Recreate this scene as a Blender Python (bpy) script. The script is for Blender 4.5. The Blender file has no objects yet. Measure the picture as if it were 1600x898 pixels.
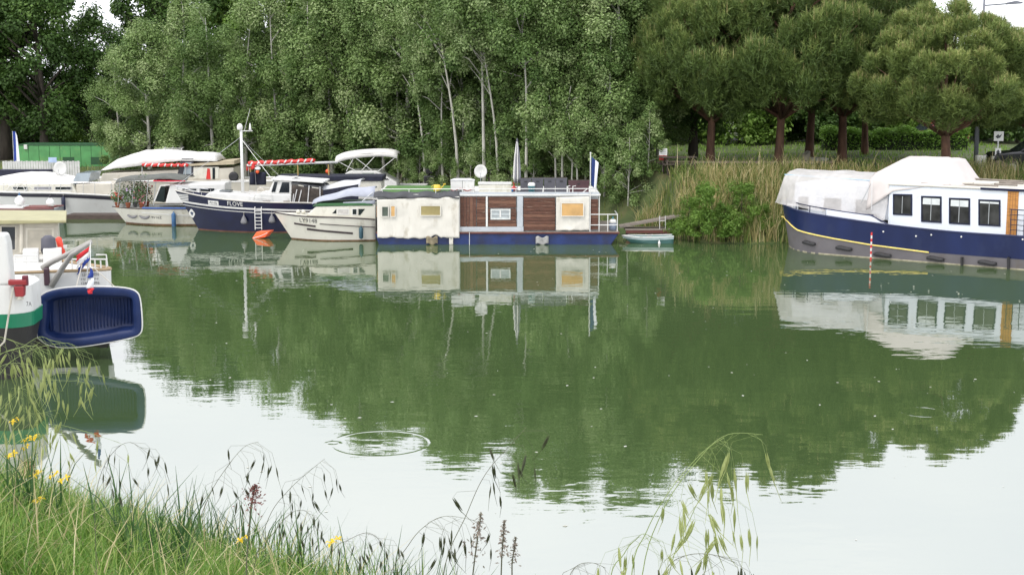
import bpy, bmesh, math, random
import numpy as np
from mathutils import Vector, Matrix, noise as mnoise
R = math.radians
sc = bpy.context.scene
col = sc.collection
# ---------------------------------------------------------------- camera, sky, sun, exposure
CAMH = 6.7          # eye height above the water
FPX = 2222.0        # focal length in pixels of the 1600 px wide photograph
TH = math.atan(329 / FPX)
cam_d = bpy.data.cameras.new('camera')
cam = bpy.data.objects.new('camera', cam_d); col.objects.link(cam)
cam.location = (0, 0, CAMH); cam.rotation_euler = (R(90) - TH, 0, 0)
cam_d.sensor_width = 36; cam_d.lens = 36 * FPX / 1600
cam_d.clip_start = 0.05; cam_d.clip_end = 3000
sc.camera = cam
SUN_EL, SUN_AZ = 58, 215     # azimuth clockwise from +Y: light from behind the viewer's left shoulder
world = bpy.data.worlds.new('World'); sc.world = world; world.use_nodes = True
nt = world.node_tree; nt.nodes.clear()
sky = nt.nodes.new('ShaderNodeTexSky'); sky.sky_type = 'NISHITA'; sky.sun_disc = False
sky.sun_elevation = R(SUN_EL); sky.sun_rotation = R(SUN_AZ); sky.dust_density = 4.0; sky.air_density = 1.0
bg1 = nt.nodes.new('ShaderNodeBackground'); bg1.inputs['Strength'].default_value = 0.05
bg2 = nt.nodes.new('ShaderNodeBackground'); bg2.inputs['Strength'].default_value = 1.65
bg2.inputs['Color'].default_value = (0.965, 0.965, 1.0, 1)      # closed cloud cover
addw = nt.nodes.new('ShaderNodeAddShader'); wo = nt.nodes.new('ShaderNodeOutputWorld')
nt.links.new(sky.outputs[0], bg1.inputs['Color'])
wtc = nt.nodes.new('ShaderNodeTexCoord'); wmp = nt.nodes.new('ShaderNodeMapping'); wmp.inputs['Scale'].default_value = (1, 1, 2.2)
wnz = nt.nodes.new('ShaderNodeTexNoise'); wnz.inputs['Scale'].default_value = 2.2; wnz.inputs['Detail'].default_value = 4
wrp = nt.nodes.new('ShaderNodeValToRGB'); wrp.color_ramp.elements[0].position = .32; wrp.color_ramp.elements[1].position = .66
wrp.color_ramp.elements[0].color = (.82, .84, .90, 1); wrp.color_ramp.elements[1].color = (1.0, .995, 1.0, 1)
nt.links.new(wtc.outputs['Generated'], wmp.inputs['Vector']); nt.links.new(wmp.outputs[0], wnz.inputs['Vector']); nt.links.new(wnz.outputs['Fac'], wrp.inputs['Fac'])
nt.links.new(wrp.outputs['Color'], bg2.inputs['Color'])      # soft cloud texture all over the sky
nt.links.new(bg1.outputs[0], addw.inputs[0]); nt.links.new(bg2.outputs[0], addw.inputs[1])
nt.links.new(addw.outputs[0], wo.inputs['Surface'])
sun_d = bpy.data.lights.new('sun', 'SUN'); sun_d.energy = 1.2; sun_d.angle = R(11); sun_d.color = (1, .96, .9)
sun = bpy.data.objects.new('sun', sun_d); col.objects.link(sun)
_d = Vector((math.sin(R(SUN_AZ)) * math.cos(R(SUN_EL)), math.cos(R(SUN_AZ)) * math.cos(R(SUN_EL)), math.sin(R(SUN_EL))))
sun.rotation_euler = _d.to_track_quat('Z', 'Y').to_euler()
sun.location = (0, 0, 60)
sc.view_settings.view_transform = 'Standard'; sc.view_settings.look = 'None'
sc.view_settings.exposure = 0.14; sc.view_settings.gamma = 1.0; sc.view_settings.use_curve_mapping = False
sc.cycles.use_denoising = True
sc.cycles.max_bounces = 6; sc.cycles.transparent_max_bounces = 6
sc.cycles.sample_clamp_indirect = 6

# ---------------------------------------------------------------- measuring: photograph pixel -> metres in the place
cT, sT = math.cos(TH), math.sin(TH)
def ray(px, py):
    u = (px - 800) / FPX; v = (449 - py) / FPX
    return (u, cT + v * sT, -sT + v * cT)
def atY(px, py, Y):
    r = ray(px, py); k = Y / r[1]
    return Vector((r[0] * k, Y, CAMH + r[2] * k))
def atZ(px, py, z=0.0):
    r = ray(px, py); k = (z - CAMH) / r[2]
    return Vector((r[0] * k, r[1] * k, z))

# ---------------------------------------------------------------- materials
MATS = {}
def mat(name, c, rough=.6, var=.12, scale=5.0, bump=0.0, bscale=None, metal=0.0, dirt=None, spec=.5, stretch=None):
    """plain principled surface with uneven colour, optional stains (colour, scale, amount) and fine relief"""
    if name in MATS: return MATS[name]
    m = bpy.data.materials.new(name); m.use_nodes = True; MATS[name] = m
    n = m.node_tree.nodes; l = m.node_tree.links; b = n['Principled BSDF']
    tc = n.new('ShaderNodeTexCoord'); src = tc.outputs['Object']
    if stretch:
        mp = n.new('ShaderNodeMapping'); mp.inputs['Scale'].default_value = stretch
        l.new(src, mp.inputs['Vector']); src = mp.outputs[0]
    nz = n.new('ShaderNodeTexNoise'); nz.inputs['Scale'].default_value = scale; nz.inputs['Detail'].default_value = 5
    l.new(src, nz.inputs['Vector'])
    rp = n.new('ShaderNodeValToRGB'); rp.color_ramp.elements[0].position = .3; rp.color_ramp.elements[1].position = .7
    rp.color_ramp.elements[0].color = (*[max(0, x * (1 - var)) for x in c], 1)
    rp.color_ramp.elements[1].color = (*[min(1, x * (1 + var)) for x in c], 1)
    l.new(nz.outputs['Fac'], rp.inputs['Fac']); out = rp.outputs['Color']
    if dirt:
        dc, ds, da = dirt
        n2 = n.new('ShaderNodeTexNoise'); n2.inputs['Scale'].default_value = ds; n2.inputs['Detail'].default_value = 6
        n2.inputs['Roughness'].default_value = .65
        l.new(src, n2.inputs['Vector'])
        r2 = n.new('ShaderNodeValToRGB'); r2.color_ramp.elements[0].position = .66 - .3 * da; r2.color_ramp.elements[1].position = .78
        l.new(n2.outputs['Fac'], r2.inputs['Fac'])
        mx = n.new('ShaderNodeMix'); mx.data_type = 'RGBA'
        l.new(r2.outputs['Color'], mx.inputs['Factor']); l.new(out, mx.inputs[6]); mx.inputs[7].default_value = (*dc, 1)
        out = mx.outputs[2]
    l.new(out, b.inputs['Base Color'])
    b.inputs['Roughness'].default_value = rough; b.inputs['Metallic'].default_value = metal
    b.inputs['Specular IOR Level'].default_value = spec
    if bump:
        nb = n.new('ShaderNodeTexNoise'); nb.inputs['Scale'].default_value = bscale or scale * 4; nb.inputs['Detail'].default_value = 4
        l.new(src, nb.inputs['Vector'])
        bp = n.new('ShaderNodeBump'); bp.inputs['Strength'].default_value = bump; bp.inputs['Distance'].default_value = .02
        l.new(nb.outputs['Fac'], bp.inputs['Height']); l.new(bp.outputs[0], b.inputs['Normal'])
    return m
def leafmat(name, dark, mid, light, trans=.35, pos=(.0, .55, 1.0), rough=.55):
    """foliage: each leaf takes its own tone, light passes through"""
    if name in MATS: return MATS[name]
    m = bpy.data.materials.new(name); m.use_nodes = True; MATS[name] = m
    n = m.node_tree.nodes; l = m.node_tree.links; n.clear()
    g = n.new('ShaderNodeNewGeometry'); rp = n.new('ShaderNodeValToRGB')
    cr = rp.color_ramp; cr.elements[0].color = (*dark, 1); cr.elements[0].position = pos[0]
    e = cr.elements.new(pos[1]); e.color = (*mid, 1)
    cr.elements[-1].color = (*light, 1); cr.elements[-1].position = pos[2]
    at = n.new('ShaderNodeAttribute'); at.attribute_name = 'tone'
    ma = n.new('ShaderNodeMath'); ma.operation = 'MULTIPLY_ADD'; ma.inputs[1].default_value = .38
    mt = n.new('ShaderNodeMath'); mt.operation = 'MULTIPLY'; mt.inputs[1].default_value = .62
    l.new(at.outputs['Fac'], mt.inputs[0]); l.new(g.outputs['Random Per Island'], ma.inputs[0]); l.new(mt.outputs[0], ma.inputs[2])
    l.new(ma.outputs[0], rp.inputs['Fac'])
    pb = n.new('ShaderNodeBsdfPrincipled'); pb.inputs['Roughness'].default_value = rough; pb.inputs['Specular IOR Level'].default_value = .35
    tr = n.new('ShaderNodeBsdfTranslucent'); mx = n.new('ShaderNodeMixShader'); mx.inputs[0].default_value = trans
    o = n.new('ShaderNodeOutputMaterial')
    l.new(rp.outputs[0], pb.inputs['Base Color']); l.new(rp.outputs[0], tr.inputs['Color'])
    l.new(pb.outputs[0], mx.inputs[1]); l.new(tr.outputs[0], mx.inputs[2]); l.new(mx.outputs[0], o.inputs['Surface'])
    return m
def glassmat(name='dark_glass', c=(.02, .025, .03), rough=.06):
    if name in MATS: return MATS[name]
    m = mat(name, c, rough, .3, 2.0, spec=.8); return m
W_ = lambda: mat('white_paint', (.62, .62, .60), .35, .06, 2.0, dirt=((.38, .36, .30), 2.2, .22), stretch=(1, 1, .45))
def wood(name, c, rough=.7, var=.35):
    return mat(name, c, rough, var, 3.0, bump=.3, bscale=20, stretch=(1.2, 8, 8), dirt=((c[0] * .45, c[1] * .45, c[2] * .45), 3, .3))

# ---------------------------------------------------------------- mesh building
def children(o): return [c for c in bpy.data.objects if c.parent == o]
class MB:
    def __init__(s): s.v = []; s.f = []
    def add(s, vs, fs):
        k = len(s.v); s.v += [tuple(v) for v in vs]; s.f += [tuple(i + k for i in f) for f in fs]; return s
    def box(s, x0, x1, y0, y1, z0, z1):
        return s.add([(x0,y0,z0),(x1,y0,z0),(x1,y1,z0),(x0,y1,z0),(x0,y0,z1),(x1,y0,z1),(x1,y1,z1),(x0,y1,z1)],
                     [(0,3,2,1),(4,5,6,7),(0,1,5,4),(1,2,6,5),(2,3,7,6),(3,0,4,7)])
    def prism(s, poly, y0, y1, axis='y', poly2=None):
        """poly in (x,z) extruded along y, (y,z) along x or (x,y) along z; poly2 = other end"""
        q = poly2 or poly; n = len(poly)
        def P(a, b, t): return {'y': (a, t, b), 'x': (t, a, b), 'z': (a, b, t)}[axis]
        vs = [P(a, b, y0) for a, b in poly] + [P(a, b, y1) for a, b in q]
        fs = [tuple(range(n)), tuple(range(2 * n - 1, n - 1, -1))] + [(i, i + n, (i + 1) % n + n, (i + 1) % n) for i in range(n)]
        return s.add(vs, fs)
    def tube(s, pts, r, n=6, cap=True):
        pts = [Vector(p) for p in pts]; rs = r if isinstance(r, (list, tuple)) else [r] * len(pts)
        rings = []; up = None
        for i, p in enumerate(pts):
            d = (pts[min(i + 1, len(pts) - 1)] - pts[max(i - 1, 0)])
            d = d.normalized() if d.length > 1e-9 else Vector((0, 0, 1))
            a = (Vector((0, 0, 1)) if abs(d.z) < .9 else Vector((1, 0, 0))) if up is None else up
            x = d.cross(a)
            if x.length < 1e-4: x = d.cross(Vector((0, 1, 0)))
            x.normalize(); y = d.cross(x).normalized(); up = -y if up is not None else y.cross(d).cross(d) * -1 if False else a
            rings.append([p + (x * math.cos(2 * math.pi * k / n) + y * math.sin(2 * math.pi * k / n)) * rs[i] for k in range(n)])
        vs = [v for rg in rings for v in rg]; fs = []
        for i in range(len(pts) - 1):
            for k in range(n):
                fs.append((i * n + k, i * n + (k + 1) % n, (i + 1) * n + (k + 1) % n, (i + 1) * n + k))
        if cap: fs.append(tuple(range(n - 1, -1, -1))); fs.append(tuple(range((len(pts) - 1) * n, len(pts) * n)))
        return s.add(vs, fs)
    def lathe(s, prof, n=12, c=(0, 0, 0), axis='z', cap=True):
        vs = []; fs = []
        for r, t in prof:
            for k in range(n):
                a = 2 * math.pi * k / n; p, q = r * math.cos(a), r * math.sin(a)
                vs.append({'z': (c[0] + p, c[1] + q, c[2] + t), 'x': (c[0] + t, c[1] + p, c[2] + q), 'y': (c[0] + p, c[1] + t, c[2] + q)}[axis])
        for i in range(len(prof) - 1):
            for k in range(n): fs.append((i * n + k, i * n + (k + 1) % n, (i + 1) * n + (k + 1) % n, (i + 1) * n + k))
        if cap: fs.append(tuple(range(n - 1, -1, -1))); fs.append(tuple(range((len(prof) - 1) * n, len(prof) * n)))
        return s.add(vs, fs)
    def ball(s, c, r, n=10, sz=1.0):
        return s.lathe([(max(.001, r * math.sin(math.pi * i / 8)), -r * sz * math.cos(math.pi * i / 8)) for i in range(9)], n, c)
    def grid(s, nu, nv, fn):
        vs = [fn(i / (nu - 1), j / (nv - 1)) for j in range(nv) for i in range(nu)]
        return s.add(vs, [(j * nu + i, j * nu + i + 1, (j + 1) * nu + i + 1, (j + 1) * nu + i) for j in range(nv - 1) for i in range(nu - 1)])
    def build(s, name, m, parent=None, smooth=False, bevel=0, solid=0, loc=None):
        me = bpy.data.meshes.new(name); me.from_pydata(s.v, [], s.f)
        bm = bmesh.new(); bm.from_mesh(me); bmesh.ops.recalc_face_normals(bm, faces=bm.faces); bm.to_mesh(me); bm.free()
        me.materials.append(m)
        if smooth: me.polygons.foreach_set('use_smooth', [True] * len(me.polygons))
        o = bpy.data.objects.new(name, me); col.objects.link(o)
        if parent: o.parent = parent
        if loc is not None: o.location = loc
        if solid:
            q = o.modifiers.new('thickness', 'SOLIDIFY'); q.thickness = solid; q.offset = 0
        if bevel:
            q = o.modifiers.new('bevel', 'BEVEL'); q.width = bevel; q.segments = 2; q.limit_method = 'ANGLE'
        return o
def tag(o, label=None, cat=None, group=None, kind=None):
    if label: o['label'] = label
    if cat: o['category'] = cat
    if group: o['group'] = group
    if kind: o['kind'] = kind
    return o
def link_mesh(name, me, parent=None, loc=(0, 0, 0), rz=0.0, sc_=1.0):
    o = bpy.data.objects.new(name, me); col.objects.link(o); o.parent = parent
    o.location = loc; o.rotation_euler = (0, 0, rz)
    o.scale = (sc_, sc_, sc_) if not isinstance(sc_, tuple) else sc_
    return o
def copy_tree(o, parent=None):
    c = o.copy(); col.objects.link(c); c.parent = parent
    for ch in children(o): copy_tree(ch, c)
    return c
class Frame:
    """a thing's root plus a ruler: p(px,py,off) reads a point of the photograph on the thing's own plane y=off"""
    def __init__(s, name, label, cat, px, py, rz=0.0, group=None, z=0.0, at=None, pivot_y=0.0):
        s.loc = Vector(at) if at is not None else atZ(px, py, z); s.rz = rz
        s.o = bpy.data.objects.new(name, None); col.objects.link(s.o); s.o.empty_display_size = .2
        s.o.location = s.loc; s.o.rotation_euler = (0, 0, rz)
        tag(s.o, label, cat, group)
    def p(s, px, py, off=0.0):
        r = ray(px, py); c, sn = math.cos(s.rz), math.sin(s.rz)
        n = (-sn, c); k = (off + s.loc.x * n[0] + s.loc.y * n[1]) / (r[0] * n[0] + r[1] * n[1])
        dx, dy = r[0] * k - s.loc.x, r[1] * k - s.loc.y
        return Vector((dx * c + dy * sn, off, CAMH + r[2] * k - s.loc.z))
    def xz(s, px, py, off=0.0):
        q = s.p(px, py, off); return (q.x, q.z)
def fr_at(name, label, cat, at, rz=0.0, group=None): return Frame(name, label, cat, 0, 0, rz, group, at=at)

def text_mb(s, h):
    """lettering as flat geometry, height h, origin left-bottom in x/y"""
    c = bpy.data.curves.new('lettering', 'FONT'); c.body = s; c.size = h / .7; c.resolution_u = 2
    o = bpy.data.objects.new('lettering', c); col.objects.link(o)
    dg = bpy.context.evaluated_depsgraph_get(); me = bpy.data.meshes.new_from_object(o.evaluated_get(dg))
    vs = [tuple(v.co) for v in me.vertices]; fs = [tuple(p.vertices) for p in me.polygons]
    bpy.data.objects.remove(o); bpy.data.curves.remove(c); bpy.data.meshes.remove(me)
    return vs, fs
def flat_text(s, h, width, fn, m, parent, name='lettering'):
    vs, fs = text_mb(s, h); w = max(v[0] for v in vs) or 1
    b = MB(); b.add([fn(v[0] * width / w, v[1]) for v in vs], fs); return b.build(name, m, parent)
def window(fr, px0, px1, py0, py1, off, fm, gm, fw=.035, parent=None, inner=True, proud=.02, py0b=None, py1b=None):
    """window frame with a recessed pane, read on plane y=off"""
    par = parent or fr.o
    a, b_ = fr.p(px0, py1, off), fr.p(px1, py1b or py1, off); d, c = fr.p(px0, py0, off), fr.p(px1, py0b or py0, off)
    out = [(q.x, q.z) for q in (a, b_, c, d)]
    cx = sum(q[0] for q in out) / 4; cz = sum(q[1] for q in out) / 4
    inn = []
    for x, z in out:
        inn.append((x + math.copysign(fw, cx - x), z + math.copysign(fw, cz - z)))
    mb = MB(); vs = []
    for y in (off - proud, off + .01):
        vs += [(x, y, z) for x, z in out] + [(x, y, z) for x, z in inn]
    fs = []
    for i in range(4):
        j = (i + 1) % 4
        fs += [(i, j, 4 + j, 4 + i), (8 + i, 12 + i, 12 + j, 8 + j), (i, 8 + i, 8 + j, j), (4 + i, 4 + j, 12 + j, 12 + i)]
    w = mb.add(vs, fs).build('window', fm, par)
    g = MB().add([(x, off - proud * .35, z) for x, z in inn] + [(x, off + .006, z) for x, z in inn],
                 [(0, 1, 2, 3), (7, 6, 5, 4), (0, 4, 5, 1), (1, 5, 6, 2), (2, 6, 7, 3), (3, 7, 4, 0)])
    g.build('pane', gm, w)
    return w
# ================================================================ SETTING
def lerp_pts(pts, x):
    if x <= pts[0][0]: return pts[0][1]
    for (a, b), (c, d) in zip(pts, pts[1:]):
        if x <= c: return b + (d - b) * (x - a) / (c - a)
    return pts[-1][1]
BANK = [(-70, 88), (-30, 82), (-14, 80), (-6, 77), (-3.2, 71.5), (-1, 68), (2.7, 65), (5.2, 62.6), (6.5, 60.6), (7.4, 58.2), (8.2, 57.4), (10.2, 57.3), (13, 58.2), (17, 57.6), (24, 57), (60, 56)]
def bank_edge(x): return lerp_pts(BANK, x)
def bank_top(x): return lerp_pts([(-40, .9), (-20, 1.1), (-8, 1.5), (0, 2.1), (6, 2.4), (30, 2.5)], x)
def ground_z(x, y):
    d = y - bank_edge(x) + .35 * mnoise.noise((x * .5, y * .5, 0))
    if d < 0: return max(-1.2, d * .6)
    h = bank_top(x); w = 3.6
    t = min(1, d / w); t = t * t * (3 - 2 * t) * .55 + t * .45
    z = h * t + .10 * mnoise.noise((x * .3, y * .3, 3)) * min(1, d)
    return z
gm = mat('earth_and_grass', (.06, .085, .025), .95, .35, 1.4, bump=.6, bscale=9, dirt=((.10, .075, .035), .7, .55))
xs = list(np.arange(-48, 42.1, .6)); xs = [-600, -250, -110, -70] + xs + [60, 100, 240, 600]
ys = [40, 48, 52, 54] + list(np.arange(55, 84, .55)) + [86, 89, 93, 98, 105, 115, 130, 160, 220, 400, 900]
mb = MB()
vs = [(x, y, ground_z(x, y)) for y in ys for x in xs]; nx = len(xs)
mb.add(vs, [(j * nx + i, j * nx + i + 1, (j + 1) * nx + i + 1, (j + 1) * nx + i) for j in range(len(ys) - 1) for i in range(nx - 1)])
tag(mb.build('far_bank_ground', gm, smooth=True), kind='structure')

# near bank: where the photographer stands, falling away to the right
def near_z(x, y):
    yc = 9.4 + .25 * math.sin(x * 1.7)
    z = 5.25 - .06 * y - .0225 * y * y - .039 * x * max(y, 0) if y > 0 else 5.25
    x2 = max(-6, x)
    if y > 0: z = 5.25 - .06 * y - .0225 * y * y - .039 * x2 * y
    if y > yc: z = -.0 + 5.25 - .06 * yc - .0225 * yc * yc - .039 * x2 * yc - (y - yc) * 1.05
    return max(-1.2, z - .10 * min(1, max(0, y - 3) / 3) + .06 * mnoise.noise((x * .9, y * .9, 1)))
mb = MB()
xs = list(np.arange(-14, 12.01, .4)); xs = [-60, -35, -22] + xs + [20, 40]; ys = [-12, -6, -3, -1.5] + list(np.arange(0, 16.1, .4)) + [18]
nx = len(xs)
mb.add([(x, y, near_z(x, y)) for y in ys for x in xs], [(j * nx + i, j * nx + i + 1, (j + 1) * nx + i + 1, (j + 1) * nx + i) for j in range(len(ys) - 1) for i in range(nx - 1)])
tag(mb.build('near_bank_ground', mat('near_bank_soil', (.05, .08, .02), .95, .3, 3, bump=.5), smooth=True), kind='structure')

# water: green silty body under a rippled reflecting skin
def water_material():
    m = bpy.data.materials.new('pond_water'); m.use_nodes = True
    n = m.node_tree.nodes; l = m.node_tree.links; n.clear()
    geo = n.new('ShaderNodeNewGeometry')
    def math_(op, a, b=None, clamp=False):
        q = n.new('ShaderNodeMath'); q.operation = op; q.use_clamp = clamp
        for i, v in enumerate((a, b)):
            if v is None: continue
            if isinstance(v, (int, float)): q.inputs[i].default_value = v
            else: l.new(v, q.inputs[i])
        return q.outputs[0]
    def noise_(scale, vec, detail=2, st=(1, 1, 1)):
        mp = n.new('ShaderNodeMapping'); mp.inputs['Scale'].default_value = st; l.new(vec, mp.inputs['Vector'])
        q = n.new('ShaderNodeTexNoise'); q.inputs['Scale'].default_value = scale; q.inputs['Detail'].default_value = detail
        l.new(mp.outputs[0], q.inputs['Vector']); return q.outputs['Fac']
    P = geo.outputs['Position']
    patch = noise_(.12, P, 2, (1, .5, 1))
    pr = n.new('ShaderNodeValToRGB'); pr.color_ramp.elements[0].position = .38; pr.color_ramp.elements[1].position = .66
    pr.color_ramp.elements[0].color = (.28, .28, .28, 1); l.new(patch, pr.inputs[0])
    h1 = noise_(2.1, P, 2, (.55, 1, 1)); h2 = noise_(.55, P, 2, (.5, 1, 1)); h3 = noise_(7, P, 1, (.5, 1, 1))
    h = math_('ADD', math_('MULTIPLY', h1, RIP1), math_('MULTIPLY', h2, RIP2))
    h = math_('ADD', h, math_('MULTIPLY', h3, RIP3))
    h = math_('MULTIPLY', h, pr.outputs[0])
    brk = math_('POWER', noise_(3.0, P, 2), 1.6)
    for (cx, cy), rad, amp in ((atZ(595, 692).xy, .92, .0024), (atZ(1441, 643).xy, .42, .003), (atZ(1105, 660).xy, .22, .002), (atZ(520, 692).xy, .12, .003)):
        d = n.new('ShaderNodeVectorMath'); d.operation = 'DISTANCE'; l.new(P, d.inputs[0]); d.inputs[1].default_value = (cx, cy, 0)
        e = math_('DIVIDE', math_('SUBTRACT', d.outputs['Value'], rad), .035)
        g = math_('POWER', 2.718, math_('MULTIPLY', math_('MULTIPLY', e, e), -1.0))
        h = math_('ADD', h, math_('MULTIPLY', math_('MULTIPLY', g, brk), amp * 1.15))
    bp = n.new('ShaderNodeBump'); bp.inputs['Strength'].default_value = 1; bp.inputs['Distance'].default_value = 1
    l.new(h, bp.inputs['Height'])
    body = n.new('ShaderNodeBsdfDiffuse'); 
    bc = n.new('ShaderNodeValToRGB'); bc.color_ramp.elements[0].position = .3; bc.color_ramp.elements[1].position = .7
    bc.color_ramp.elements[0].color = (.047, .080, .028, 1); bc.color_ramp.elements[1].color = (.060, .096, .036, 1)
    l.new(noise_(.07, P, 2), bc.inputs[0]); l.new(bc.outputs[0], body.inputs['Color'])
    gl = n.new('ShaderNodeBsdfGlossy'); gl.inputs['Roughness'].default_value = .015; gl.inputs['Color'].default_value = (1, .985, 1, 1)
    fz = n.new('ShaderNodeFresnel'); fz.inputs['IOR'].default_value = WATER_IOR
    l.new(bp.outputs[0], gl.inputs['Normal']); l.new(bp.outputs[0], fz.inputs['Normal'])
    mx = n.new('ShaderNodeMixShader'); o = n.new('ShaderNodeOutputMaterial')
    l.new(fz.outputs[0], mx.inputs[0]); l.new(body.outputs[0], mx.inputs[1]); l.new(gl.outputs[0], mx.inputs[2]); l.new(mx.outputs[0], o.inputs['Surface'])
    return m
RIP1, RIP2, RIP3, WATER_IOR = .0055, .011, .0008, 5.2
mb = MB(); mb.add([(-300, 2, 0), (300, 2, 0), (300, 130, 0), (-300, 130, 0)], [(0, 1, 2, 3)])
tag(mb.build('water', water_material()), kind='structure')

# ---------------------------------------------------------------- numpy meshes for foliage
def np_mesh(name, V, nper, m, tone=None):
    """V: (N, nper, 3) polygons with nper corners each"""
    N = V.shape[0]; me = bpy.data.meshes.new(name)
    me.vertices.add(N * nper); me.vertices.foreach_set('co', V.reshape(-1).astype(np.float32))
    me.loops.add(N * nper); me.loops.foreach_set('vertex_index', np.arange(N * nper, dtype=np.int32))
    me.polygons.add(N); me.polygons.foreach_set('loop_start', np.arange(0, N * nper, nper, dtype=np.int32))
    try: me.polygons.foreach_set('loop_total', np.full(N, nper, dtype=np.int32))
    except Exception: pass
    me.update(calc_edges=True); me.materials.append(m)
    at = me.attributes.new('tone', 'FLOAT', 'FACE'); at.data.foreach_set('value', (np.full(N, .5) if tone is None else tone).astype(np.float32)); return me
def unit(a): return a / np.maximum(1e-9, np.linalg.norm(a, axis=-1, keepdims=True))
def leaf_quads(C, size, rng, upbias=.4, aspect=.62, out=None):
    N = len(C); nrm = rng.normal(size=(N, 3)); nrm[:, 2] = np.abs(nrm[:, 2]) + upbias; nrm = unit(nrm)
    if out is not None: nrm = unit(nrm * .75 + unit(out) * .8)
    t = unit(np.cross(nrm, rng.normal(size=(N, 3)))); b = np.cross(nrm, t)
    s = (size * rng.uniform(.65, 1.3, N))[:, None]
    return np.stack([C - t * s * .5, C + b * s * .5 * aspect, C + t * s * .5 - nrm * s * .12, C - b * s * .5 * aspect], 1)
def clumps(K, per, sig, rng, envelope):
    """leaf positions in K clumps whose centres are drawn by envelope(rng, K)"""
    c = envelope(rng, K); s = sig * rng.uniform(.55, 1.35, (K, 1))
    cnt = np.maximum(6, (per * rng.uniform(.5, 1.5, K))).astype(int)
    idx = np.repeat(np.arange(K), cnt)
    D = rng.normal(size=(len(idx), 3)); D = D / np.maximum(.25, np.linalg.norm(D, axis=1, keepdims=True)) * (rng.uniform(.35, 1.9, (len(idx), 1)) ** .8)   # denser towards the clump's skin
    P = c[idx] + D * s[idx] * np.array([1, 1, 1.15])
    tone = np.clip(rng.uniform(0, 1, K)[idx] + rng.normal(size=len(idx)) * .05, 0, 1)
    return c, P, tone, D
def env_profile(z0, H, prof, shell=.45, flat=1.0):
    """prof: list of (t, radius)"""
    def f(rng, K):
        t = rng.uniform(0, 1, K * 3); r = np.interp(t, [a for a, _ in prof], [b for _, b in prof])
        keep = rng.uniform(0, max(b for _, b in prof), K * 3) < r + .15
        t = t[keep][:K]; r = r[keep][:K]; k = len(t)
        a = rng.uniform(0, 2 * math.pi, k); q = np.sqrt(rng.uniform(shell * shell, 1, k))
        lump = 1 + .16 * np.sin(3 * a + 7 * t) + .12 * np.sin(5 * a - 11 * t)
        return np.stack([r * q * lump * np.cos(a), r * q * lump * np.sin(a) * flat, z0 + (H - z0) * t], 1)
    return f
def limbs(mb, path, targets, rng, r0=.05, n=4, low=.25):
    """limbs leave the trunk below each target and reach up into it"""
    zs = [p[2] for p in path]
    for T in targets:
        z = max(zs[0] + low * (zs[-1] - zs[0]) * rng.uniform(.5 if low < .3 else .9, 1), T[2] - rng.uniform(.6, 1.0) * (abs(T[0]) + abs(T[1])) * .8)
        z = min(z, zs[-1] * .95)
        b = Vector([np.interp(z, zs, [p[i] for p in path]) for i in range(3)])
        T = Vector(T); mid = b.lerp(T, .5) + Vector(rng.normal(size=3)) * .12 + Vector((0, 0, .12))
        mb.tube([b, mid, T], [r0, r0 * .65, r0 * .2], n)
BARK_W = mat('pale_poplar_bark', (.42, .41, .36), .85, .25, 4, bump=.4, dirt=((.08, .075, .06), 3.5, .35), stretch=(1, 1, .35))
BARK_D = mat('dark_bark', (.055, .045, .035), .9, .35, 5, bump=.6, stretch=(1, 1, .3))
BARK_P = mat('red_pine_bark', (.13, .07, .045), .9, .4, 6, bump=.7, stretch=(1, 1, .35))
LF_POP = leafmat('poplar_leaf', (.065, .125, .030), (.19, .285, .085), (.46, .54, .28), .3, (0, .55, 1))
LF_POP2 = leafmat('poplar_leaf_dark', (.05, .105, .022), (.14, .225, .06), (.33, .42, .19), .3, (0, .55, 1))
LF_OAK = leafmat('broad_leaf', (.035, .075, .014), (.07, .14, .027), (.15, .25, .055), .3, (0, .6, 1))
LF_LIGHT = leafmat('bright_leaf', (.10, .19, .03), (.19, .32, .055), (.32, .46, .11), .4, (0, .6, 1))
LF_PINE = leafmat('pine_needle', (.025, .052, .012), (.12, .18, .042), (.38, .42, .13), .15, (0, .6, 1))
LF_WIL = leafmat('willow_leaf', (.05, .1, .025), (.10, .17, .05), (.22, .30, .13), .35, (0, .7, 1))

def tree_kind(name, seed, H, z0, prof, K, per, sig, leaf, lm, bm_, tr=.14, lean=(0, 0), nl=18, back=0.0, top=.92, shell=.4, upbias=.4):
    """meshes for one kind of tree: trunk, limbs, crown"""
    rng = np.random.default_rng(seed)
    path = []
    for i in range(8):
        t = i / 7; path.append((lean[0] * t * t + .10 * math.sin(seed + 5 * t) * t, lean[1] * t * t + .10 * math.cos(seed * 2 + 4 * t) * t, H * top * t))
    tb = MB(); tb.tube([(p[0], p[1], p[2] - (.45 if i == 0 else 0)) for i, p in enumerate(path)], [tr * (1.35 if i == 0 else 1) * (1 - .86 * (i / 7) ** .9) for i in range(8)], 8)
    c, P, tone, D = clumps(K, per, sig, rng, env_profile(z0, H, prof, shell))
    off = np.stack([np.interp(c[:, 2], [p[2] for p in path], [p[i] for p in path]) for i in (0, 1)], 1)
    c[:, :2] += off; c[:, 1] += back
    off = np.stack([np.interp(P[:, 2], [p[2] for p in path], [p[i] for p in path]) for i in (0, 1)], 1)
    P[:, :2] += off; P[:, 1] += back
    kk = P[:, 2] > .15; tone = tone[kk]; D = D[kk]; P = P[kk]
    lb = MB(); limbs(lb, path, c[rng.permutation(len(c))[:nl]], rng, tr * .38)
    crown = np_mesh('crown', leaf_quads(P, leaf, rng, upbias, out=D), 4, lm, tone)
    t_o = tb.build('trunk', bm_, smooth=True); l_o = lb.build('limbs', bm_, smooth=True)
    res = (t_o.data, l_o.data, crown)
    bpy.data.objects.remove(t_o); bpy.data.objects.remove(l_o)
    return res
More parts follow.
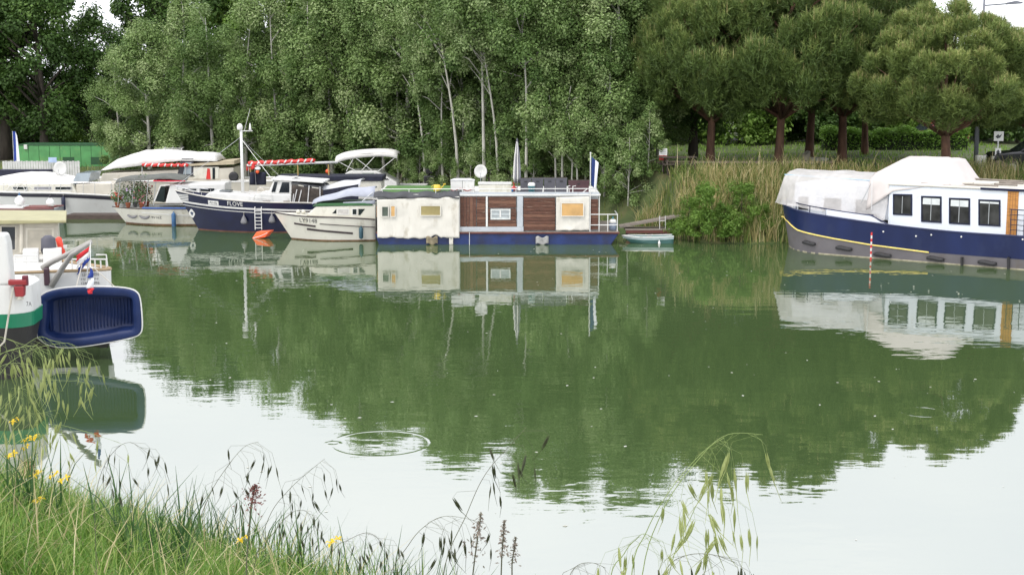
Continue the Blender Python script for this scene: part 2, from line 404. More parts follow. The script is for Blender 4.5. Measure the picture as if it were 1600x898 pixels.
def put_tree(name, kind, label, at, rz, s=1.0, group=None, cat='tree'):
    o = bpy.data.objects.new(name, None); col.objects.link(o); o.location = at; o.rotation_euler = (0, 0, rz)
    o.scale = (s, s, s) if not isinstance(s, tuple) else s
    tag(o, label, cat, group)
    link_mesh('trunk', kind[0], o); link_mesh('limbs', kind[1], o); link_mesh('crown', kind[2], o)
    return o
def gpt(px, Y): 
    x = (px - 800) / FPX * Y * 1.0; return (x, Y, ground_z(x, Y) - .03)
POP_PROF = [(0, .9), (.12, 1.5), (.35, 1.9), (.6, 1.75), (.85, 1.0), (1, .25)]
POP_BARE = [(0, .5), (.2, 1.3), (.45, 1.7), (.7, 1.5), (.9, .8), (1, .2)]
pop = [tree_kind('poplar', 11, 10, .5, POP_PROF, 62, 560, .37, .115, LF_POP, BARK_W, .11, (.4, .2)),
       tree_kind('poplar', 12, 10, .7, POP_PROF, 58, 580, .38, .115, LF_POP, BARK_W, .12, (-.5, .1)),
       tree_kind('poplar', 13, 10, .4, POP_PROF, 60, 560, .37, .115, LF_POP2, BARK_W, .12, (.2, -.2)),
       tree_kind('poplar', 14, 10, 6.0, POP_BARE, 36, 540, .33, .115, LF_POP, BARK_W, .085, (-1.1, .1), back=.9, nl=12),
       tree_kind('poplar', 15, 10, 5.8, POP_BARE, 36, 540, .33, .115, LF_POP2, BARK_W, .09, (.25, .1), back=.9, nl=12)]
PL, PG = 'leafy white poplar with pale trunk in the thicket behind the moored boats', 'poplars of the thicket on the far bank'
rnd = random.Random(5)
# (px, distance, height, kind)
POPS = [(190, 85, 7.2, 0), (235, 84, 9.2, 1), (285, 84, 10.2, 0), (335, 83, 10.0, 2), (385, 82.5, 10.4, 1), (435, 82, 10.8, 0), (480, 81, 11, 2),
        (520, 80.5, 12.2, 1), (560, 80, 13, 0), (600, 79.5, 13.2, 2), (640, 78, 13, 1), (500, 84, 11.5, 0), (580, 84.5, 13.5, 1),
        (690, 76, 12, 2), (725, 74, 11.8, 0), (760, 73, 11.2, 1), (800, 71, 11.8, 2), (840, 70, 12.2, 0), (880, 69.8, 12.4, 1), (905, 67.8, 9, 0), (925, 69, 12, 2), (965, 67.5, 11.5, 1), (950, 66.4, 7.5, 2),
        (660, 81, 13.4, 0), (740, 79, 13, 1), (830, 76, 13.2, 2), (900, 74, 13, 0), (980, 71, 12.8, 2), (1030, 70, 12.6, 1)]
for i, (px, Y, H, k) in enumerate(POPS):
    s = H / 10; put_tree('poplar_tree', pop[k], PL, gpt(px, Y), rnd.uniform(0, 6.28), (s * rnd.uniform(.9, 1.25), s * rnd.uniform(.95, 1.2), s), PG)
PF = 'slender poplar with bare pale lower trunk at the front of the thicket'
for px, Y, H, k, rz in [(622, 78.0, 10.5, 4, .3), (664, 75.6, 10, 3, .2), (716, 71.6, 11.5, 3, .1), (757, 69.6, 12, 4, 2.2), (692, 73.2, 9, 4, 1.2), (822, 67.6, 11, 4, 3.6), (552, 79.4, 9, 3, .4), (778, 69.4, 10, 3, .5), (600, 78.8, 11, 4, 2)]:
    s = H / 10; put_tree('poplar_tree', pop[k], PF, gpt(px, Y), rz, s, 'bare stemmed poplars at the front of the thicket')
# young multi-stem trees right behind the houseboat
yw = [tree_kind('young_poplar', 21, 6, 2.9, [(0, .5), (.3, 1.3), (.6, 1.3), (.9, .7), (1, .2)], 34, 260, .26, .13, LF_POP, BARK_W, .075, (.3, .1), back=.6, nl=16),
      tree_kind('young_poplar', 22, 5, .2, [(0, 1.2), (.3, 1.7), (.6, 1.4), (.9, .7), (1, .2)], 46, 280, .27, .13, LF_POP, BARK_W, .06, (-.2, .1), back=.1, nl=16)]
for px, Y, s, k, rz in [(878, 66.2, 1.05, 0, 0), (869, 66.6, .95, 0, 2.6), (903, 65.6, .85, 0, 1.3), (893, 66.0, .8, 0, 4.0)]:
    put_tree('young_poplar', yw[k], 'young pale stemmed poplar rising behind the houseboat roof', gpt(px, Y), rz, s, 'young poplars behind the houseboat')
for px, Y, s, rz in [(945, 65.6, .8, 1), (982, 64.0, .72, 2), (1012, 64.8, .62, 3), (915, 67, .85, 4), (860, 69.5, .8, 5), (790, 71.5, .8, 2.5)]:
    put_tree('poplar_bush', yw[1], 'dense grey green poplar sapling bush spreading over the bank by the reeds', gpt(px, Y), rz, s, 'poplar bushes beside the reeds', 'bush')

for i, (px, Y, s) in enumerate([(600, 79.2, .5), (632, 77.6, .55), (655, 76.4, .5), (682, 74.8, .55), (705, 73.4, .6), (735, 71.6, .55), (765, 70.2, .6), (800, 69.2, .55), (835, 68.2, .6), (560, 80.2, .5), (520, 81, .5), (470, 81.6, .5), (420, 82, .5)]):
    put_tree('poplar_bush', yw[1], 'low poplar bush hiding the trunk feet along the edge of the bank', gpt(px, Y), i * 1.7, (s * 1.2, s, s), 'low bushes along the bank', 'bush')
# big dark trees
OAK_PROF = [(0, 1.5), (.2, 3.4), (.5, 4.2), (.75, 3.6), (.93, 2), (1, .6)]
oak = [tree_kind('oak', 31, 14, 3.2, OAK_PROF, 95, 300, .62, .25, LF_OAK, BARK_D, .38, (.4, 0), nl=40),
       tree_kind('oak', 32, 14, 2.6, OAK_PROF, 90, 300, .62, .25, LF_OAK, BARK_D, .34, (-.3, .2), nl=40),
       tree_kind('oak', 33, 14, 1.0, OAK_PROF, 95, 300, .62, .24, LF_LIGHT, BARK_D, .3, (.2, .2), nl=36)]
for px, Y, H, k, rz in [(12, 100, 15, 0, .3), (72, 98, 13, 1, 1.1), (150, 102, 9.6, 0, 2.2), (-70, 99, 15, 1, 2.0)]:
    put_tree('broadleaf_tree', oak[k], 'tall dark broadleaf tree with thick black trunk beyond the green container', gpt(px, Y), rz, H / 14, 'dark trees beyond the container')
for px, Y, H, k, rz in [(268, 104, 15, 1, .3), (330, 108, 16.5, 0, 1.7), (430, 106, 16.5, 2, 2.4), (530, 108, 17, 0, .9), (640, 105, 17, 1, 2.2), (750, 102, 17, 0, .1),
                        (850, 98, 16.5, 1, 1.2), (950, 92, 16, 0, 2.9), (1020, 96, 16, 2, .7), (1110, 100, 15.5, 1, .2)]:
    put_tree('broadleaf_tree', oak[k], 'big dark broadleaf tree rising behind the poplar thicket', gpt(px, Y), rz, (H / 14 * .95, H / 14 * .95, H / 14), 'tall trees behind the thicket')
for px, Y, H, k, rz in [(1345, 92, 12.0, 2, 1), (1405, 96, 10.6, 2, 2)]:
    put_tree('broadleaf_tree', oak[k], 'bright green broadleaf tree showing above the pine crowns', gpt(px, Y), rz, H / 14, 'bright trees behind the pines')
for px, Y, H, k, rz in [(1190, 97, 12, 0, 1), (1270, 95, 11.5, 1, 2), (1340, 98, 12, 0, 3)]:
    put_tree('broadleaf_tree', oak[k], 'dark broadleaf tree at the back of the lawn behind the pines', gpt(px, Y), rz, H / 14, 'dark trees behind the pines')
put_tree('broadleaf_tree', oak[1], 'thick trunked broadleaf tree standing on the lawn left of the pines', gpt(1082, 72), .8, (.72, .72, .8))
# low scrub that closes the view under the crowns
bush = [tree_kind('bush', 41, 4, .2, [(0, 1.8), (.3, 2.4), (.7, 1.8), (1, .5)], 60, 190, .40, .2, LF_LIGHT, BARK_D, .08, nl=10),
        tree_kind('bush', 42, 4, .2, [(0, 1.8), (.3, 2.4), (.7, 1.8), (1, .5)], 60, 190, .40, .2, LF_OAK, BARK_D, .08, nl=10)]
for i, px in enumerate(range(-70, 260, 42)):
    put_tree('scrub_bush', bush[0 if i % 3 else 1], 'green scrub bush filling the gap behind the green container', gpt(px, 108 + (i % 3) * 3), i, 1.15 + .2 * (i % 2), 'scrub behind the container', 'bush')
for i, px in enumerate(range(1010, 1640, 48)):
    put_tree('scrub_bush', bush[0 if i % 2 else 1], 'green scrub bush at the back of the park lawn', gpt(px, 92 + (i % 3) * 3), i * 2, 1.1 + .25 * (i % 2), 'scrub at the back of the lawn', 'bush')
for i, px in enumerate(range(250, 1010, 60)):
    put_tree('scrub_bush', bush[1], 'dark undergrowth bush between the poplar trunks', gpt(px, 88 - max(0, px - 600) * .03 + (i % 3)), i * 2.3, 1.0, 'undergrowth in the thicket', 'bush')

# ---------------------------------------------------------------- pines
def pine_kind(seed, H, z0, Rr, ntuft, bole, nm_=None, cand=.16):
    rng = np.random.default_rng(seed)
    # crown dome: boughs end in rounded heads, each head covered by needle tufts
    # dense dome of many small rounded heads, darker inner heads closing the gaps
    zc = z0 + .36 * (H - z0)
    def dome(n, f0, f1, low):
        dv = unit(rng.normal(size=(n * 3, 3))); dv = dv[dv[:, 2] > low][:n]; n = len(dv)
        up = np.where(dv[:, 2] > 0, H - zc, zc - z0); lump = 1 + .09 * np.sin(3 * np.arctan2(dv[:, 1], dv[:, 0]) + seed) + .07 * np.sin(5 * np.arctan2(dv[:, 1], dv[:, 0]) + 6 * dv[:, 2])
        f = rng.uniform(f0, f1, n) * lump
        return np.stack([dv[:, 0] * Rr * f, dv[:, 1] * Rr * f, zc + dv[:, 2] * up * f], 1)
    heads = np.concatenate([dome(215, .86, 1.0, -.8), dome(55, .5, .78, -.9)]); K = len(heads); nb_ = 45
    per = ntuft // K; hr = rng.uniform(.36, .62, K)
    idx = np.repeat(np.arange(K), per); d = unit(rng.normal(size=(len(idx), 3)) * .8 + np.array([0, 0, .35]) + unit(heads[idx] - np.array([0, 0, zc - .8])) * .8)
    C = heads[idx] + d * (hr[idx] * rng.uniform(.6, 1.0, len(idx)))[:, None]
    head_tone = rng.uniform(0, 1, K)[idx]
    ax = unit(d * .8 + np.array([0, 0, .95]) + rng.normal(size=d.shape) * .25)
    nn = 15; N = len(C)
    dirs = unit(ax[:, None, :] * .85 + rng.normal(size=(N, nn, 3)) * .5)
    base = C[:, None, :] + ax[:, None, :] * rng.uniform(-.18, .16, (N, nn, 1))
    L = rng.uniform(.14, .24, (N, nn, 1)); side = unit(np.cross(dirs, rng.normal(size=(N, nn, 3)))) * .014
    V = np.stack([base - side, base + side, base + dirs * L], 2).reshape(-1, 3, 3)
    tone = np.clip(.28 * rng.uniform(0, 1, N) + .3 * head_tone + .42 * np.clip((d[:, 2] - .15) * 1.5, 0, 1), 0, 1)   # paler tone on upward facing tufts
    crown = np_mesh('crown', V, 3, nm_ or LF_PINE, np.repeat(tone, nn))
    # pale upright shoots
    top = C[(rng.uniform(0, 1, N) < cand) & (d[:, 2] > .45) & (C[:, 2] > z0 + .25 * (H - z0))]
    n = len(top); L = rng.uniform(.18, .42, (n, 1)); w = .017; vs = []
    for k in range(3):
        an = 2 * math.pi * k / 3; an2 = 2 * math.pi * (k + 1) / 3
        p0 = top + np.array([w * math.cos(an), w * math.sin(an), 0]); p1 = top + np.array([w * math.cos(an2), w * math.sin(an2), 0])
        vs.append(np.stack([p0, p1, top + np.concatenate([rng.normal(size=(n, 2)) * .015, L], 1)], 1))
    shoots = np_mesh('shoots', np.concatenate(vs, 0), 3, mat('pine_shoot', (.34, .30, .13), .7, .2, 3))
    path = [(.12 * math.sin(seed + 2 * t), .1 * math.cos(seed + 3 * t), (H * .7) * t) for t in [i / 6 for i in range(7)]]
    tb = MB(); tb.tube([(p[0], p[1], p[2] - (.45 if i == 0 else 0)) for i, p in enumerate(path)], [bole * (1.3 if i == 0 else 1) * (1 - .6 * i / 6) for i in range(7)], 9)
    lb = MB(); limbs(lb, path, heads[rng.permutation(K - nb_)[:30]], rng, bole * .3, 5, .38)
    t_o = tb.build('trunk', BARK_P, smooth=True); l_o = lb.build('limbs', BARK_P, smooth=True)
    res = (t_o.data, l_o.data, crown, shoots); bpy.data.objects.remove(t_o); bpy.data.objects.remove(l_o)
    return res
pine = [pine_kind(51, 6.3, 1.8, 3.5, 19000, .21), pine_kind(52, 6.3, 1.7, 3.5, 19000, .19), pine_kind(57, 6.3, 2.05, 3.5, 21000, .22, leafmat('fresh_pine_needle', (.03, .06, .014), (.15, .21, .05), (.44, .47, .16), .15), .26)]
PINE_L = 'umbrella pine standing further back on the lawn behind the front pines'
def put_pine(k, px, Y, s, rz, label=PINE_L, group='umbrella pines on the lawn'):
    o = put_tree('umbrella_pine', pine[k][:3], label, gpt(px, Y), rz, s, group); link_mesh('shoots', pine[k][3], o)
put_pine(0, 1106, 67, (1.05, 1.05, 1.38), .2, 'umbrella pine with red trunk right of the thick broadleaf trunk and picnic table', None)
put_pine(1, 1214, 66, (1.2, 1.2, 1.5), 1.4, 'tall umbrella pine with straight trunk left of the pale concrete block', None)
put_pine(0, 1318, 70, (1.15, 1.15, 1.5), 2.9, 'tall umbrella pine with red trunk in front of the clipped hedge', None)
put_pine(1, 1265, 73, (1.2, 1.2, 1.6), 2.2); put_pine(1, 1352, 78, (1.05, 1.05, 1.4), 4.0)
put_pine(2, 1474, 61.6, (1.06, 1.06, 1.06), 4.4, 'low spreading umbrella pine rising directly behind the blue barge', None)
put_pine(1, 1612, 69, (1.0, 1.0, .95), .5, 'umbrella pine beside the grey street lamp and the parked car', None)
# ================================================================ BOATS
class Hull:
    """displacement hull: bow at x=0, stern at x=L, centreline y=yc, waterline z=0"""
    def __init__(s, L, B, zb, zm, zs, rake=.8, entry=3.0, p=2.2, stern=.85, flare=.82, keel=-.35, x0=0.0, round_=0.0):
        s.L, s.B, s.zb, s.zm, s.zs, s.rake, s.entry, s.pw, s.st, s.fl, s.keel, s.x0 = L, B, zb, zm, zs, rake, entry, p, stern, flare, keel, x0
        s.yc = B / 2
    def sheer(s, x):
        t = min(1, max(0, (x - s.x0) / s.L))
        if t < .55: return s.zm + (s.zb - s.zm) * (1 - t / .55) ** 1.8
        return s.zm + (s.zs - s.zm) * ((t - .55) / .45) ** 1.6
    def xb(s, z): return s.x0 + s.rake * (1 - min(z, s.zb) / s.zb)
    def hb(s, x, z):
        u = min(1, max(0, (x - s.xb(z)) / s.entry)); w = 1 - (1 - u) ** s.pw
        t = (x - s.x0) / s.L
        if t > .6: w *= 1 - (1 - s.st) * ((t - .6) / .4) ** 2
        return s.B / 2 * w * (s.fl + (1 - s.fl) * min(1, max(-.5, z / s.sheer(x))))
    def pt(s, x, z, side=-1, off=0.0): return (x, s.yc + side * (s.hb(x, z) + off), z)
    def mesh(s, nx=30, nz=8, deck=None):
        mb = MB(); rows = {}
        for side in (-1, 1):
            g = []
            for j in range(nz):
                for i in range(nx):
                    t = (i / (nx - 1)) ** 1.4; z = s.keel + (s.sheer(s.x0 + t * s.L) - s.keel) * j / (nz - 1)
                    x = s.xb(z) + t * (s.x0 + s.L - s.xb(z)); g.append(s.pt(x, z, side))
            k = len(mb.v); rows[side] = (k, g)
            mb.add(g, [(j * nx + i, j * nx + i + 1, (j + 1) * nx + i + 1, (j + 1) * nx + i) for j in range(nz - 1) for i in range(nx - 1)])
        a, b = rows[-1][0], rows[1][0]
        for j in range(nz - 1):
            mb.f.append((a + j * nx + nx - 1, b + j * nx + nx - 1, b + (j + 1) * nx + nx - 1, a + (j + 1) * nx + nx - 1))
        for i in range(nx - 1):
            mb.f.append((a + i, a + i + 1, b + i + 1, b + i))
        bmv = mb; 
        return mb
    def deck(s, drop=.04, nx=24, inset=.02):
        mb = MB(); vs = []
        for i in range(nx):
            t = (i / (nx - 1)) ** 1.4; x = s.x0 + .03 + t * (s.L - .06); z = s.sheer(x) - drop; h = max(.005, s.hb(x, z) - inset)
            vs += [(x, s.yc - h, z), (x, s.yc, z + .04), (x, s.yc + h, z)]
        mb.add(vs, [(3 * i + k, 3 * i + 3 + k, 3 * i + 4 + k, 3 * i + 1 + k) for i in range(nx - 1) for k in (0, 1)]); return mb
    def strip(s, z0, z1, xa=None, xe=None, off=.008, n=28, sides=(-1, 1)):
        """band on the outside of the hull between z0(x) and z1(x)"""
        f0 = z0 if callable(z0) else (lambda x: z0); f1 = z1 if callable(z1) else (lambda x: z1)
        mb = MB()
        for sd in sides:
            vs = []
            for i in range(n):
                t = (i / (n - 1)) ** 1.4
                for f in (f0, f1):
                    xs_ = s.xb(f(s.x0)) if xa is None else xa
                    x = xs_ + t * ((s.x0 + s.L if xe is None else xe) - xs_)
                    vs.append(s.pt(x, f(x), sd, off))
            mb.add(vs, [(2 * i, 2 * i + 2, 2 * i + 3, 2 * i + 1) for i in range(n - 1)])
        return mb
    def rail(s, zf, r, xa=None, xe=None, off=0.0, n=26, sides=(-1, 1), nn=6):
        mb = MB()
        for sd in sides:
            pts = []
            for i in range(n):
                t = (i / (n - 1)) ** 1.4; x = (s.x0 if xa is None else xa) + t * ((s.x0 + s.L if xe is None else xe) - (s.x0 if xa is None else xa))
                z = zf(x); pts.append((x, s.yc + sd * (max(0, s.hb(x, min(z, s.sheer(x)))) + off), z))
            mb.tube(pts, r, nn)
        return mb
    def letter(s, txt, x, z, h, w, m, parent, off=.012, slope=0.0):
        return flat_text(txt, h, w, lambda a, b: s.pt(x + a, z + b + slope * a, -1, off), m, parent)
def fender(parent_fr, hull, x, z0, z1, r, m, label, group=None, rope=True, off=.02):
    """hanging fender: capsule body with eye, rope up to the deck"""
    fr = parent_fr; c, sn = math.cos(fr.rz), math.sin(fr.rz)
    y = hull.yc - max(hull.hb(x, z0), hull.hb(x, z1)) - r - off
    w = fr.loc + Vector((x * c - y * sn, x * sn + y * c, z0))
    o = fr_at('fender', label, 'fender', w, fr.rz, group)
    h = z1 - z0
    MB().lathe([(.01, 0), (r * .6, .02), (r, r * .7), (r, h - r * .7), (r * .6, h - .02), (.02, h), (.02, h + .05)], 10).build('body', m, o.o, smooth=True)
    if rope:
        zt = hull.sheer(x); MB().tube([(0, 0, h + .03), (0, (r + off) * .8, zt - z0 + .02)], .008, 4).build('rope', mat('rope', (.45, .42, .36), .9), o.o)
    return o
black = mat('black_rubber', (.02, .02, .022), .6, .3, 8)
navy = mat('navy_paint', (.005, .008, .034), .3, .25, 2.0, dirt=((.03, .035, .055), 2.5, .2), spec=.35)
grey_wood = wood('weathered_grey_wood', (.23, .2, .17))
brown_wood = mat('brown_plank_wood', (.095, .038, .022), .7, .4, 3.0, bump=.4, bscale=20, stretch=(1.0, 8, 9), dirt=((.34, .27, .2), 2.6, .22))
brown_wood2 = wood('brown_plank_wood_dry', (.15, .07, .042))
teak = wood('varnished_teak', (.36, .15, .04))
alu = mat('bare_metal', (.55, .56, .57), .35, .1, 4, metal=.7)
white = W_()
cream = mat('cream_gelcoat', (.60, .585, .51), .35, .07, 1.5, dirt=((.34, .31, .22), 2.4, .34), stretch=(1, 1, .4))
beige = mat('beige_paint', (.50, .47, .40), .45, .1, 2, dirt=((.3, .27, .2), 3, .2))
glass = glassmat()
canvas = mat('white_canvas', (.62, .61, .585), .8, .06, 3, bump=.25, bscale=5, dirt=((.5, .48, .42), 1.6, .25))
gcanvas = mat('grey_canvas', (.34, .36, .42), .8, .1, 3, bump=.3, bscale=6)
dkcanvas = mat('charcoal_canvas', (.06, .062, .068), .85, .25, 3, bump=.4, bscale=6)
red = mat('signal_red', (.55, .03, .025), .5, .15, 4)
dred = mat('dark_red_paint', (.25, .02, .025), .45, .15, 4)
orange = mat('orange_plastic', (.85, .12, .03), .4, .08, 4)
green_turf = mat('green_turf_mat', (.06, .15, .03), .95, .25, 12, bump=.5)
bluep = mat('blue_pontoon_paint', (.006, .020, .095), .5, .35, 2.5, dirt=((.015, .018, .04), 2.0, .5))
yellow = mat('yellow_paint', (.70, .50, .06), .5, .1, 4)
rust = mat('rusty_antifoul', (.16, .085, .05), .85, .35, 5, dirt=((.3, .26, .2), 6, .3))
bluefen = mat('blue_fender_vinyl', (.03, .10, .22), .45, .2, 5)
whitefen = mat('white_fender_vinyl', (.78, .78, .76), .35, .06, 5)

# ---------------------------------------------------------------- houseboat
H = Frame('houseboat', 'weathered houseboat on a blue pontoon with white tarpaulin and brown plank walls', 'houseboat', 588, 382)
def bxy(mb, fr, px0, px1, py0, py1, y0, y1, off=None):
    a = fr.p(px0, py1, off if off is not None else y0); b = fr.p(px1, py0, off if off is not None else y0)
    return mb.box(a.x, b.x, y0, y1, a.z, b.z)
DEP = 4.4
xa, xe = H.p(590, 380, 0).x, H.p(935, 380, 0).x; xd = H.p(966, 380, 0).x
zdeck = H.p(800, 364, 0).z; zroof = H.p(860, 303.5, .12).z
mb = MB(); mb.prism([(xa - .1, zdeck - .03), (xa + .12, -.25), (xd - .45, -.25), (xd + .02, zdeck - .03)], .04, DEP - .02); mb.build('pontoon', bluep, H.o, bevel=.03)
mb = MB(); mb.box(xa - .06, xd + .05, -.02, DEP + .02, zdeck - .028, zdeck + .03); mb.build('deck_edge', wood('red_brown_deck_edge', (.12, .04, .03)), H.o)
mb = MB(); mb.box(xa - .02, xd + .02, .0, DEP, zdeck + .032, zdeck + .05); mb.build('deck', grey_wood, H.o)
xl = H.p(718, 340, .12).x
mb = MB(); mb.box(xa, xe, .22, DEP - .1, zdeck + .05, zroof - .06); mb.build('cabin_wall', mat('grey_blue_wall', (.40, .42, .43), .6, .1, 2, dirt=((.25, .24, .22), 2, .25)), H.o)
mb = MB(); mb.box(xa - .05, xe + .08, .08, DEP, zroof - .06, zroof); mb.build('roof', mat('white_roof_edge', (.6, .6, .57), .6, .1, 3, dirt=((.35, .33, .28), 3, .3)), H.o, bevel=.015)
mb = MB(); xg0, xg1 = H.p(592, 300, .3).x, H.p(722, 300, .3).x; mb.box(xg0, xg1, .35, DEP - .06, zroof + .004, zroof + .03); mb.build('turf_mat', green_turf, H.o)
# grey frame bands around the planked wall
frame_m = mat('pale_grey_frame', (.42, .45, .48), .6, .1, 2, dirt=((.3, .3, .3), 3, .25))
for a in [(718, 936, 300.5, 307), (718, 818, 354.5, 363.5), (808, 817, 307, 354.5), (916.5, 918.5, 307, 360)]:
    bxy(MB(), H, *a, .10, .22).build('frame_band', frame_m, H.o, bevel=.008)
for a in [(759.2, 762, 307, 354.5), (716.4, 718.6, 307, 362)]:
    bxy(MB(), H, *a, .085, .16).build('white_post', white, H.o)
rr_ = random.Random(3)
def planks(px0, px1, py0, py1, n, vertical=False, y=.14):
    a = H.p(px0, py1, y); b = H.p(px1, py0, y)
    for i in range(n):
        mb = MB(); dy = rr_.uniform(0, .02); m = brown_wood if rr_.random() < .7 else brown_wood2
        if vertical:
            w = (b.x - a.x) / n; mb.box(a.x + i * w + .006, a.x + (i + 1) * w - .006, y - dy, y + .06, a.z, b.z)
        else:
            h = (b.z - a.z) / n; mb.box(a.x + rr_.uniform(0, .02), b.x - rr_.uniform(0, .02), y - dy, y + .06, a.z + i * h + .006, a.z + (i + 1) * h - .006)
        mb.build('plank', m, H.o)
planks(719, 744, 307, 354, 5, True); planks(744.5, 759, 307, 354, 9); planks(762.5, 807, 307, 325, 3); planks(762.5, 766, 326, 343, 3); planks(798, 807, 326, 343, 3); planks(762.5, 807, 343.5, 354, 2)
planks(817.5, 868, 309, 360, 10); planks(922, 935, 311, 359, 8)
w_ = window(H, 766.5, 797.5, 326.5, 343, .13, mat('pale_window_frame', (.6, .62, .6), .5), mat('curtained_glass', (.42, .46, .47), .15, .25, 3), .05)
a = H.p(780.5, 340, .12); b = H.p(783, 329, .12); MB().box(a.x, b.x, .098, .112, a.z, b.z).build('mullion', white, w_)
for py in (331.5, 337.5):
    a = H.p(768, py, .12); b = H.p(796, py - 1.2, .12); MB().box(a.x, b.x, .104, .118, a.z, b.z).build('glazing_bar', mat('grey_bar', (.3, .32, .33), .5), w_)
# tarpaulins: wrinkled sheets hanging over the wall
def tarp_wall(px0, px1, pyt0, pyt1, pyb, holes, y=.05, ragged=.1, seed=0):
    A, B_ = H.p(px0, pyt0, y), H.p(px1, pyt1, y); zb = H.p(px0, pyb, y).z
    nu, nv = 46, 22; mb = MB(); vs = []
    for j in range(nv):
        for i in range(nu):
            u, v = i / (nu - 1), j / (nv - 1)
            x = A.x + (B_.x - A.x) * u; zt = A.z + (B_.z - A.z) * u
            rag = ragged * (abs(mnoise.noise((x * 2.3, seed, 5))) * 1.6 + (.5 if int(x * .9 + seed) % 2 else 0) * .4) * (1 - v)
            z = zb + rag + (zt - zb - rag) * v
            w = mnoise.noise((x * 1.3 + seed, z * 1.2, 0)) * .04 + mnoise.noise((x * 6 + z * 1.5, z * 1.8, seed)) * .02 + .02 * (1 - abs(math.sin(x * 1.9 + .9 * z + seed))) ** 5 + .018 * (1 - abs(math.sin(x * 1.1 - 1.6 * z + 2 * seed))) ** 6
            w *= .35 + .65 * (1 - v) + .3
            vs.append((x, y - abs(w) - .01, z))
    mb.add(vs, [(j * nu + i, j * nu + i + 1, (j + 1) * nu + i + 1, (j + 1) * nu + i) for j in range(nv - 1) for i in range(nu - 1)])
    return mb.build('tarpaulin', tarp_m, H.o, smooth=True, solid=.01)
tarp_m = mat('cream_tarpaulin', (.60, .58, .52), .7, .07, 2, bump=.45, bscale=9, dirt=((.33, .29, .21), 2.2, .34), stretch=(1.2, 1, .5))
tarp_wall(589, 717.5, 312, 307, 373, [], y=-.03, ragged=.15, seed=1); tarp_wall(869, 921, 308, 307, 360.5, [], y=.08, ragged=.03, seed=4)
olive = mat('olive_plastic_window', (.30, .25, .11), .25, .2, 3); tanw = mat('tan_board', (.50, .30, .11), .5, .15, 3, stretch=(1, 6, 1))
window(H, 596, 607.5, 322, 339, -.115, tarp_m, mat('dim_window_glass', (.10, .12, .10), .12, .3, 3), .03)
window(H, 610, 618, 321, 339, -.115, tarp_m, tanw, .03)
window(H, 656.5, 689, 320.5, 337.5, -.115, tarp_m, olive, .035)
window(H, 876.5, 912.5, 316.5, 338.5, -.02, tarp_m, tanw, .035)
a = H.p(588.5, 339, 0); b = H.p(592, 322, 0); MB().box(a.x, b.x, -.03, .2, a.z, b.z).build('corner_board', wood('tan_corner_board', (.35, .2, .1)), H.o)
# sagging grey cover along the front of the left roof
mb = MB(); 
def gc(u, v):
    q = H.p(584 + 134 * u, 311.5 - 8 * u - v * 7, 0); s_ = mnoise.noise((q.x * 2, v * 3, 2)) * .05
    return (q.x, -.08 + v * .55 + s_, zroof - .12 + .2 * math.sin(v * 2.4) + s_ + .03 * math.sin(q.x * 7))
mb.grid(40, 8, gc); mb.build('rolled_cover', dkcanvas, H.o, smooth=True, solid=.02)
# roof rail
mb = MB(); zr = zroof + .22
mb.tube([(xa + .15, .18, zr - .02), (xe - .05, .18, zr)], .018, 6); mb.build('roof_rail', white, H.o)
for i in range(9):
    x = xa + .2 + i * (xe - xa - .3) / 8; MB().tube([(x, .18, zroof), (x, .18, zr)], .014, 5).build('rail_post', white, H.o)
# stern rail
for px in (922, 936, 949.5, 964.5):
    a = H.p(px, 360, .1); MB().tube([(a.x, .1, zdeck + .04), (a.x, .1, H.p(px, 335, .1).z)], .018, 6).build('rail_post', white, H.o)
for py in (335, 351.5):
    a = H.p(922, py, .1); b = H.p(965, py, .1); MB().tube([a, b, (b.x, 1.6, b.z)], .02, 6).build('stern_rail', white, H.o)
a = H.p(936, 360, .15); MB().tube([(a.x, .15, zdeck + .04), (a.x, .15, zroof)], .02, 6).build('corner_post', white, H.o)
MB().prism([H.xz(905, 305, .1), H.xz(917, 295, .1), H.xz(919, 295, .1), H.xz(908, 305, .1)], .16, .2).build('roof_brace', white, H.o)
for px, pyt in ((886, 291), (895, 291)):
    a = H.p(px, 306, .15); MB().tube([(a.x, .15, zroof - .1), (a.x, .15, H.p(px, pyt, .15).z), (a.x + .12, .3, H.p(px, pyt, .15).z)], .02, 5).build('boarding_handle', white, H.o)
# crumpled cloth and rust on the pontoon side
for px, w in ((675, 9), (847, 10)):
    mb = MB(); mb.grid(9, 7, lambda u, v: (H.p(px - w + 2 * w * u, 370, 0).x, -.05 - .05 * math.sin(math.pi * u) - .02 * mnoise.noise((u * 5, v * 5, px)), .02 + .30 * v + .04 * math.sin(9 * u)))
    mb.build('hanging_cloth', mat('stained_cloth', (.20, .17, .11), .9, .4, 6) if px < 700 else mat('grey_cloth', (.28, .28, .27), .9, .3, 6), H.o, smooth=True, solid=.01)
mb = MB(); mb.grid(6, 8, lambda u, v: (H.p(702 + 6 * u, 380, 0).x, -.04 - .03 * math.sin(5 * u + 4 * v), .0 + .42 * v)); mb.build('loose_tarp_end', tarp_m, H.o, smooth=True, solid=.008)
MB().tube([H.p(733.5, 363, -.05), H.p(733.5, 384, -.05)], .012, 5).build('mooring_line', white, H.o)
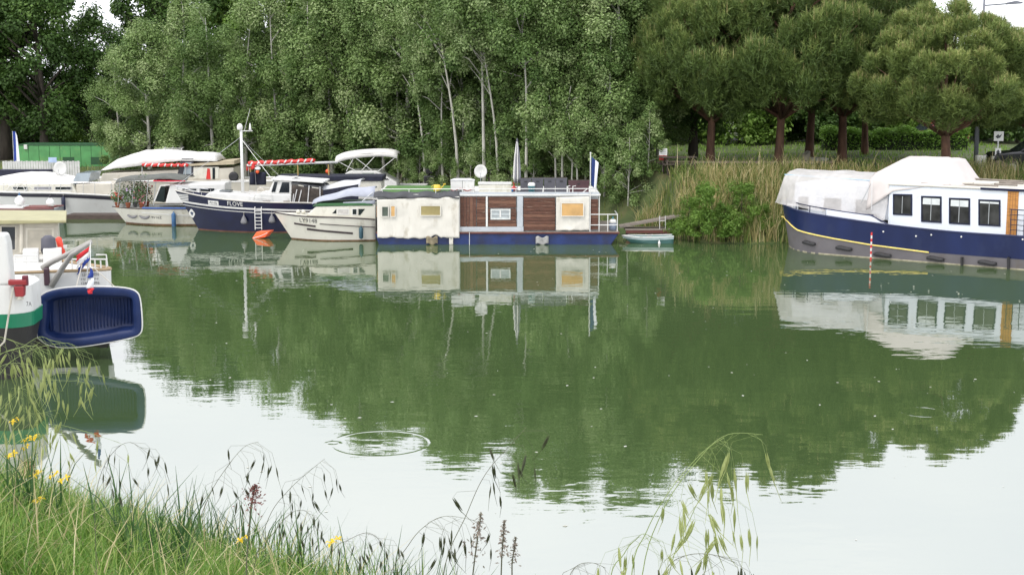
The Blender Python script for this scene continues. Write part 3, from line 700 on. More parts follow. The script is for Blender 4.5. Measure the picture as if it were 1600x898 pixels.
# things standing on the roof
def on_roof(px, y): q = H.p(px, 300, y); return H.loc + Vector((q.x, y, zroof))
crate_m = mat('dark_grey_crate', (.075, .075, .09), .6, .15, 4); crate_m2 = mat('maroon_crate', (.07, .03, .035), .6, .2, 4)
for i, (p0, p1, pt, m, lab) in enumerate([(813, 830, 279, crate_m, 'dark grey planter crate beside the closed parasol'), (831, 849, 278.5, crate_m, 'dark grey planter crate behind the teal bucket'), (850, 867.5, 278.5, crate_m, 'dark grey planter crate in the middle of the roof row'),
                                          (868, 886, 278.5, crate_m, 'dark grey planter crate next to the maroon crate'), (888, 920.5, 282.5, crate_m2, 'wide maroon crate on the houseboat roof beside the flag')]):
    y = .75; a = H.p(p0, 300, y).x; b = H.p(p1, 300, y).x; zt = H.p(p0, pt, y).z
    o = fr_at('roof_crate', lab, 'crate', H.loc + Vector(((a + b) / 2, y + .2, zroof)), 0, 'crates along the houseboat roof'); hw = (b - a) / 2; hh = zt - zroof
    mb = MB(); mb.prism([(-hw * .96, 0), (hw * .96, 0), (hw, hh), (-hw, hh)], -.2, .2); mb.build('body', m, o.o, bevel=.015)
    MB().box(-hw - .004, hw + .004, -.21, .21, hh - .06, hh + .004).build('rim', m, o.o)
    MB().box(-.06, .06, -.216, -.205, hh - .15, hh - .11).build('handle_slot', black, o.o)
    MB().box(-hw * .9, hw * .9, -.18, .18, hh + .005, hh + .012).build('soil', mat('soil', (.03, .022, .015), .95), o.o)
o = fr_at('bucket', 'teal bucket with a white lid on the houseboat roof edge', 'bucket', on_roof(830.5, .42)); r = .14
MB().lathe([(r * .85, 0), (r, .28), (r * 1.05, .28), (r * 1.05, .31)], 14).build('body', mat('teal_plastic', (.05, .20, .24), .4), o.o, smooth=True)
MB().lathe([(r * 1.07, .31), (r * 1.09, .33), (r * 1.0, .42), (r * .5, .45)], 14).build('lid', white, o.o, smooth=True)
o = fr_at('storage_chest', 'long low white storage chest on the houseboat roof', 'chest', on_roof(773.5, .75)); hw = (H.p(799, 300, .75).x - H.p(748, 300, .75).x) / 2
MB().box(-hw, hw, -.25, .25, 0, .36).build('body', cream, o.o, bevel=.02); MB().box(-hw - .02, hw + .02, -.27, .27, .363, .44).build('lid', white, o.o, bevel=.02)
o = fr_at('storage_box', 'white double box with a red cord in front on the houseboat roof', 'box', on_roof(723, 1.0)); hw = (H.p(741.5, 300, 1).x - H.p(705, 300, 1).x) / 2
for k in (-1, 1): MB().box(min(.006 * k, hw * k), max(.006 * k, hw * k), -.3, .3, 0, .5).build('body', white, o.o, bevel=.012)
MB().prism([(-hw - .02, .503), (hw + .02, .503), (hw * .6, .56), (-hw * .7, .56)], -.32, .32).build('lid', mat('pale_lid', (.62, .63, .64), .5), o.o)
pts = [(-hw + 2 * hw * i / 10, -.33, .14 - .05 * math.sin(i * 1.1)) for i in range(11)]; MB().tube(pts, .016, 5).build('cord', dred, o.o)
def dish(px, py, y, rpx, label, base_z, root, m=white):
    """satellite dish on a short mast"""
    q = root.p(px, py, y); o = fr_at('satellite_dish', label, 'dish', root.loc + Vector((q.x, y, base_z)))
    rad = rpx / FPX * (root.loc.y + y) ; zc = q.z - base_z
    mb = MB(); n = 18; vs = [(0, -.06 + .10, zc)]; fs = []
    for k in range(1, 4):
        for i in range(n):
            a_ = 2 * math.pi * i / n; rr2 = rad * k / 3; vs.append((rr2 * math.cos(a_), .04 - .09 * (k / 3) ** 2, zc + rr2 * math.sin(a_) * 1.05 + .02))
    for i in range(n):
        fs.append((0, 1 + i, 1 + (i + 1) % n))
        for k in range(2): fs.append((1 + k * n + i, 1 + (k + 1) * n + i, 1 + (k + 1) * n + (i + 1) % n, 1 + k * n + (i + 1) % n))
    mb.add(vs, fs); mb.build('reflector', m, o.o, smooth=True, solid=.012)
    MB().tube([(0, .06, 0), (0, .06, zc)], .02, 6).build('mast', alu, o.o)
    MB().tube([(0, .04, zc - rad), (0, -.30, zc - rad * .55), (0, -.32, zc - .05)], .012, 5).build('feed_arm', alu, o.o)
    MB().lathe([(.03, 0), (.035, .06)], 8, (0, -.34, zc - .08)).build('receiver', alu, o.o)
dish(751, 268.5, 1.6, 10, 'small white satellite dish on the houseboat roof', zroof, H)
o = fr_at('parasol', 'closed grey and white striped parasol standing on the houseboat roof', 'parasol', on_roof(808, .95)); zt = H.p(808, 219, .95).z - zroof
MB().tube([(0, 0, 0), (0, 0, zt)], .022, 6).build('pole', alu, o.o)
MB().lathe([(.28, 0), (.28, .05), (.06, .09)], 14).build('base', crate_m, o.o)
n = 14
for k in range(7):
    mb = MB(); a0, a1 = 2 * math.pi * k / 7, 2 * math.pi * (k + 1) / 7; am = (a0 + a1) / 2; vs = []
    for z, r in ((.42, .10), (.6, .15), (1.0, .135), (1.5, .10), (zt - .05, .03)):
        vs += [(r * .55 * math.cos(a0), r * .55 * math.sin(a0), z), (r * 1.15 * math.cos(am), r * 1.15 * math.sin(am), z - .05 * (z < .5)), (r * .55 * math.cos(a1), r * .55 * math.sin(a1), z)]
    mb.add(vs, [(3 * j + i, 3 * j + i + 1, 3 * j + 4 + i, 3 * j + 3 + i) for j in range(4) for i in (0, 1)])
    mb.build('folded_panel', canvas if k % 2 else mat('grey_parasol_cloth', (.22, .22, .25), .85), o.o, smooth=True, solid=.006)
MB().lathe([(.03, 0), (.045, .05), (.01, .14)], 8, (0, 0, zt - .06)).build('finial', crate_m, o.o)
for px, y, lab, m, w, h in [(782, 1.1, 'pink plastic toy bundle on the houseboat roof', mat('pink_plastic', (.55, .05, .12), .5), .2, .26), (794, .9, 'bright blue plastic sack on the houseboat roof', mat('bright_blue_plastic', (.06, .25, .6), .5), .22, .36), (764, 1.9, 'dark brown round stool cushion behind the white chest', mat('dark_brown_cloth', (.03, .018, .014), .9), .3, .5),
                            (803, 1.3, 'red plastic can beside the closed parasol', red, .16, .34)]:
    o = fr_at('roof_sack', lab, 'sack', on_roof(px, y)); mb = MB(); n_ = 12; vs = []
    mb.grid(13, 7, lambda u, v: (w * math.sin(math.pi * min(.97, v + .25)) * math.cos(2 * math.pi * u) * (1 + .2 * math.sin(5 * u * 6.28)), w * .8 * math.sin(math.pi * min(.97, v + .25)) * math.sin(2 * math.pi * u), h * v)); mb.build('sack', m, o.o, smooth=True)
    MB().lathe([(.03, h - .02), (.05, h + .05)], 6).build('tied_neck', m, o.o)
o = fr_at('watering_can', 'yellow watering can on the green roof mat', 'watering can', on_roof(683, 1.2) + Vector((0, 0, .03)))
MB().lathe([(.13, 0), (.15, .05), (.14, .24), (.1, .27)], 12).build('body', yellow, o.o, smooth=True); MB().tube([(.12, 0, .08), (.3, 0, .28)], [.03, .02], 6).build('spout', yellow, o.o); MB().tube([(-.13, 0, .06), (-.24, 0, .2), (-.1, 0, .27)], .015, 5).build('handle', yellow, o.o)
MB().lathe([(.05, 0), (.06, .05)], 8, (.31, 0, .27)).build('rose', yellow, o.o)
for px, y, lab in [(706, .5, 'heap of dark hose and rope on the front roof edge')]:
    o = fr_at('hose_heap', lab, 'hose', on_roof(px, y)); rr2 = random.Random(8)
    mb = MB(); mb.tube([(-.6 + i * .03 + .1 * math.sin(i * .9), .1 * math.cos(i * 1.3), .05 + .05 * abs(math.sin(i * .7))) for i in range(36)], .025, 5); mb.build('hose', dkcanvas, o.o, smooth=True)
# flag on the stern corner
o = fr_at('boat_flag', 'blue and white flag hanging limp on a white pole at the houseboat stern', 'flag', H.loc + Vector((H.p(922, 334, .06).x, .06, zdeck + .05))); zt = H.p(922, 240, .06).z - zdeck - .05
MB().tube([(0, 0, 0), (0, 0, zt)], .022, 6).build('pole', white, o.o)
MB().ball((0, 0, zt + .02), .035).build('finial', white, o.o)
for nm, c0, c1, m in (('blue_field', 0, .55, mat('flag_blue', (.015, .04, .16), .8)), ('white_field', .55, 1.0, mat('flag_white', (.75, .76, .8), .8))):
    mb = MB(); mb.grid(10, 16, lambda u, v: ((.04 + (c0 + (c1 - c0) * u) * .26 * (1.1 - .35 * v)), -.03 * math.sin(9 * (c0 + (c1 - c0) * u) + 2 * v), zt - .12 - v * 1.15 - (c0 + (c1 - c0) * u) * .25 * (1 - .2 * v))); mb.build(nm, m, o.o, smooth=True, solid=.004)
# gas bottle on the stern deck
o = fr_at('gas_bottle', 'grey gas bottle with white top on the houseboat stern deck', 'gas bottle', H.loc + Vector((H.p(957.5, 358, .45).x, .45, zdeck + .05)))
MB().lathe([(.12, 0), (.15, .03), (.15, .3)], 14).build('lower_body', mat('blue_grey_enamel', (.16, .2, .27), .4), o.o, smooth=True)
MB().lathe([(.15, .3), (.15, .38), (.12, .45), (.05, .47)], 14).build('shoulder', white, o.o, smooth=True); MB().lathe([(.03, .47), (.04, .56)], 8).build('valve', mat('teal_plastic', (.05, .20, .24), .4), o.o)

# ---------------------------------------------------------------- gangway, landing stage, rowing boat
G = fr_at('landing_stage', 'low grey plank landing stage between houseboat and reeds', 'jetty', atZ(978, 371.5) + Vector((0, .3, 0)))
x1 = G.p(1059, 366, 0).x
for i in range(5):
    MB().box(.0, x1 - .03 * (i % 2), i * .24, i * .24 + .225, .27, .32).build('plank', grey_wood, G.o)
MB().box(.02, x1 - .05, -.03, 0.0, .16, .28).build('front_beam', wood('red_brown_deck_edge', (.12, .04, .03)), G.o)
for x in (.15, x1 / 2, x1 - .2):
    for y in (.1, 1.0): MB().tube([(x, y, -1.0), (x, y, .27)], .06, 7).build('pile', grey_wood, G.o)
gw = fr_at('gangway', 'sloping grey gangway plank leading from the houseboat to the bank', 'gangway', atZ(968, 372) + Vector((0, .75, 0)))
P0 = gw.p(968, 354.5, 0); P1 = gw.p(1074, 335.5, 0)
mb = MB(); mb.prism([(P0.x, P0.z - .05), (P1.x, P1.z - .05), (P1.x, P1.z + .04), (P0.x, P0.z + .04)], -.04, .0); mb.build('side_beam', grey_wood, gw.o)
mb = MB(); mb.prism([(P0.x, P0.z - .05), (P1.x, P1.z - .05), (P1.x, P1.z + .04), (P0.x, P0.z + .04)], .6, .64); mb.build('side_beam', grey_wood, gw.o)
for i in range(12):
    t0, t1 = i / 12, (i + .92) / 12; a, b = P0.lerp(P1, t0), P0.lerp(P1, t1)
    MB().prism([(a.x, a.z), (b.x, b.z), (b.x, b.z + .025), (a.x, a.z + .025)], .002, .598).build('tread', grey_wood, gw.o)
for px in (1030.5, 1039.5):
    a = gw.p(px, 356, -.02); b = gw.p(px, 337, -.02); MB().tube([(a.x, -.06, .32), (b.x, -.06, b.z)], .02, 6).build('hand_post', white, gw.o)
a = gw.p(1030.5, 345, -.02); b = gw.p(1039.5, 345, -.02); MB().tube([(a.x, -.06, a.z), (b.x, -.06, b.z)], .014, 5).build('cross_bar', white, gw.o)
D = Frame('rowing_boat', 'small teal rowing boat with pale rim tucked under the landing stage', 'boat', 973, 381)
hu = Hull(D.p(1053, 380).x, .8, .3, .27, .3, .35, .8, 2.0, .8, .7, -.12)
hu.mesh(20, 6).build('hull', mat('teal_boat_paint', (.05, .14, .13), .35, .15, 3), D.o, smooth=True)
hu.strip(lambda x: hu.sheer(x) - .12, lambda x: hu.sheer(x) - .0).build('pale_band', mat('pale_teal', (.40, .50, .50), .4), D.o)
hu.rail(lambda x: hu.sheer(x), .022).build('gunwale', white, D.o); hu.deck(.1).build('inside', mat('pale_teal', (.4, .5, .5), .4), D.o)
MB().box(hu.L * .5, hu.L * .5 + .2, .05, .75, .2, .23).build('thwart', grey_wood, D.o)
fender(D, hu, D.p(1030, 380).x, -.03, .1, .05, whitefen, 'tiny white float against the teal rowing boat', rope=False)

# ---------------------------------------------------------------- cruiser LY9148
C = Frame('cabin_cruiser', 'small cream cabin cruiser lettered LY9148 with a green cabin top', 'boat', 423, 378, R(1.5))
hu = Hull(C.p(586, 378).x, 2.3, C.p(423, 331, 1.15).z, C.p(520, 339).z, C.p(586, 343).z, .72, 2.0, 2.0, .9, .78)
hu.mesh().build('hull', cream, C.o, smooth=True); hu.deck(.03).build('deck', cream, C.o)
hu.strip(-.1, .05, off=.006).build('antifoul', rust, C.o)
hu.rail(lambda x: hu.sheer(x) - .01, .03, off=.005).build('rubbing_strake', mat('dark_brown_rubber', (.03, .02, .022), .6), C.o)
hu.letter('LY9148', C.p(466, 345).x, C.p(466, 347.0, .3).z, .17, C.p(495, 345).x - C.p(466, 345).x, mat('faded_black_letters', (.05, .05, .055), .6), C.o, slope=-.03)
for p0, p1, z0, z1, hgt in [(458, 492.5, 350, 354, .06), (479, 551, 358, 365, .07), (500, 586, 349, 355.5, .02)]:
    xa_, xb_ = C.p(p0, z0, .2).x, C.p(p1, z1, .05).x; za, zb_ = C.p(p0, z0, .3).z, C.p(p1, z1, .08).z
    f = lambda x, xa_=xa_, xb_=xb_, za=za, zb_=zb_: za + (zb_ - za) * (x - xa_) / (xb_ - xa_)
    hu.strip(lambda x: f(x) - hgt / 2, lambda x: f(x) + hgt / 2, xa_, xb_, .02, 12, (-1,)).build('side_strake', mat('dark_brown_rubber', (.03, .02, .022), .6), C.o, solid=.03)
zd = hu.sheer(1.6) - .02; yw0, yw1 = .32, 1.98
cab = [C.xz(478, 337, .4), C.xz(494, 322.5, .4), C.xz(587, 320, .4), C.xz(587, 342, .4)]
MB().prism(cab, yw0, yw1, poly2=cab).build('coachroof', cream, C.o, bevel=.04)
top = [C.xz(488, 322, .4), C.xz(500, 317.5, .4), C.xz(570, 317, .4), C.xz(585, 321, .4)]
MB().prism(top, yw0 - .03, yw1 + .03).build('cabin_top', mat('dark_green_paint', (.03, .11, .035), .5, .15, 3), C.o, bevel=.02)
window(C, 527, 545.5, 326.5, 335.5, yw0, white, mat('pale_curtain', (.5, .48, .45), .3, .2, 6), .03)
window(C, 550, 558, 326, 336, yw0, white, glass, .025)
MB().prism([C.xz(519, 333.5, yw0), C.xz(525.5, 333.5, yw0), C.xz(525.5, 326.5, yw0)], yw0 - .012, yw0 + .01).build('corner_pane', glass, C.o)
MB().prism([C.xz(560, 336, yw0), C.xz(563, 336, yw0), C.xz(570.5, 326.5, yw0), C.xz(560, 326.5, yw0)], yw0 - .012, yw0 + .01).build('corner_pane', glass, C.o)
MB().grid(12, 8, lambda u, v: Vector((C.p(488 + 98 * u, 318, .5).x, .35 + 1.6 * v, C.p(488 + 98 * u, 318.5 - 27 * (u ** .85) if u < .68 else 318.5 - 27 * (.68 ** .85) - 3 * (u - .68), .5).z + .12 * math.sin(math.pi * v) - .25 * max(0, 1 - 6 * v) * u + .02 * math.sin(14 * u)))).build('cockpit_cover', gcanvas, C.o, smooth=True, solid=.012)
MB().grid(8, 4, lambda u, v: Vector((C.p(536 + 50 * u, 316, .34).x, .34, C.p(536 + 50 * u, 316 - 14 * u + (3 + 10 * u - 4 * u) * v * .6, .34).z - .3 * u))).build('cover_skirt', gcanvas, C.o, smooth=True, solid=.01)
for px0, py0, px1, py1 in [(562, 318, 583, 300), (575, 330, 570, 312), (583, 342, 583, 312)]:
    MB().tube([C.p(px0, py0, .36), C.p(px1, py1, .36)], .018, 5).build('cover_stay', alu, C.o)
for px in (466, 474): MB().ball((C.p(px, 329, 1.0).x, 1.0, hu.sheer(.9) + .08), .09).build('deck_vent', cream, C.o, smooth=True)
fender(C, hu, C.p(564, 360).x, .10, .60, .085, mat('teal_fender_vinyl', (.025, .075, .1), .5), 'dark teal fender hanging on the cream cruiser LY9148')

# ---------------------------------------------------------------- navy boat FLOVE
N = Frame('motor_sailer', 'navy blue boat lettered FLOVE with white mast and white cabin', 'boat', 262, 364, R(-1))
hu = Hull(9.2, 3.0, N.p(262, 297, 1.5).z, N.p(403, 316, .1).z, 1.2, 1.0, 3.4, 2.1, .85, .80); NH = hu
hu.mesh(34, 9).build('hull', navy, N.o, smooth=True); hu.deck(.16, inset=.05).build('deck', white, N.o)
hu.strip(-.1, .04, off=.005).build('antifoul', mat('dull_red_antifoul', (.13, .05, .04), .8, .3, 4), N.o)
band = lambda x: 1.24 - .085 * x + .006 * x * x
hu.strip(lambda x: band(x), lambda x: band(x) + .07, off=.012).build('white_band', white, N.o, solid=.02)
hu.strip(lambda x: band(x) - .13, lambda x: band(x) - .10, off=.012).build('thin_white_line', white, N.o)
hu.rail(lambda x: hu.sheer(x), .03, off=-.01).build('cap_rail', mat('pale_cap_rail', (.5, .48, .44), .5), N.o)
for k in range(4):
    x0_ = N.p(274, 306, 1.2).x + .03 * k; z_ = N.p(274, 304.5 + 2.7 * k, 1.1).z
    hu.strip(lambda x: z_ - .028 - .02 * (x - x0_), lambda x: z_ + .02 - .02 * (x - x0_), x0_, x0_ + .62 - .04 * k, .014, 8, (-1,)).build('bow_stripe', white, N.o)
hu.letter('FLOVE', N.p(355, 320, .2).x, N.p(355, 320.5, .3).z, .19, N.p(380.5, 320, .2).x - N.p(355, 320, .2).x, white, N.o, slope=-.05)
xa_ = N.p(324, 319, .35).x; za = N.p(324, 320, .35).z
hu.strip(lambda x: za - .04 * (x - xa_), lambda x: za + .19 - .04 * (x - xa_), xa_, xa_ + .5, .012, 6, (-1,)).build('name_plate', white, N.o)
hu.letter('Al-dy', xa_ + .06, za + .05, .1, .38, mat('faded_black_letters', (.05, .05, .055), .6), N.o, off=.02, slope=-.04)
# bow emblem: a white badge with a dark bird-like figure
cx, cz = N.p(296, 335, .9).x, N.p(296, 335, .9).z
vs = []; 
for i in range(16):
    a_ = 2 * math.pi * i / 16; rr2 = .19 * (1 + .1 * math.cos(4 * a_)); vs.append(hu.pt(cx + rr2 * .8 * math.cos(a_), cz + rr2 * math.sin(a_), -1, .012))
MB().add(vs, [tuple(range(16))]).build('bow_emblem', white, N.o)
MB().add([hu.pt(cx + a_, cz + b_, -1, .02) for a_, b_ in [(-.1, .07), (-.04, .04), (0, .09), (.04, .04), (.1, .07), (.05, -.03), (0, -.11), (-.05, -.03)]], [tuple(range(8))]).build('emblem_figure', mat('emblem_blue', (.03, .05, .1), .6), N.o)
# cabins
c1 = [N.xz(318, 308, .8), N.xz(328, 300, .8), N.xz(398, 305, .8), N.xz(398, 318, .8)]
MB().prism(c1, .75, 2.25).build('fore_cabin', white, N.o, bevel=.05)
zc0 = 1.0; c2 = [(N.p(394, 300, .5).x, zc0), (N.p(400, 303, .5).x, N.p(400, 303, .5).z), (N.p(455, 303, .5).x, N.p(455, 303, .5).z), (N.p(455, 303, .5).x, zc0)]
MB().prism(c2, .42, 2.58).build('coachroof', white, N.o, bevel=.04)
c3 = [N.xz(418, 303, .6), N.xz(428, 281, .6), N.xz(456, 279, .6), N.xz(456, 303, .6)]
MB().prism(c3, .6, 2.4).build('wheelhouse', white, N.o, bevel=.04)
MB().prism([N.xz(424, 281, .55), N.xz(424, 279, .55), N.xz(505, 284, .55), N.xz(505, 286, .55)], .5, 2.5).build('wheelhouse_roof', mat('pale_roof', (.62, .62, .6), .5), N.o)
for q in ([(424, 300), (429, 284), (434, 284), (430, 300)], [(436, 301), (441, 285), (452, 285), (452, 301)]):
    MB().prism([N.xz(*e, .6) for e in q], .58, .61).build('window', glass, N.o)
for p0, p1 in ((410, 422), (442, 453)):
    MB().prism([N.xz(p0, 319.5, .42), N.xz(p1, 319.5, .42), N.xz(p1, 314, .42), N.xz(p0 + 1, 314, .42)], .40, .43).build('brown_port', mat('brown_tinted_glass', (.13, .07, .045), .2), N.o)
MB().grid(14, 10, lambda u, v: Vector((N.p(456 + 49 * u, 300, .6).x, .5 + 2.0 * v, N.p(456 + 49 * u, 286 + 8 * u, .6).z + .16 * math.sin(math.pi * v) + .04 * mnoise.noise((u * 6, v * 6, 2))))).build('cockpit_canopy', dkcanvas, N.o, smooth=True, solid=.02)
MB().grid(12, 8, lambda u, v: Vector((N.p(456 + 49 * u, 300, .5).x, .5 + .05 * mnoise.noise((u * 7, v * 7, 9)), N.p(456 + 49 * u, 289 + 7 * u + 34 * v, .5).z))).build('canopy_side', mat('brown_black_canvas', (.045, .036, .03), .85, .4, 5, bump=.4), N.o, smooth=True, solid=.012)
for px0, py0, px1, py1 in [(458, 322, 464, 296), (465, 323, 471, 297), (456, 327, 459, 303), (480, 325, 483, 290), (500, 328, 500, 292)]:
    MB().tube([N.p(px0, py0, .44), N.p(px1, py1, .44)], .022, 5).build('canopy_hoop', mat('pale_tube', (.6, .6, .6), .4), N.o)
MB().grid(14, 8, lambda u, v: Vector((N.p(497 + 66 * u, 290, .7).x, .6 + 1.9 * v, N.p(497 + 66 * u, 296 - 12 * u + 5 * math.sin(9 * u) * .3, .7).z + .1 * math.sin(math.pi * v) - .15 * (v < .1)))).build('aft_cover', mat('pale_grey_cover', (.5, .51, .53), .8, .1, 4, bump=.3), N.o, smooth=True, solid=.015)
MB().grid(10, 6, lambda u, v: Vector((N.p(505 + 55 * u, 300, .5).x, .5, N.p(505 + 55 * u, 297 - 9 * u + 24 * v, .5).z))).build('aft_canopy_side', mat('navy_canvas', (.012, .014, .03), .85, .4, 5), N.o, solid=.012)
# mast with dome, spreader light, aerials
xm = N.p(379.5, 305, 1.5).x; zm0 = hu.sheer(xm) - .1; zm1 = N.p(379, 203, 1.5).z
MB().tube([(xm, 1.5, zm0), (xm, 1.5, zm1)], [.075, .06], 9).build('mast', white, N.o, smooth=True)
MB().lathe([(.10, 0), (.13, .04), (.13, .16), (.08, .25), (.02, .28)], 12, (xm - .05, 1.5, zm1)).build('radar_dome', white, N.o, smooth=True)
MB().tube([(xm, 1.5, zm1 - .05), (xm + .5, 1.5, zm1 - .05)], .02, 6).build('spreader', white, N.o)
MB().lathe([(.07, 0), (.05, .1), (.02, .32)], 8, (xm + .4, 1.5, zm1 - .03)).build('horn_light', white, N.o, smooth=True)
MB().tube([(xm + .14, 1.5, zm1 - .05), (xm + .42, 1.5, N.p(392, 170, 1.5).z)], .01, 5).build('aerial', white, N.o)
MB().tube([(xm - .09, 1.5, zm1 - .5), (xm - .09, 1.5, zm1 - .95)], .04, 6).build('lamp_bracket', black, N.o)
MB().lathe([(.2, 0), (.16, .08)], 10, (xm, 1.5, zm0)).build('mast_foot', white, N.o)
# pulpit and side rails
pp = []
for i in range(9): pp.append(((.05 + i * .34), None))
for i in range(9):
    x = .12 + i * .42; z = hu.sheer(x); yb = hu.hb(x, z)
    for sd in (-1, 1): 
        if i < 4: MB().tube([(x, 1.5 + sd * max(0, yb - .06), z), (x, 1.5 + sd * max(0, yb - .06), z + .2 - .02 * i)], .012, 5).build('stanchion', alu, N.o)
for sd in (-1, 1):
    MB().tube([(.02 + i * .18, 1.5 + sd * max(0, hu.hb(.05 + i * .18, hu.sheer(i * .18)) - .06), hu.sheer(i * .18) + .2 - .009 * i) for i in range(8)], .016, 5).build('pulpit_rail', alu, N.o)
    xr0, xr1 = N.p(390, 290, .5).x, N.p(425, 290, .5).x
    for zr in (.55, .3): MB().tube([(xr0, 1.5 + sd * 1.15, 1.25 + zr), (xr1, 1.5 + sd * 1.15, 1.15 + zr)], .014, 5).build('side_rail', white, N.o)
    for x in (xr0, (xr0 + xr1) / 2, xr1): MB().tube([(x, 1.5 + sd * 1.15, 1.05), (x, 1.5 + sd * 1.15, 1.75)], .014, 5).build('stanchion', white, N.o)
MB().box(N.p(382, 300, 2).x, N.p(418, 300, 2).x, 2.3, 2.5, 1.2, 1.42).build('wood_locker', teak, N.o)
grey_tri = mat('grey_vinyl', (.17, .17, .18), .5, .15, 5)
for px, py in ((381, 345), (425, 343)):
    x, z = N.p(px, py, .1).x, N.p(px, py + 5, .1).z; y = 1.5 - hu.hb(x, z + .2)
    o = fr_at('fender', 'grey teardrop fender on the navy hull ' + ('under the lettering' if px < 400 else 'beside the white ladder'), 'fender', N.loc + Vector((x, y - .16, z)))
    MB().lathe([(.02, 0), (.14, .03), (.15, .10), (.10, .24), (.03, .36), (.02, .4)], 10).build('body', grey_tri, o.o, smooth=True); MB().tube([(0, 0, .38), (0, .1, hu.sheer(x) - z + .01)], .008, 4).build('rope', mat('rope', (.45, .42, .36), .9), o.o)
# white boarding ladder and orange float
o = fr_at('boarding_ladder', 'white boarding ladder hung over the navy boat above the orange float', 'ladder', N.loc + Vector((N.p(404, 355).x, -.1, .15))); 
zt = N.p(404, 326).z - .15
for x in (-.14, .14): MB().tube([(x, 0, 0), (x, 0, zt), (x, .12, zt + .1), (x, .28, zt + .02)], .02, 6).build('stile', white, o.o)
for i in range(6): MB().tube([(-.14, 0, .08 + i * .15), (.14, 0, .08 + i * .15)], .016, 5).build('rung', white, o.o)
o = fr_at('rescue_float', 'bright orange wedge shaped float on the water by the navy boat', 'float', atZ(397, 371) + Vector((0, 0, -.05)), R(-14))
mb = MB(); mb.prism([(0, 0), (.62, .10), (.86, .38), (.25, .33)], -.3, .16); mb.build('body', orange, o.o, bevel=.03)
MB().tube([(.1, -.315, .06), (.45, -.315, .16), (.75, -.315, .3)], .012, 5).build('grab_line', white, o.o)

for sd in (-1, 1): MB().tube([(xm, 1.5, zm1 - .4), (N.p(430, 300, 1.5).x, 1.5 + sd * .9, 2.35)], .008, 4).build('stay', alu, N.o)
MB().tube([(xm, 1.5, zm1 - .3), (.08, 1.5, hu.sheer(0) + .2)], .008, 4).build('forestay', alu, N.o)
MB().lathe([(.10, -.04), (.16, -.05), (.2, 0), (.16, .05), (.10, .04)], 14, (N.p(408, 300, 2.2).x, 2.1, 1.62), 'y').build('coiled_rope', mat('rope', (.45, .42, .36), .9), N.o, smooth=True)
MB().box(N.p(345, 300, 1.5).x, N.p(362, 300, 1.5).x, 1.2, 1.8, hu.sheer(2.5) + .22, hu.sheer(2.5) + .30).build('deck_hatch', mat('smoked_hatch', (.12, .13, .14), .2), N.o, bevel=.02)
# ---------------------------------------------------------------- cream boat with canopy and flower pots
V = Frame('day_cruiser', 'cream boat with drooping grey canopy and flower pots on its foredeck', 'boat', 165, 353.5, R(1))
hu = Hull(7.0, 2.6, V.p(165, 322, 1.3).z, V.p(260, 326, .05).z, .82, .62, 2.4, 2.1, .9, .8)
hu.mesh().build('hull', cream, V.o, smooth=True); hu.deck(.03).build('deck', mat('pale_deck', (.5, .5, .47), .7), V.o)
hu.strip(-.1, .07, off=.006).build('antifoul', rust, V.o)
hu.rail(lambda x: hu.sheer(x) - .02, .025, off=.005).build('rubbing_strake', mat('dark_brown_rubber', (.03, .02, .022), .6), V.o)
hu.strip(lambda x: hu.sheer(x) - .0, lambda x: hu.sheer(x) + .06, V.p(222, 322, .1).x, V.p(300, 322, .1).x, .0, 10, (-1,)).build('blue_toerail', mat('mid_blue_paint', (.05, .12, .35), .5), V.o, solid=.03)
f = lambda x: .60 - .06 * (x - 1.6)
hu.strip(lambda x: f(x) - .02, lambda x: f(x) + .02, V.p(221, 333, .2).x, V.p(320, 340, .05).x, .02, 14, (-1,)).build('side_strake', white, V.o, solid=.02)
for p0, p1 in ((195, 213), (217, 235)):
    mb = MB(); xs_ = [V.p(p0 + (p1 - p0) * i / 8, 338, .3).x for i in range(9)]
    mb.tube([hu.pt(x, V.p(p0, 337, .4).z - .10 * math.sin(math.pi * i / 8), -1, .04) for i, x in enumerate(xs_)], [.02, .05, .06, .06, .06, .06, .06, .05, .02], 7); mb.build('side_fender', grey_tri, V.o, smooth=True)
hu.letter('9V16Z', V.p(236, 341, .2).x, V.p(236, 341.5, .25).z, .12, .5, mat('faded_black_letters', (.05, .05, .055), .6), V.o)
fender(V, hu, V.p(272, 345).x, -.1, .62, .1, bluefen, 'blue fender hanging on the cream boat next to the navy bow')
zd = .78
MB().prism([V.xz(258, 318, .5), V.xz(266, 288, .5), V.xz(352, 286, .5), V.xz(352, 318, .5)], .45, 2.15).build('cabin', white, V.o, bevel=.06)
window(V, 284, 308, 294, 303, .45, white, glass, .025); window(V, 311, 336, 293.5, 303, .45, white, glass, .025)
MB().prism([V.xz(242, 314, .5), V.xz(252, 291, .5), V.xz(258.5, 291, .5), V.xz(257, 316, .5)], .42, 2.2).build('windscreen', glass, V.o); MB().tube([V.p(241, 315, .4), V.p(251, 290, .4), V.p(266, 289, .4)], .03, 6).build('screen_frame', white, V.o)
MB().grid(16, 8, lambda u, v: Vector((V.p(181 + 112 * u, 280, .5).x, .35 + 1.9 * v, V.p(181 + 112 * u, 284 - 9 * math.sin(min(1, u * 1.3) * 1.8) + 4 * u, .5).z + .12 * math.sin(math.pi * v) - .06 * (v < .1) + .03 * math.sin(11 * u)))).build('canopy', mat('grey_green_canvas', (.10, .105, .095), .85, .2, 4, bump=.4), V.o, smooth=True, solid=.015)
for px in (184, 206, 228, 240): MB().tube([V.p(px, 321, .45), V.p(px + 4, 280, .45)], .018, 5).build('canopy_pole', alu, V.o); MB().tube([V.p(px, 317, 2.1), V.p(px + 4, 277, 2.1)], .018, 5).build('canopy_pole', alu, V.o)
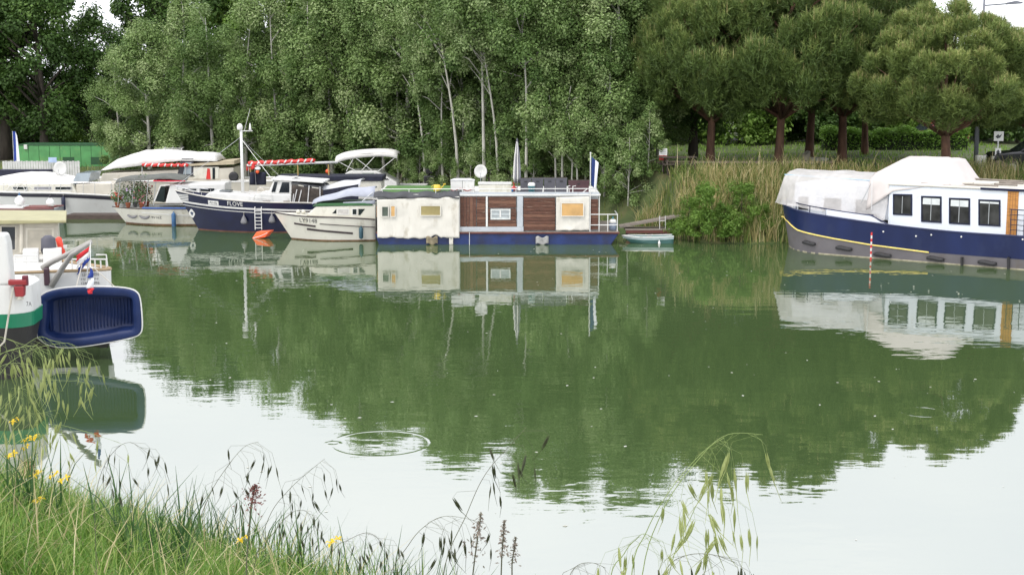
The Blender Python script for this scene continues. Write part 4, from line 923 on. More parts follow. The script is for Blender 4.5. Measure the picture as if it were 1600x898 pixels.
MB().grid(10, 5, lambda u, v: Vector((V.p(240 + 50 * u, 283, .4).x, .3 + .5 * v, V.p(240 + 50 * u, 281 + 3 * math.sin(math.pi * u) * 1.0, .4).z - .05 * (1 - v) + .08 * math.sin(math.pi * u)))).build('red_towel', mat('red_cloth', (.6, .02, .05), .8), V.o, smooth=True, solid=.03)
fl_m = [leafmat('potted_leaf', (.04, .09, .02), (.1, .17, .06), (.3, .34, .2), .3), mat('terracotta', (.32, .10, .05), .8), mat('flower_mix', (.5, .42, .40), .7, .5, 30)]
rr2 = random.Random(2)
for i, (px, y, lab) in enumerate([(183, .7, 'potted geranium in a terracotta pot at the tip of the cream foredeck'), (192, 1.3, 'potted plant with white blooms behind the foremost pot'), (200, .55, 'trailing pot plant beside the white bucket on the foredeck'), (211, 1.0, 'leafy pot plant under the middle of the grey canopy'), (221, .6, 'tall pot plant beside the windscreen of the cream boat'), (216, 1.7, 'pot plant at the back of the canopied foredeck'), (229, 1.2, 'dark pot plant in front of the windscreen')]):
    q = V.p(px, 320, y); zd_ = hu.sheer(q.x) - .0; o = fr_at('pot_plant', lab, 'plant', V.loc + Vector((q.x, y, zd_)), i, 'pot plants on the cream boat')
    MB().lathe([(.08, 0), (.12, .2), (.13, .2), (.13, .23)], 10).build('pot', fl_m[1] if i % 2 == 0 else (white if i % 3 else grey_tri), o.o, smooth=True)
    rng = np.random.default_rng(i + 60); hgt = [.35, .75, .6, .8, .85, .9, .7][i]
    Pp = rng.normal(size=(170, 3)) * np.array([.17, .17, hgt * .33]) + np.array([0, 0, .25 + hgt * .5]); Pp[:, 2] = np.maximum(Pp[:, 2], .2)
    link_mesh('foliage', np_mesh('foliage', leaf_quads(Pp, .11, rng), 4, fl_m[0]), o.o)
    Pp = rng.normal(size=(34, 3)) * np.array([.17, .17, hgt * .3]) + np.array([0, 0, .3 + hgt * .5]); Pp[:, 2] = np.maximum(Pp[:, 2], .2)
    link_mesh('blooms', np_mesh('blooms', leaf_quads(Pp, .09, rng, aspect=1), 4, [red, white, mat('lilac_petal', (.4, .3, .45), .7), white, mat('pink_petal', (.6, .2, .25), .7), white, red][i]), o.o)['kind'] = 'stuff'

# ---------------------------------------------------------------- white motor yacht on the left
Yt = Frame('motor_yacht', 'long white motor yacht with dark rubbing band and white cockpit cover', 'boat', -95, 338)
hu = Hull(8.9, 3.2, Yt.p(0, 292, .5).z, Yt.p(60, 301).z, Yt.p(182, 307).z, .9, 2.6, 2.0, .92, .85)
hu.mesh().build('hull', mat('pale_grey_hull', (.50, .51, .49), .35, .06, 1, dirt=((.38, .38, .34), 1.5, .25)), Yt.o, smooth=True); hu.deck(.04).build('deck', white, Yt.o)
hu.strip(lambda x: hu.sheer(x) - .22, lambda x: hu.sheer(x) - .06, off=.012).build('dark_band', mat('near_black_band', (.02, .02, .03), .4), Yt.o)
hu.rail(lambda x: hu.sheer(x), .035, off=.0).build('gunwale', white, Yt.o); hu.strip(-.1, .06).build('boot_top', black, Yt.o)
zc = hu.sheer(5)
cabp = [Yt.xz(-40, 300, .4), Yt.xz(-28, 288, .4), Yt.xz(112, 286, .4), Yt.xz(120, 303, .4)]
MB().prism(cabp, .4, 2.8).build('cabin', cream, Yt.o, bevel=.06)
for p0, p1, m in ((20, 44, glass), (53, 81, mat('grey_blind', (.22, .22, .24), .4)), (86, 113, glass)):
    window(Yt, p0, p1, 291.5, 297, .4, white, m, .02)
MB().grid(20, 10, lambda u, v: Vector((Yt.p(-20 + 134 * u, 280, .5).x, .45 + 2.3 * v, Yt.p(50, 287.5, .5).z + (Yt.p(50, 287.5 - 13 * math.sin(math.pi * min(.98, .08 + u * .86)), .8).z - Yt.p(50, 287.5, .8).z + .12) * (math.sin(math.pi * v) ** .4 if 0 < v < 1 else 0) + .03 * mnoise.noise((u * 9, v * 5, 1))))).build('cockpit_cover', canvas, Yt.o, smooth=True, solid=.015)
MB().prism([Yt.xz(112, 288, .7), Yt.xz(120, 271, .7), Yt.xz(142, 270, .7), Yt.xz(138, 284, .7)], .7, 2.5).build('windscreen', mat('pale_reflective_glass', (.35, .40, .44), .1), Yt.o)
MB().prism([Yt.xz(118, 303, .5), Yt.xz(118, 288, .5), Yt.xz(178, 287, .5), Yt.xz(180, 306, .5)], .55, 2.7).build('aft_cabin', beige, Yt.o, bevel=.04)
for px in (111, 130, 148, 174): MB().tube([Yt.p(px, 306, .2), Yt.p(px, 285, .2)], .015, 5).build('stanchion', alu, Yt.o)
MB().tube([Yt.p(111, 285, .2), Yt.p(174, 285.5, .2)], .016, 5).build('hand_rail', alu, Yt.o)
for i in range(7):
    x = 2.6 + i * .55; MB().tube([hu.pt(x, hu.sheer(x), -1, -.08), (x + .05, hu.pt(x, hu.sheer(x), -1, -.08)[1], hu.sheer(x) + .45)], .013, 5).build('stanchion', alu, Yt.o)
    if i < 6: MB().tube([(x + .05, hu.pt(x, hu.sheer(x), -1, -.08)[1], hu.sheer(x) + .45), (x + .6, hu.pt(x + .55, hu.sheer(x + .55), -1, -.08)[1], hu.sheer(x + .55) + .45)], .013, 5).build('guard_rail', alu, Yt.o)
for px, py in ((8, 290), (24, 284), (38, 291)): MB().tube([Yt.p(px, 299, .35), Yt.p(px + 8, py, .35), Yt.p(px + 16, 299, .35)], .02, 5).build('cover_hoop', white, Yt.o)
MB().box(Yt.p(-20, 270, 1.4).x, Yt.p(71, 270, 1.4).x, 2.0, 2.6, Yt.p(30, 288, .5).z, Yt.p(30, 265.5, 2.0).z).build('blue_cover', mat('navy_canvas', (.012, .014, .03), .85, .4, 5), Yt.o, bevel=.04)
fender(Yt, hu, Yt.p(100, 320).x, .28, .95, .1, mat('dark_navy_vinyl', (.01, .014, .04), .5), 'dark navy fender hanging on the white motor yacht')
dish(94.5, 264, 1.2, 10.5, 'white satellite dish on a pole above the white motor yacht', Yt.p(94, 280, 1.2).z, Yt)
# ---------------------------------------------------------------- cruiser under the big white cover
K = Frame('covered_cruiser', 'beige cabin boat with a big white cover humped over its roof', 'boat', 138, 325)
hu = Hull(10.4, 3.0, 1.5, 1.35, 1.4, .9, 2.6, 2.0, .9, .85)
hu.mesh().build('hull', beige, K.o, smooth=True); hu.deck(.04).build('deck', beige, K.o); hu.rail(lambda x: hu.sheer(x), .04).build('gunwale', white, K.o)
MB().prism([K.xz(150, 298, .4), K.xz(160, 271, .4), K.xz(365, 262, .4), K.xz(365, 295, .4)], .4, 2.6).build('cabin', beige, K.o, bevel=.05)
MB().prism([K.xz(276, 276, .38), K.xz(284, 248, .38), K.xz(302, 248, .38), K.xz(302, 276, .38)], .385, 2.6).build('wheelhouse', mat('charcoal_frame', (.035, .035, .045), .5), K.o)
MB().prism([K.xz(286, 272, .38), K.xz(290, 254, .38), K.xz(299, 254, .38), K.xz(299, 272, .38)], .37, .384).build('pane', mat('pale_reflective_glass', (.35, .40, .44), .1), K.o)
MB().prism([K.xz(302, 280, .38), K.xz(302, 261, .38), K.xz(342, 261, .38), K.xz(342, 280, .38)], .37, 2.5).build('aft_wall', cream, K.o, bevel=.03)
MB().prism([K.xz(322, 280, .36), K.xz(324, 263, .36), K.xz(328, 264, .36), K.xz(329, 280, .36)], .352, .367).build('red_pennant', red, K.o)
MB().prism([K.xz(332, 280, .36), K.xz(332, 262, .36), K.xz(336, 262, .36), K.xz(336, 280, .36)], .352, .367).build('dark_door', glass, K.o)
MB().prism([K.xz(294, 259.5, .3), K.xz(294, 256.5, .3), K.xz(366, 251, .3), K.xz(366, 257, .3)], .3, 2.7).build('sun_roof', mat('tan_roof', (.42, .36, .25), .7, .15, 3), K.o)
prof = [(160, 264), (176, 250), (200, 242), (223, 235), (260, 234.5), (300, 238), (334, 239), (341, 250)]
def cov(u, v):
    px = 160 + 181 * u; t = lerp_pts(prof, px); b = lerp_pts([(160, 266), (200, 261), (280, 251), (341, 252)], px)
    zt = K.p(px, t, 1.0).z; zb_ = K.p(px, b, .5).z; w = math.sin(math.pi * min(1, max(0, v)))
    return Vector((K.p(px, t, .6).x, .35 + 2.3 * v, zb_ + (zt - zb_) * (w ** .45) + .035 * mnoise.noise((u * 12, v * 6, 4))))
MB().grid(30, 14, cov).build('cover', canvas, K.o, smooth=True, solid=.02)
mb = MB(); A = K.p(252, 234, 1.0); 
for y in (.9, 2.1):
    MB().tube([K.p(246, 258, y - .4), K.p(256, 232, y), K.p(284, 232, y), K.p(275, 258, y - .4)], .022, 6).build('arch_tube', white, K.o)
for px in (256, 268, 284): MB().tube([K.p(px, 232, .9), K.p(px + 3, 230, 2.1)], .018, 5).build('arch_bar', white, K.o)
def striped_roll(fr, px0, py0, px1, py1, off, r, n, parent, base=None):
    """furled sail: red roll bound with white ties"""
    a, b = fr.p(px0, py0, off), fr.p(px1, py1, off)
    mb = MB(); mb.tube([a.lerp(b, i / 20) + Vector((0, 0, .03 * math.sin(i * 2.1))) for i in range(21)], [r * (.8 + .25 * abs(math.sin(i * 1.3))) for i in range(21)], 9); mb.build('furled_sail', red, parent, smooth=True)
    for i in range(n):
        q = a.lerp(b, (i + .5) / n); d = (b - a).normalized()
        MB().tube([q - d * .02 + Vector((0, 0, r)) * .2, q + d * .035 - Vector((0, 0, r)) * .2], r * 1.14, 9).build('sail_tie', white, parent)
for px in (346, 368, 392, 416, 438): MB().tube([(K.p(px, 290, .2).x, .2, 1.25), K.p(px, 281, .2)], .016, 5).build('stanchion', white, K.o)
MB().tube([K.p(346, 281, .2), K.p(438, 281.5, .2)], .018, 5).build('guard_rail', white, K.o); MB().tube([K.p(346, 287, .2), K.p(438, 287.5, .2)], .012, 5).build('guard_rail', white, K.o)
MB().lathe([(.12, -.05), (.2, -.06), (.26, 0), (.2, .06), (.12, .05)], 16, (K.p(366, 280, .3).x, .15, 1.6), 'y').build('wheel_ring', black, K.o, smooth=True)
striped_roll(K, 222, 258, 294, 258, .25, .085, 7, K.o)
MB().tube([K.p(222, 261, .25), K.p(222, 275, .25)], .02, 5).build('boom_crutch', alu, K.o); MB().tube([K.p(290, 261, .25), K.p(290, 275, .25)], .02, 5).build('boom_crutch', alu, K.o)

# ---------------------------------------------------------------- sailing boat with long furled red sail
S = Frame('sailing_boat', 'dark topped sailing boat with a long boom wrapped in red and white', 'boat', 408, 345)
hu = Hull(5.8, 2.5, 1.3, 1.15, 1.2, .8, 2.2, 2.0, .85, .85)
hu.mesh().build('hull', white, S.o, smooth=True); hu.deck(.04).build('deck', white, S.o)
MB().prism([S.xz(428, 315, .4), S.xz(432, 282, .4), S.xz(596, 282, .4), S.xz(596, 315, .4)], .4, 2.1).build('cabin', cream, S.o, bevel=.04)
MB().prism([S.xz(426, 283, .35), S.xz(430, 275.5, .35), S.xz(598, 275.5, .35), S.xz(598, 283, .35)], .33, 2.17).build('cabin_top', mat('navy_canvas', (.012, .014, .03), .85, .4, 5), S.o, bevel=.03)
flat_text('LY-781', .12, .5, lambda a, b: Vector((S.p(472, 281, .32).x + a, .322, S.p(472, 282, .32).z + b)), white, S.o)
for px in (452, 474, 500, 530): window(S, px, px + 14, 288, 296, .4, white, glass, .02)
MB().tube([S.p(386, 258.5, 1.2), S.p(528, 253.5, 1.2)], .06, 8).build('boom', white, S.o, smooth=True)
striped_roll(S, 388, 255.5, 492, 251, 1.2, .105, 10, S.o)
MB().grid(10, 6, lambda u, v: S.p(385 + 14 * u, 257 + 10 * v - 3 * u, 1.2) + Vector((0, .1 * math.sin(6 * u), 0))).build('loose_sail_end', red, S.o, smooth=True, solid=.02)
for px, py in ((465, 257), (391, 262), (513, 257)): MB().tube([S.p(px, py, 1.2), S.p(px + 1, 278, 1.2)], .035, 6).build('boom_crutch', mat('yellow_brown_post', (.38, .27, .10), .7), S.o)
MB().ball(S.p(403, 263.5, 1.0), .14, 10, .6).build('white_buoy', whitefen, S.o, smooth=True)
for px in (388, 398): MB().tube([S.p(px, 262, 1.0), S.p(px + 3, 305, 1.0)], .012, 4).build('stay', alu, S.o)
MB().grid(8, 6, lambda u, v: S.p(392 + 22 * u, 269 + 20 * v, .9 + .3 * math.sin(3 * u))).build('dark_bundle', mat('navy_canvas', (.012, .014, .03), .85, .4, 5), S.o, smooth=True, solid=.15)
o = fr_at('buoy', 'round red buoy hanging behind the boom', 'buoy', S.loc + Vector(S.p(512, 268, 2.0))); MB().ball((0, 0, 0), .11, 12).build('body', orange, o.o, smooth=True); MB().tube([(0, 0, .1), (0, -.75, .52)], .008, 4).build('rope', white, o.o)
o = fr_at('buoy', 'small red buoy under the white float at the mast', 'buoy', S.loc + Vector(S.p(402.5, 268.5, 1.0))); MB().ball((0, 0, 0), .085, 12).build('body', orange, o.o, smooth=True); MB().tube([(0, 0, .07), (0, .0, .2)], .008, 4).build('rope', white, o.o)
# ---------------------------------------------------------------- bimini cruiser
B9 = Frame('bimini_cruiser', 'white sports cruiser with a cream bimini sunshade on crossed tubes', 'boat', 520, 333)
hu = Hull(4.6, 2.4, 1.35, 1.3, 1.3, .8, 1.8, 2.0, .9, .85)
hu.mesh().build('hull', white, B9.o, smooth=True); hu.deck(.04).build('deck', white, B9.o)
MB().prism([B9.xz(528, 296, .3), B9.xz(533, 275, .3), B9.xz(546, 267, .3), B9.xz(588, 267, .3), B9.xz(620, 285, .3), B9.xz(620, 296, .3)], .3, 2.1).build('superstructure', white, B9.o, bevel=.06)
MB().prism([B9.xz(568, 289, .28), B9.xz(566, 270, .28), B9.xz(584, 270, .28), B9.xz(592, 289, .28)], .285, .31).build('clear_panel', mat('clear_vinyl', (.36, .40, .36), .15, .2, 4), B9.o)
MB().prism([B9.xz(536, 280, .28), B9.xz(540, 277, .28), B9.xz(562, 278, .28), B9.xz(562, 281, .28)], .285, .31).build('side_window', glass, B9.o)
MB().prism([B9.xz(594, 281, .28), B9.xz(592, 278.5, .28), B9.xz(606, 279, .28), B9.xz(608, 281, .28)], .285, .31).build('side_window', glass, B9.o)
bt = lambda u: 246 - 6.5 * u - 3.0 * math.sin(math.pi * u)
MB().grid(16, 8, lambda u, v: Vector((B9.p(524 + 97 * u, 245, .4).x, .3 + 1.8 * v, B9.p(524 + 97 * u, bt(u), .4).z + .16 * math.sin(math.pi * v) ** .6 - .12 * ((2 * u - 1) ** 6)))).build('bimini_top', canvas, B9.o, smooth=True, solid=.03)
MB().grid(16, 3, lambda u, v: Vector((B9.p(524 + 97 * u, 245, .4).x, .3 - .02 * math.sin(9 * u), B9.p(524 + 97 * u, bt(u) + (6.5 - 1.5 * u) * v, .4).z - .12 * ((2 * u - 1) ** 6)))).build('bimini_valance', canvas, B9.o, smooth=True, solid=.015)
for y in (.32, 2.05):
    for p0, q0, p1, q1 in [(524, 250, 565, 272), (541, 268, 553, 246), (556, 247, 590, 273), (562, 270, 585, 245), (588, 270, 620, 244), (610, 245, 619, 262)]:
        if (p0, p1) == (610, 619): continue
        MB().tube([B9.p(p0, q0, y), B9.p(p1, q1, y)], .018, 5).build('bimini_tube', white, B9.o)
MB().ball(B9.p(569, 284, .2), .07, 8, 1.4).build('red_lamp', orange, B9.o, smooth=True)
# ---------------------------------------------------------------- low boat with dark red rim, left
W2 = Frame('open_launch', 'low grey open launch with dark red rim lying behind the olive roof', 'boat', -60, 352)
hu = Hull(4.2, 1.7, .85, .72, .75, .5, 1.4, 2.0, .85, .8)
hu.mesh(22, 6).build('hull', mat('mid_grey_hull', (.26, .28, .31), .5), W2.o, smooth=True); hu.deck(.05).build('deck', mat('pale_deck', (.5, .5, .47), .7), W2.o)
hu.rail(lambda x: hu.sheer(x), .05).build('rim', mat('dark_red_rim', (.10, .02, .022), .5), W2.o); hu.strip(lambda x: hu.sheer(x) - .45, lambda x: hu.sheer(x) - .36).build('white_line', white, W2.o)
MB().box(.9, 2.7, .4, 1.3, .68, .82).build('hatch', white, W2.o, bevel=.03)
MB().box(2.8, 4.0, .25, 1.4, .72, .80).build('stern_seat', wood('dark_red_wood', (.16, .05, .04)), W2.o)
for px, y, r, lab in ((31, .85, .23, 'large white ball fender with blue tip on the grey launch'), (81, .6, .2, 'white cone shaped buoy on the stern of the grey launch')):
    q = W2.p(px, 320, y); o = fr_at('ball_fender', lab, 'fender', W2.loc + Vector((min(q.x, 3.9), y, .83 if px == 31 else .80)))
    MB().lathe([(.02, 0), (r * .7, .03), (r, r * .8), (r * .85, r * 1.35), (r * .35, r * 1.9), (.03, r * 2.0)], 14).build('body', whitefen, o.o, smooth=True)
    MB().lathe([(.04, 0), (.05, .06), (.015, .14)], 8, (0, 0, r * 1.98)).build('eye', bluefen if px == 31 else black, o.o)
# ---------------------------------------------------------------- floating jetty
J = fr_at('floating_jetty', 'dark weathered floating jetty alongside the white motor yacht', 'jetty', atZ(96, 345) + Vector((0, .8, 0)))
dkw = wood('dark_jetty_wood', (.07, .05, .04))
for i in range(24): MB().box(.0 + i * .12, .0 + i * .12 + .11, 0, 1.1, .16, .20).build('plank', dkw, J.o)
MB().box(-.02, 2.9, -.05, -.005, .0, .19).build('side_board', dkw, J.o); MB().box(.1, 2.8, .1, 1.0, -.25, .15).build('float', mat('grey_float', (.2, .2, .2), .7), J.o)
# ---------------------------------------------------------------- blue and white barge on the right
BR = R(-36.5)
T = Frame('river_barge', 'big blue and grey river barge with white cabin and tarpaulin over its bow', 'barge', 1213, 392, BR)
hu = Hull(15.5, 3.9, T.p(1216, 317, 1.0).z, T.p(1420, 358).z, T.p(1580, 367).z, .35, 2.6, 2.7, .9, .93, -.4, x0=-.75); TH_ = hu
grey_hull = mat('grey_steel_hull', (.115, .108, .115), .55, .12, 1.5, dirt=((.1, .085, .07), 2, .3))
blue_hull = mat('royal_navy_paint', (.007, .015, .066), .35, .2, 1.2, dirt=((.016, .026, .075), 1.5, .35), stretch=(1, 1, .4), spec=.35)
hu.mesh(44, 10).build('hull', grey_hull, T.o, smooth=True)
zy = [T.xz(1213, 343, .9), T.xz(1241, 360, .12), T.xz(1302, 373, 0), T.xz(1361, 383, 0), T.xz(1450, 394.5, 0), T.xz(1600, 406, 0)]
zy = [(-.75, zy[0][1] + .02), (.0, zy[0][1] - .05)] + zy[1:]
fy = lambda x: lerp_pts(zy, x)
hu.strip(lambda x: fy(x), lambda x: hu.sheer(x), off=.012, n=50).build('blue_band', blue_hull, T.o, smooth=True)
hu.rail(lambda x: fy(x), .028, xe=T.p(1450, 394, 0).x, off=.02, n=40).build('yellow_line', mat('yellow_line_paint', (.78, .62, .16), .5, .1), T.o)
hu.rail(lambda x: hu.sheer(x), .035, off=.005, n=40).build('cap_rail', blue_hull, T.o)
hu.strip(.0, .035, off=.006).build('scum_line', mat('pale_scum_line', (.36, .33, .24), .8, .3, 6), T.o)
hu.deck(.10, inset=.06).build('deck', mat('pale_grey_deck', (.48, .49, .50), .6), T.o)
for p0, p1, q0, q1 in [(1250, 1272, 377, 384), (1305, 1330, 385, 392), (1364, 1391, 396.5, 401), (1447, 1474, 401.5, 407.5), (1527, 1556, 408.5, 413.5)]:
    xa_, xb_ = T.p(p0, q0, 0).x, T.p(p1, q1, 0).x; zc = T.p((p0 + p1) / 2, (q0 + q1) / 2, 0).z
    MB().tube([hu.pt(xa_ + (xb_ - xa_) * i / 6, zc + .02 * math.sin(i), -1, .05) for i in range(7)], [.05, .075, .08, .08, .08, .075, .05], 8).build('side_fender', black, T.o, smooth=True)
for px in (1502, 1575):
    x = T.p(px, 410, 0).x; MB().tube([hu.pt(x, -.3, -1, .06), hu.pt(x, T.p(px, 402, 0).z, -1, .06)], .05, 7).build('rubbing_post', black, T.o)
for px, py in ((1380, 362), (1431, 369), (1455, 367), (1502, 370), (1598, 374)):
    q = T.p(px, py, 0); MB().ball(hu.pt(q.x, q.z, -1, .015), .035, 8).build('fairlead', white, T.o, smooth=True)
# white bulwark panel and bow rail
xa_, xb_ = T.p(1290, 340, .1).x, T.p(1385, 354, .1).x
hu.strip(lambda x: hu.sheer(x) + .0, lambda x: hu.sheer(x) + max(.03, .26 - .30 * max(0, (x - xb_ + .6) / .6) if x > xb_ - .6 else .26), xa_, xb_, -.05, 16, (-1,)).build('white_bulwark', mat('bluish_white_paint', (.64, .67, .72), .4, .05, 2), T.o, solid=.03)
hu.rail(lambda x: hu.sheer(x) + (.26 if x < xb_ - .55 else .26 * max(0, (xb_ + .1 - x) / .65)), .024, xa=T.p(1285, 333, .3).x, xe=xb_ + .1, off=-.05, sides=(-1, 1)).build('bulwark_rail', blue_hull, T.o)
xs0 = T.p(1224, 315, .6).x; xs1 = T.p(1290, 335, .2).x
hu.rail(lambda x: hu.sheer(x) + .27, .022, xa=max(-.3, xs0), xe=xs1 + .1, off=-.05).build('bow_rail', navy, T.o)
for i in range(4):
    x = max(-.3, xs0) + (xs1 + .08 - max(-.3, xs0)) * i / 3
    for sd in (-1, 1):
        a = hu.pt(x, hu.sheer(x), sd, -.05); MB().tube([a, (a[0], a[1], a[2] + .27)], .02, 5).build('stanchion', navy, T.o)
# cabin
yc0, yc1 = .42, 3.48; zR = T.p(1480, 293, yc0).z; zD = hu.sheer(6) - .09
x0c, x1c = T.p(1387, 340, yc0).x, 13.2
bw = mat('cool_white_cabin', (.66, .70, .76), .4, .04, 1.5, dirt=((.5, .5, .48), 1.5, .15))
cab_m = MB(); cab_m.box(x0c, x1c, yc0, yc1, zD, zR); cab_m.build('cabin', bw, T.o, bevel=.05)
MB().box(x0c - .03, x1c, yc0 - .06, yc1 + .06, zR, zR + .07).build('cabin_roof', mat('cream_roof_edge', (.60, .58, .52), .5, .08, 2), T.o, bevel=.02)
MB().box(T.p(1533, 294, yc0).x, x1c + .02, yc0 - .075, yc0 - .062, zR - .02, zR + .065).build('roof_trim', navy, T.o)
dimglass = mat('dim_interior_glass', (.035, .035, .035), .08, .5, 3)
blind = mat('pale_blind', (.55, .58, .58), .5, .08, 8)
for i, (p0, p1, q0, q1, t0, t1) in enumerate([(1395.5, 1425.6, 303, 335.5, 303.5, 337), (1439.5, 1471.5, 306, 346.5, 307, 348.5), (1483, 1516, 309, 349.5, 310, 351.5), (1529, 1563.5, 311.3, 352, 312.5, 354)]):
    w_ = window(T, p0, p1, q0, q1, yc0, navy, dimglass, .045, proud=.03, py0b=t0, py1b=t1)
    a, b = T.p(p0 + 2.5, q0 + (13 if i in (1, 2) else 6), yc0), T.p(p1 - 2.5, q0 + 3.2, yc0)
    if i: MB().box(a.x, b.x, yc0 - .0165, yc0 - .0135, a.z, T.p(p0, q0 + 3, yc0).z).build('blind', blind, w_)
    xm = (a.x + b.x) / 2; MB().box(xm - .012, xm + .012, yc0 - .024, yc0 - .012, T.p(p0, q1 - 3, yc0).z, T.p(p0, q0 + 3, yc0).z).build('mullion', mat('grey_bar', (.3, .32, .33), .5), w_)
q = T.p(1433, 306.5, yc0); MB().box(q.x - .05, q.x + .05, yc0 - .015, yc0 + .01, q.z - .05, q.z + .05).build('vent_plate', white, T.o)
a, b = T.p(1572, 361, yc0), T.p(1592, 301, yc0)
dr = MB().box(a.x, b.x, yc0 - .03, yc0 + .01, zD + .05, zR - .03).build('door', wood('orange_varnished_wood', (.42, .19, .045)), T.o)
for k in range(1, 4):
    x = a.x + (b.x - a.x) * k / 4; MB().box(x - .004, x + .004, yc0 - .034, yc0 - .03, zD + .07, zR - .05).build('board_joint', brown_wood, dr)
for px in (1578, 1588, 1599):
    a = T.p(px, 367, .15); MB().tube([(a.x, .15, hu.sheer(a.x) - .05), (a.x, .15, T.p(px, 327, .15).z)], .016, 5).build('rail_post', navy, T.o)
for py in (327, 335, 343, 351, 359):
    a, b = T.p(1578, py, .15), T.p(1620, py + 3, .15); MB().tube([a, b], .013 if py > 327 else .02, 5).build('deck_rail', navy, T.o)
# boards, poles and hatches on the roof
for k, (p0, q0, p1, q1, y) in enumerate([(1455, 282, 1560, 283, .9), (1470, 279, 1590, 283, 1.3), (1462, 276, 1600, 281, 1.9), (1500, 274, 1600, 277, 2.5), (1480, 277, 1545, 275, 2.2)]):
    a, b = T.p(p0, q0, y), T.p(p1, q1, y); a.z = b.z = zR + .10 + .03 * k
    MB().tube([a, b], .04, 6).build('roof_pole', grey_wood, T.o)
for p0, p1, y in ((1490, 1520, .95), (1521, 1549, .95)):
    a, b = T.p(p0, 285, y), T.p(p1, 285, y); MB().box(a.x, b.x, y, y + .9, zR + .072, zR + .2).build('roof_hatch', mat('cream_roof_edge', (.60, .58, .52), .5, .08, 2), T.o, bevel=.02)
for px in (1440, 1462): MB().box(T.p(px, 285, .6).x, T.p(px + 24, 285, .6).x, .55, .8, zR + .072, zR + .12).build('roof_board', grey_wood, T.o)
# bow tent: thin translucent tarpaulin over hoops
def tarp_translucent():
    m = bpy.data.materials.new('thin_white_tarpaulin'); m.use_nodes = True; n = m.node_tree.nodes; l = m.node_tree.links
    b = n['Principled BSDF']; b.inputs['Base Color'].default_value = (.92, .89, .87, 1); b.inputs['Roughness'].default_value = .5
    tr = n.new('ShaderNodeBsdfTranslucent'); tr.inputs['Color'].default_value = (.7, .68, .66, 1)
    tp = n.new('ShaderNodeBsdfTransparent'); tp.inputs['Color'].default_value = (.9, .9, .9, 1)
    nz = n.new('ShaderNodeTexNoise'); nz.inputs['Scale'].default_value = 2.2; tc = n.new('ShaderNodeTexCoord'); l.new(tc.outputs['Object'], nz.inputs['Vector'])
    bp = n.new('ShaderNodeBump'); bp.inputs['Strength'].default_value = .5; bp.inputs['Distance'].default_value = .05
    nz2 = n.new('ShaderNodeTexNoise'); nz2.inputs['Scale'].default_value = 4; nz2.inputs['Distortion'].default_value = 1.5; l.new(tc.outputs['Object'], nz2.inputs['Vector'])
    l.new(nz2.outputs['Fac'], bp.inputs['Height']); l.new(bp.outputs[0], b.inputs['Normal'])
    m1 = n.new('ShaderNodeMixShader'); m1.inputs[0].default_value = .3; m2 = n.new('ShaderNodeMixShader')
    mr = n.new('ShaderNodeMapRange'); mr.inputs['To Min'].default_value = .30; mr.inputs['To Max'].default_value = .68; l.new(nz.outputs['Fac'], mr.inputs['Value'])
    l.new(b.outputs[0], m1.inputs[1]); l.new(tr.outputs[0], m1.inputs[2]); l.new(m1.outputs[0], m2.inputs[1]); l.new(tp.outputs[0], m2.inputs[2]); l.new(mr.outputs[0], m2.inputs[0])
    l.new(m2.outputs[0], n['Material Output'].inputs['Surface']); return m
thin = tarp_translucent(); MATS['thin'] = thin
yC = hu.yc
def tent(u, v, secs, wr=.05):
    """secs: list of (x, [(y,z) from near edge over the top to the far edge])"""
    k = min(len(secs) - 2, int(u * (len(secs) - 1))); t = u * (len(secs) - 1) - k
    def along(pl, v):
        q = v * (len(pl) - 1); i = min(len(pl) - 2, int(q)); s_ = q - i
        return pl[i][0] + (pl[i + 1][0] - pl[i][0]) * s_, pl[i][1] + (pl[i + 1][1] - pl[i][1]) * s_
    a, b = along(secs[k][1], v), along(secs[k + 1][1], v)
    x = secs[k][0] + (secs[k + 1][0] - secs[k][0]) * t; y = a[0] + (b[0] - a[0]) * t; z = a[1] + (b[1] - a[1]) * t
    cr = lambda t, k: (1 - abs(math.sin(t))) ** k
    fold = wr * (.5 * mnoise.noise((x * .9, y + z, 3)) + 1.0 * cr(1.7 * x + 1.1 * z, 6) + .8 * cr(1.1 * x - 2.0 * z + 1, 6) - .7 * cr(2.6 * x + .3 * z + 2, 7))
    return Vector((x + fold * .4, y + fold, z + fold * .6))
zt1 = T.p(1300, 271, 1.0).z; zB = hu.sheer(-.3)
X = lambda px, py, y: T.p(px, py, y).x
secs = [(-.72, [(1.2, zB + .02), (1.35, zB + .10), (1.6, zB + .16), (yC, zB + .2), (2.3, zB + .16), (2.55, zB + .10), (2.7, zB + .02)]),
        (-.2, [(.62, zB + .05), (.95, zt1 - .15), (1.3, zt1 - .02), (yC, zt1 + .04), (2.6, zt1 - .02), (2.95, zt1 - .15), (3.3, zB + .05)])]
for i in range(4):
    x = .5 + i * (X(1385, 300, .3) - .5) / 3.0; zb_ = hu.sheer(x) + .12
    secs.append((x, [(.22, zb_), (.55, zt1 - .30), (.95, zt1 - .03), (yC, zt1 + .05), (2.95, zt1 - .03), (3.35, zt1 - .30), (3.68, zb_)]))
MB().grid(54, 40, lambda u, v: tent(u, v, secs, .05)).build('bow_tarpaulin', thin, T.o, smooth=True)
zt2 = T.p(1450, 245.5, 1.6).z; zt3 = T.p(1364, 266, 1.2).z
xa_, xm0, xm1, xe_ = X(1358, 290, .5), X(1410, 260, 1.2), X(1490, 250, 1.4), X(1514, 270, 1.2)
zl = zR + .08
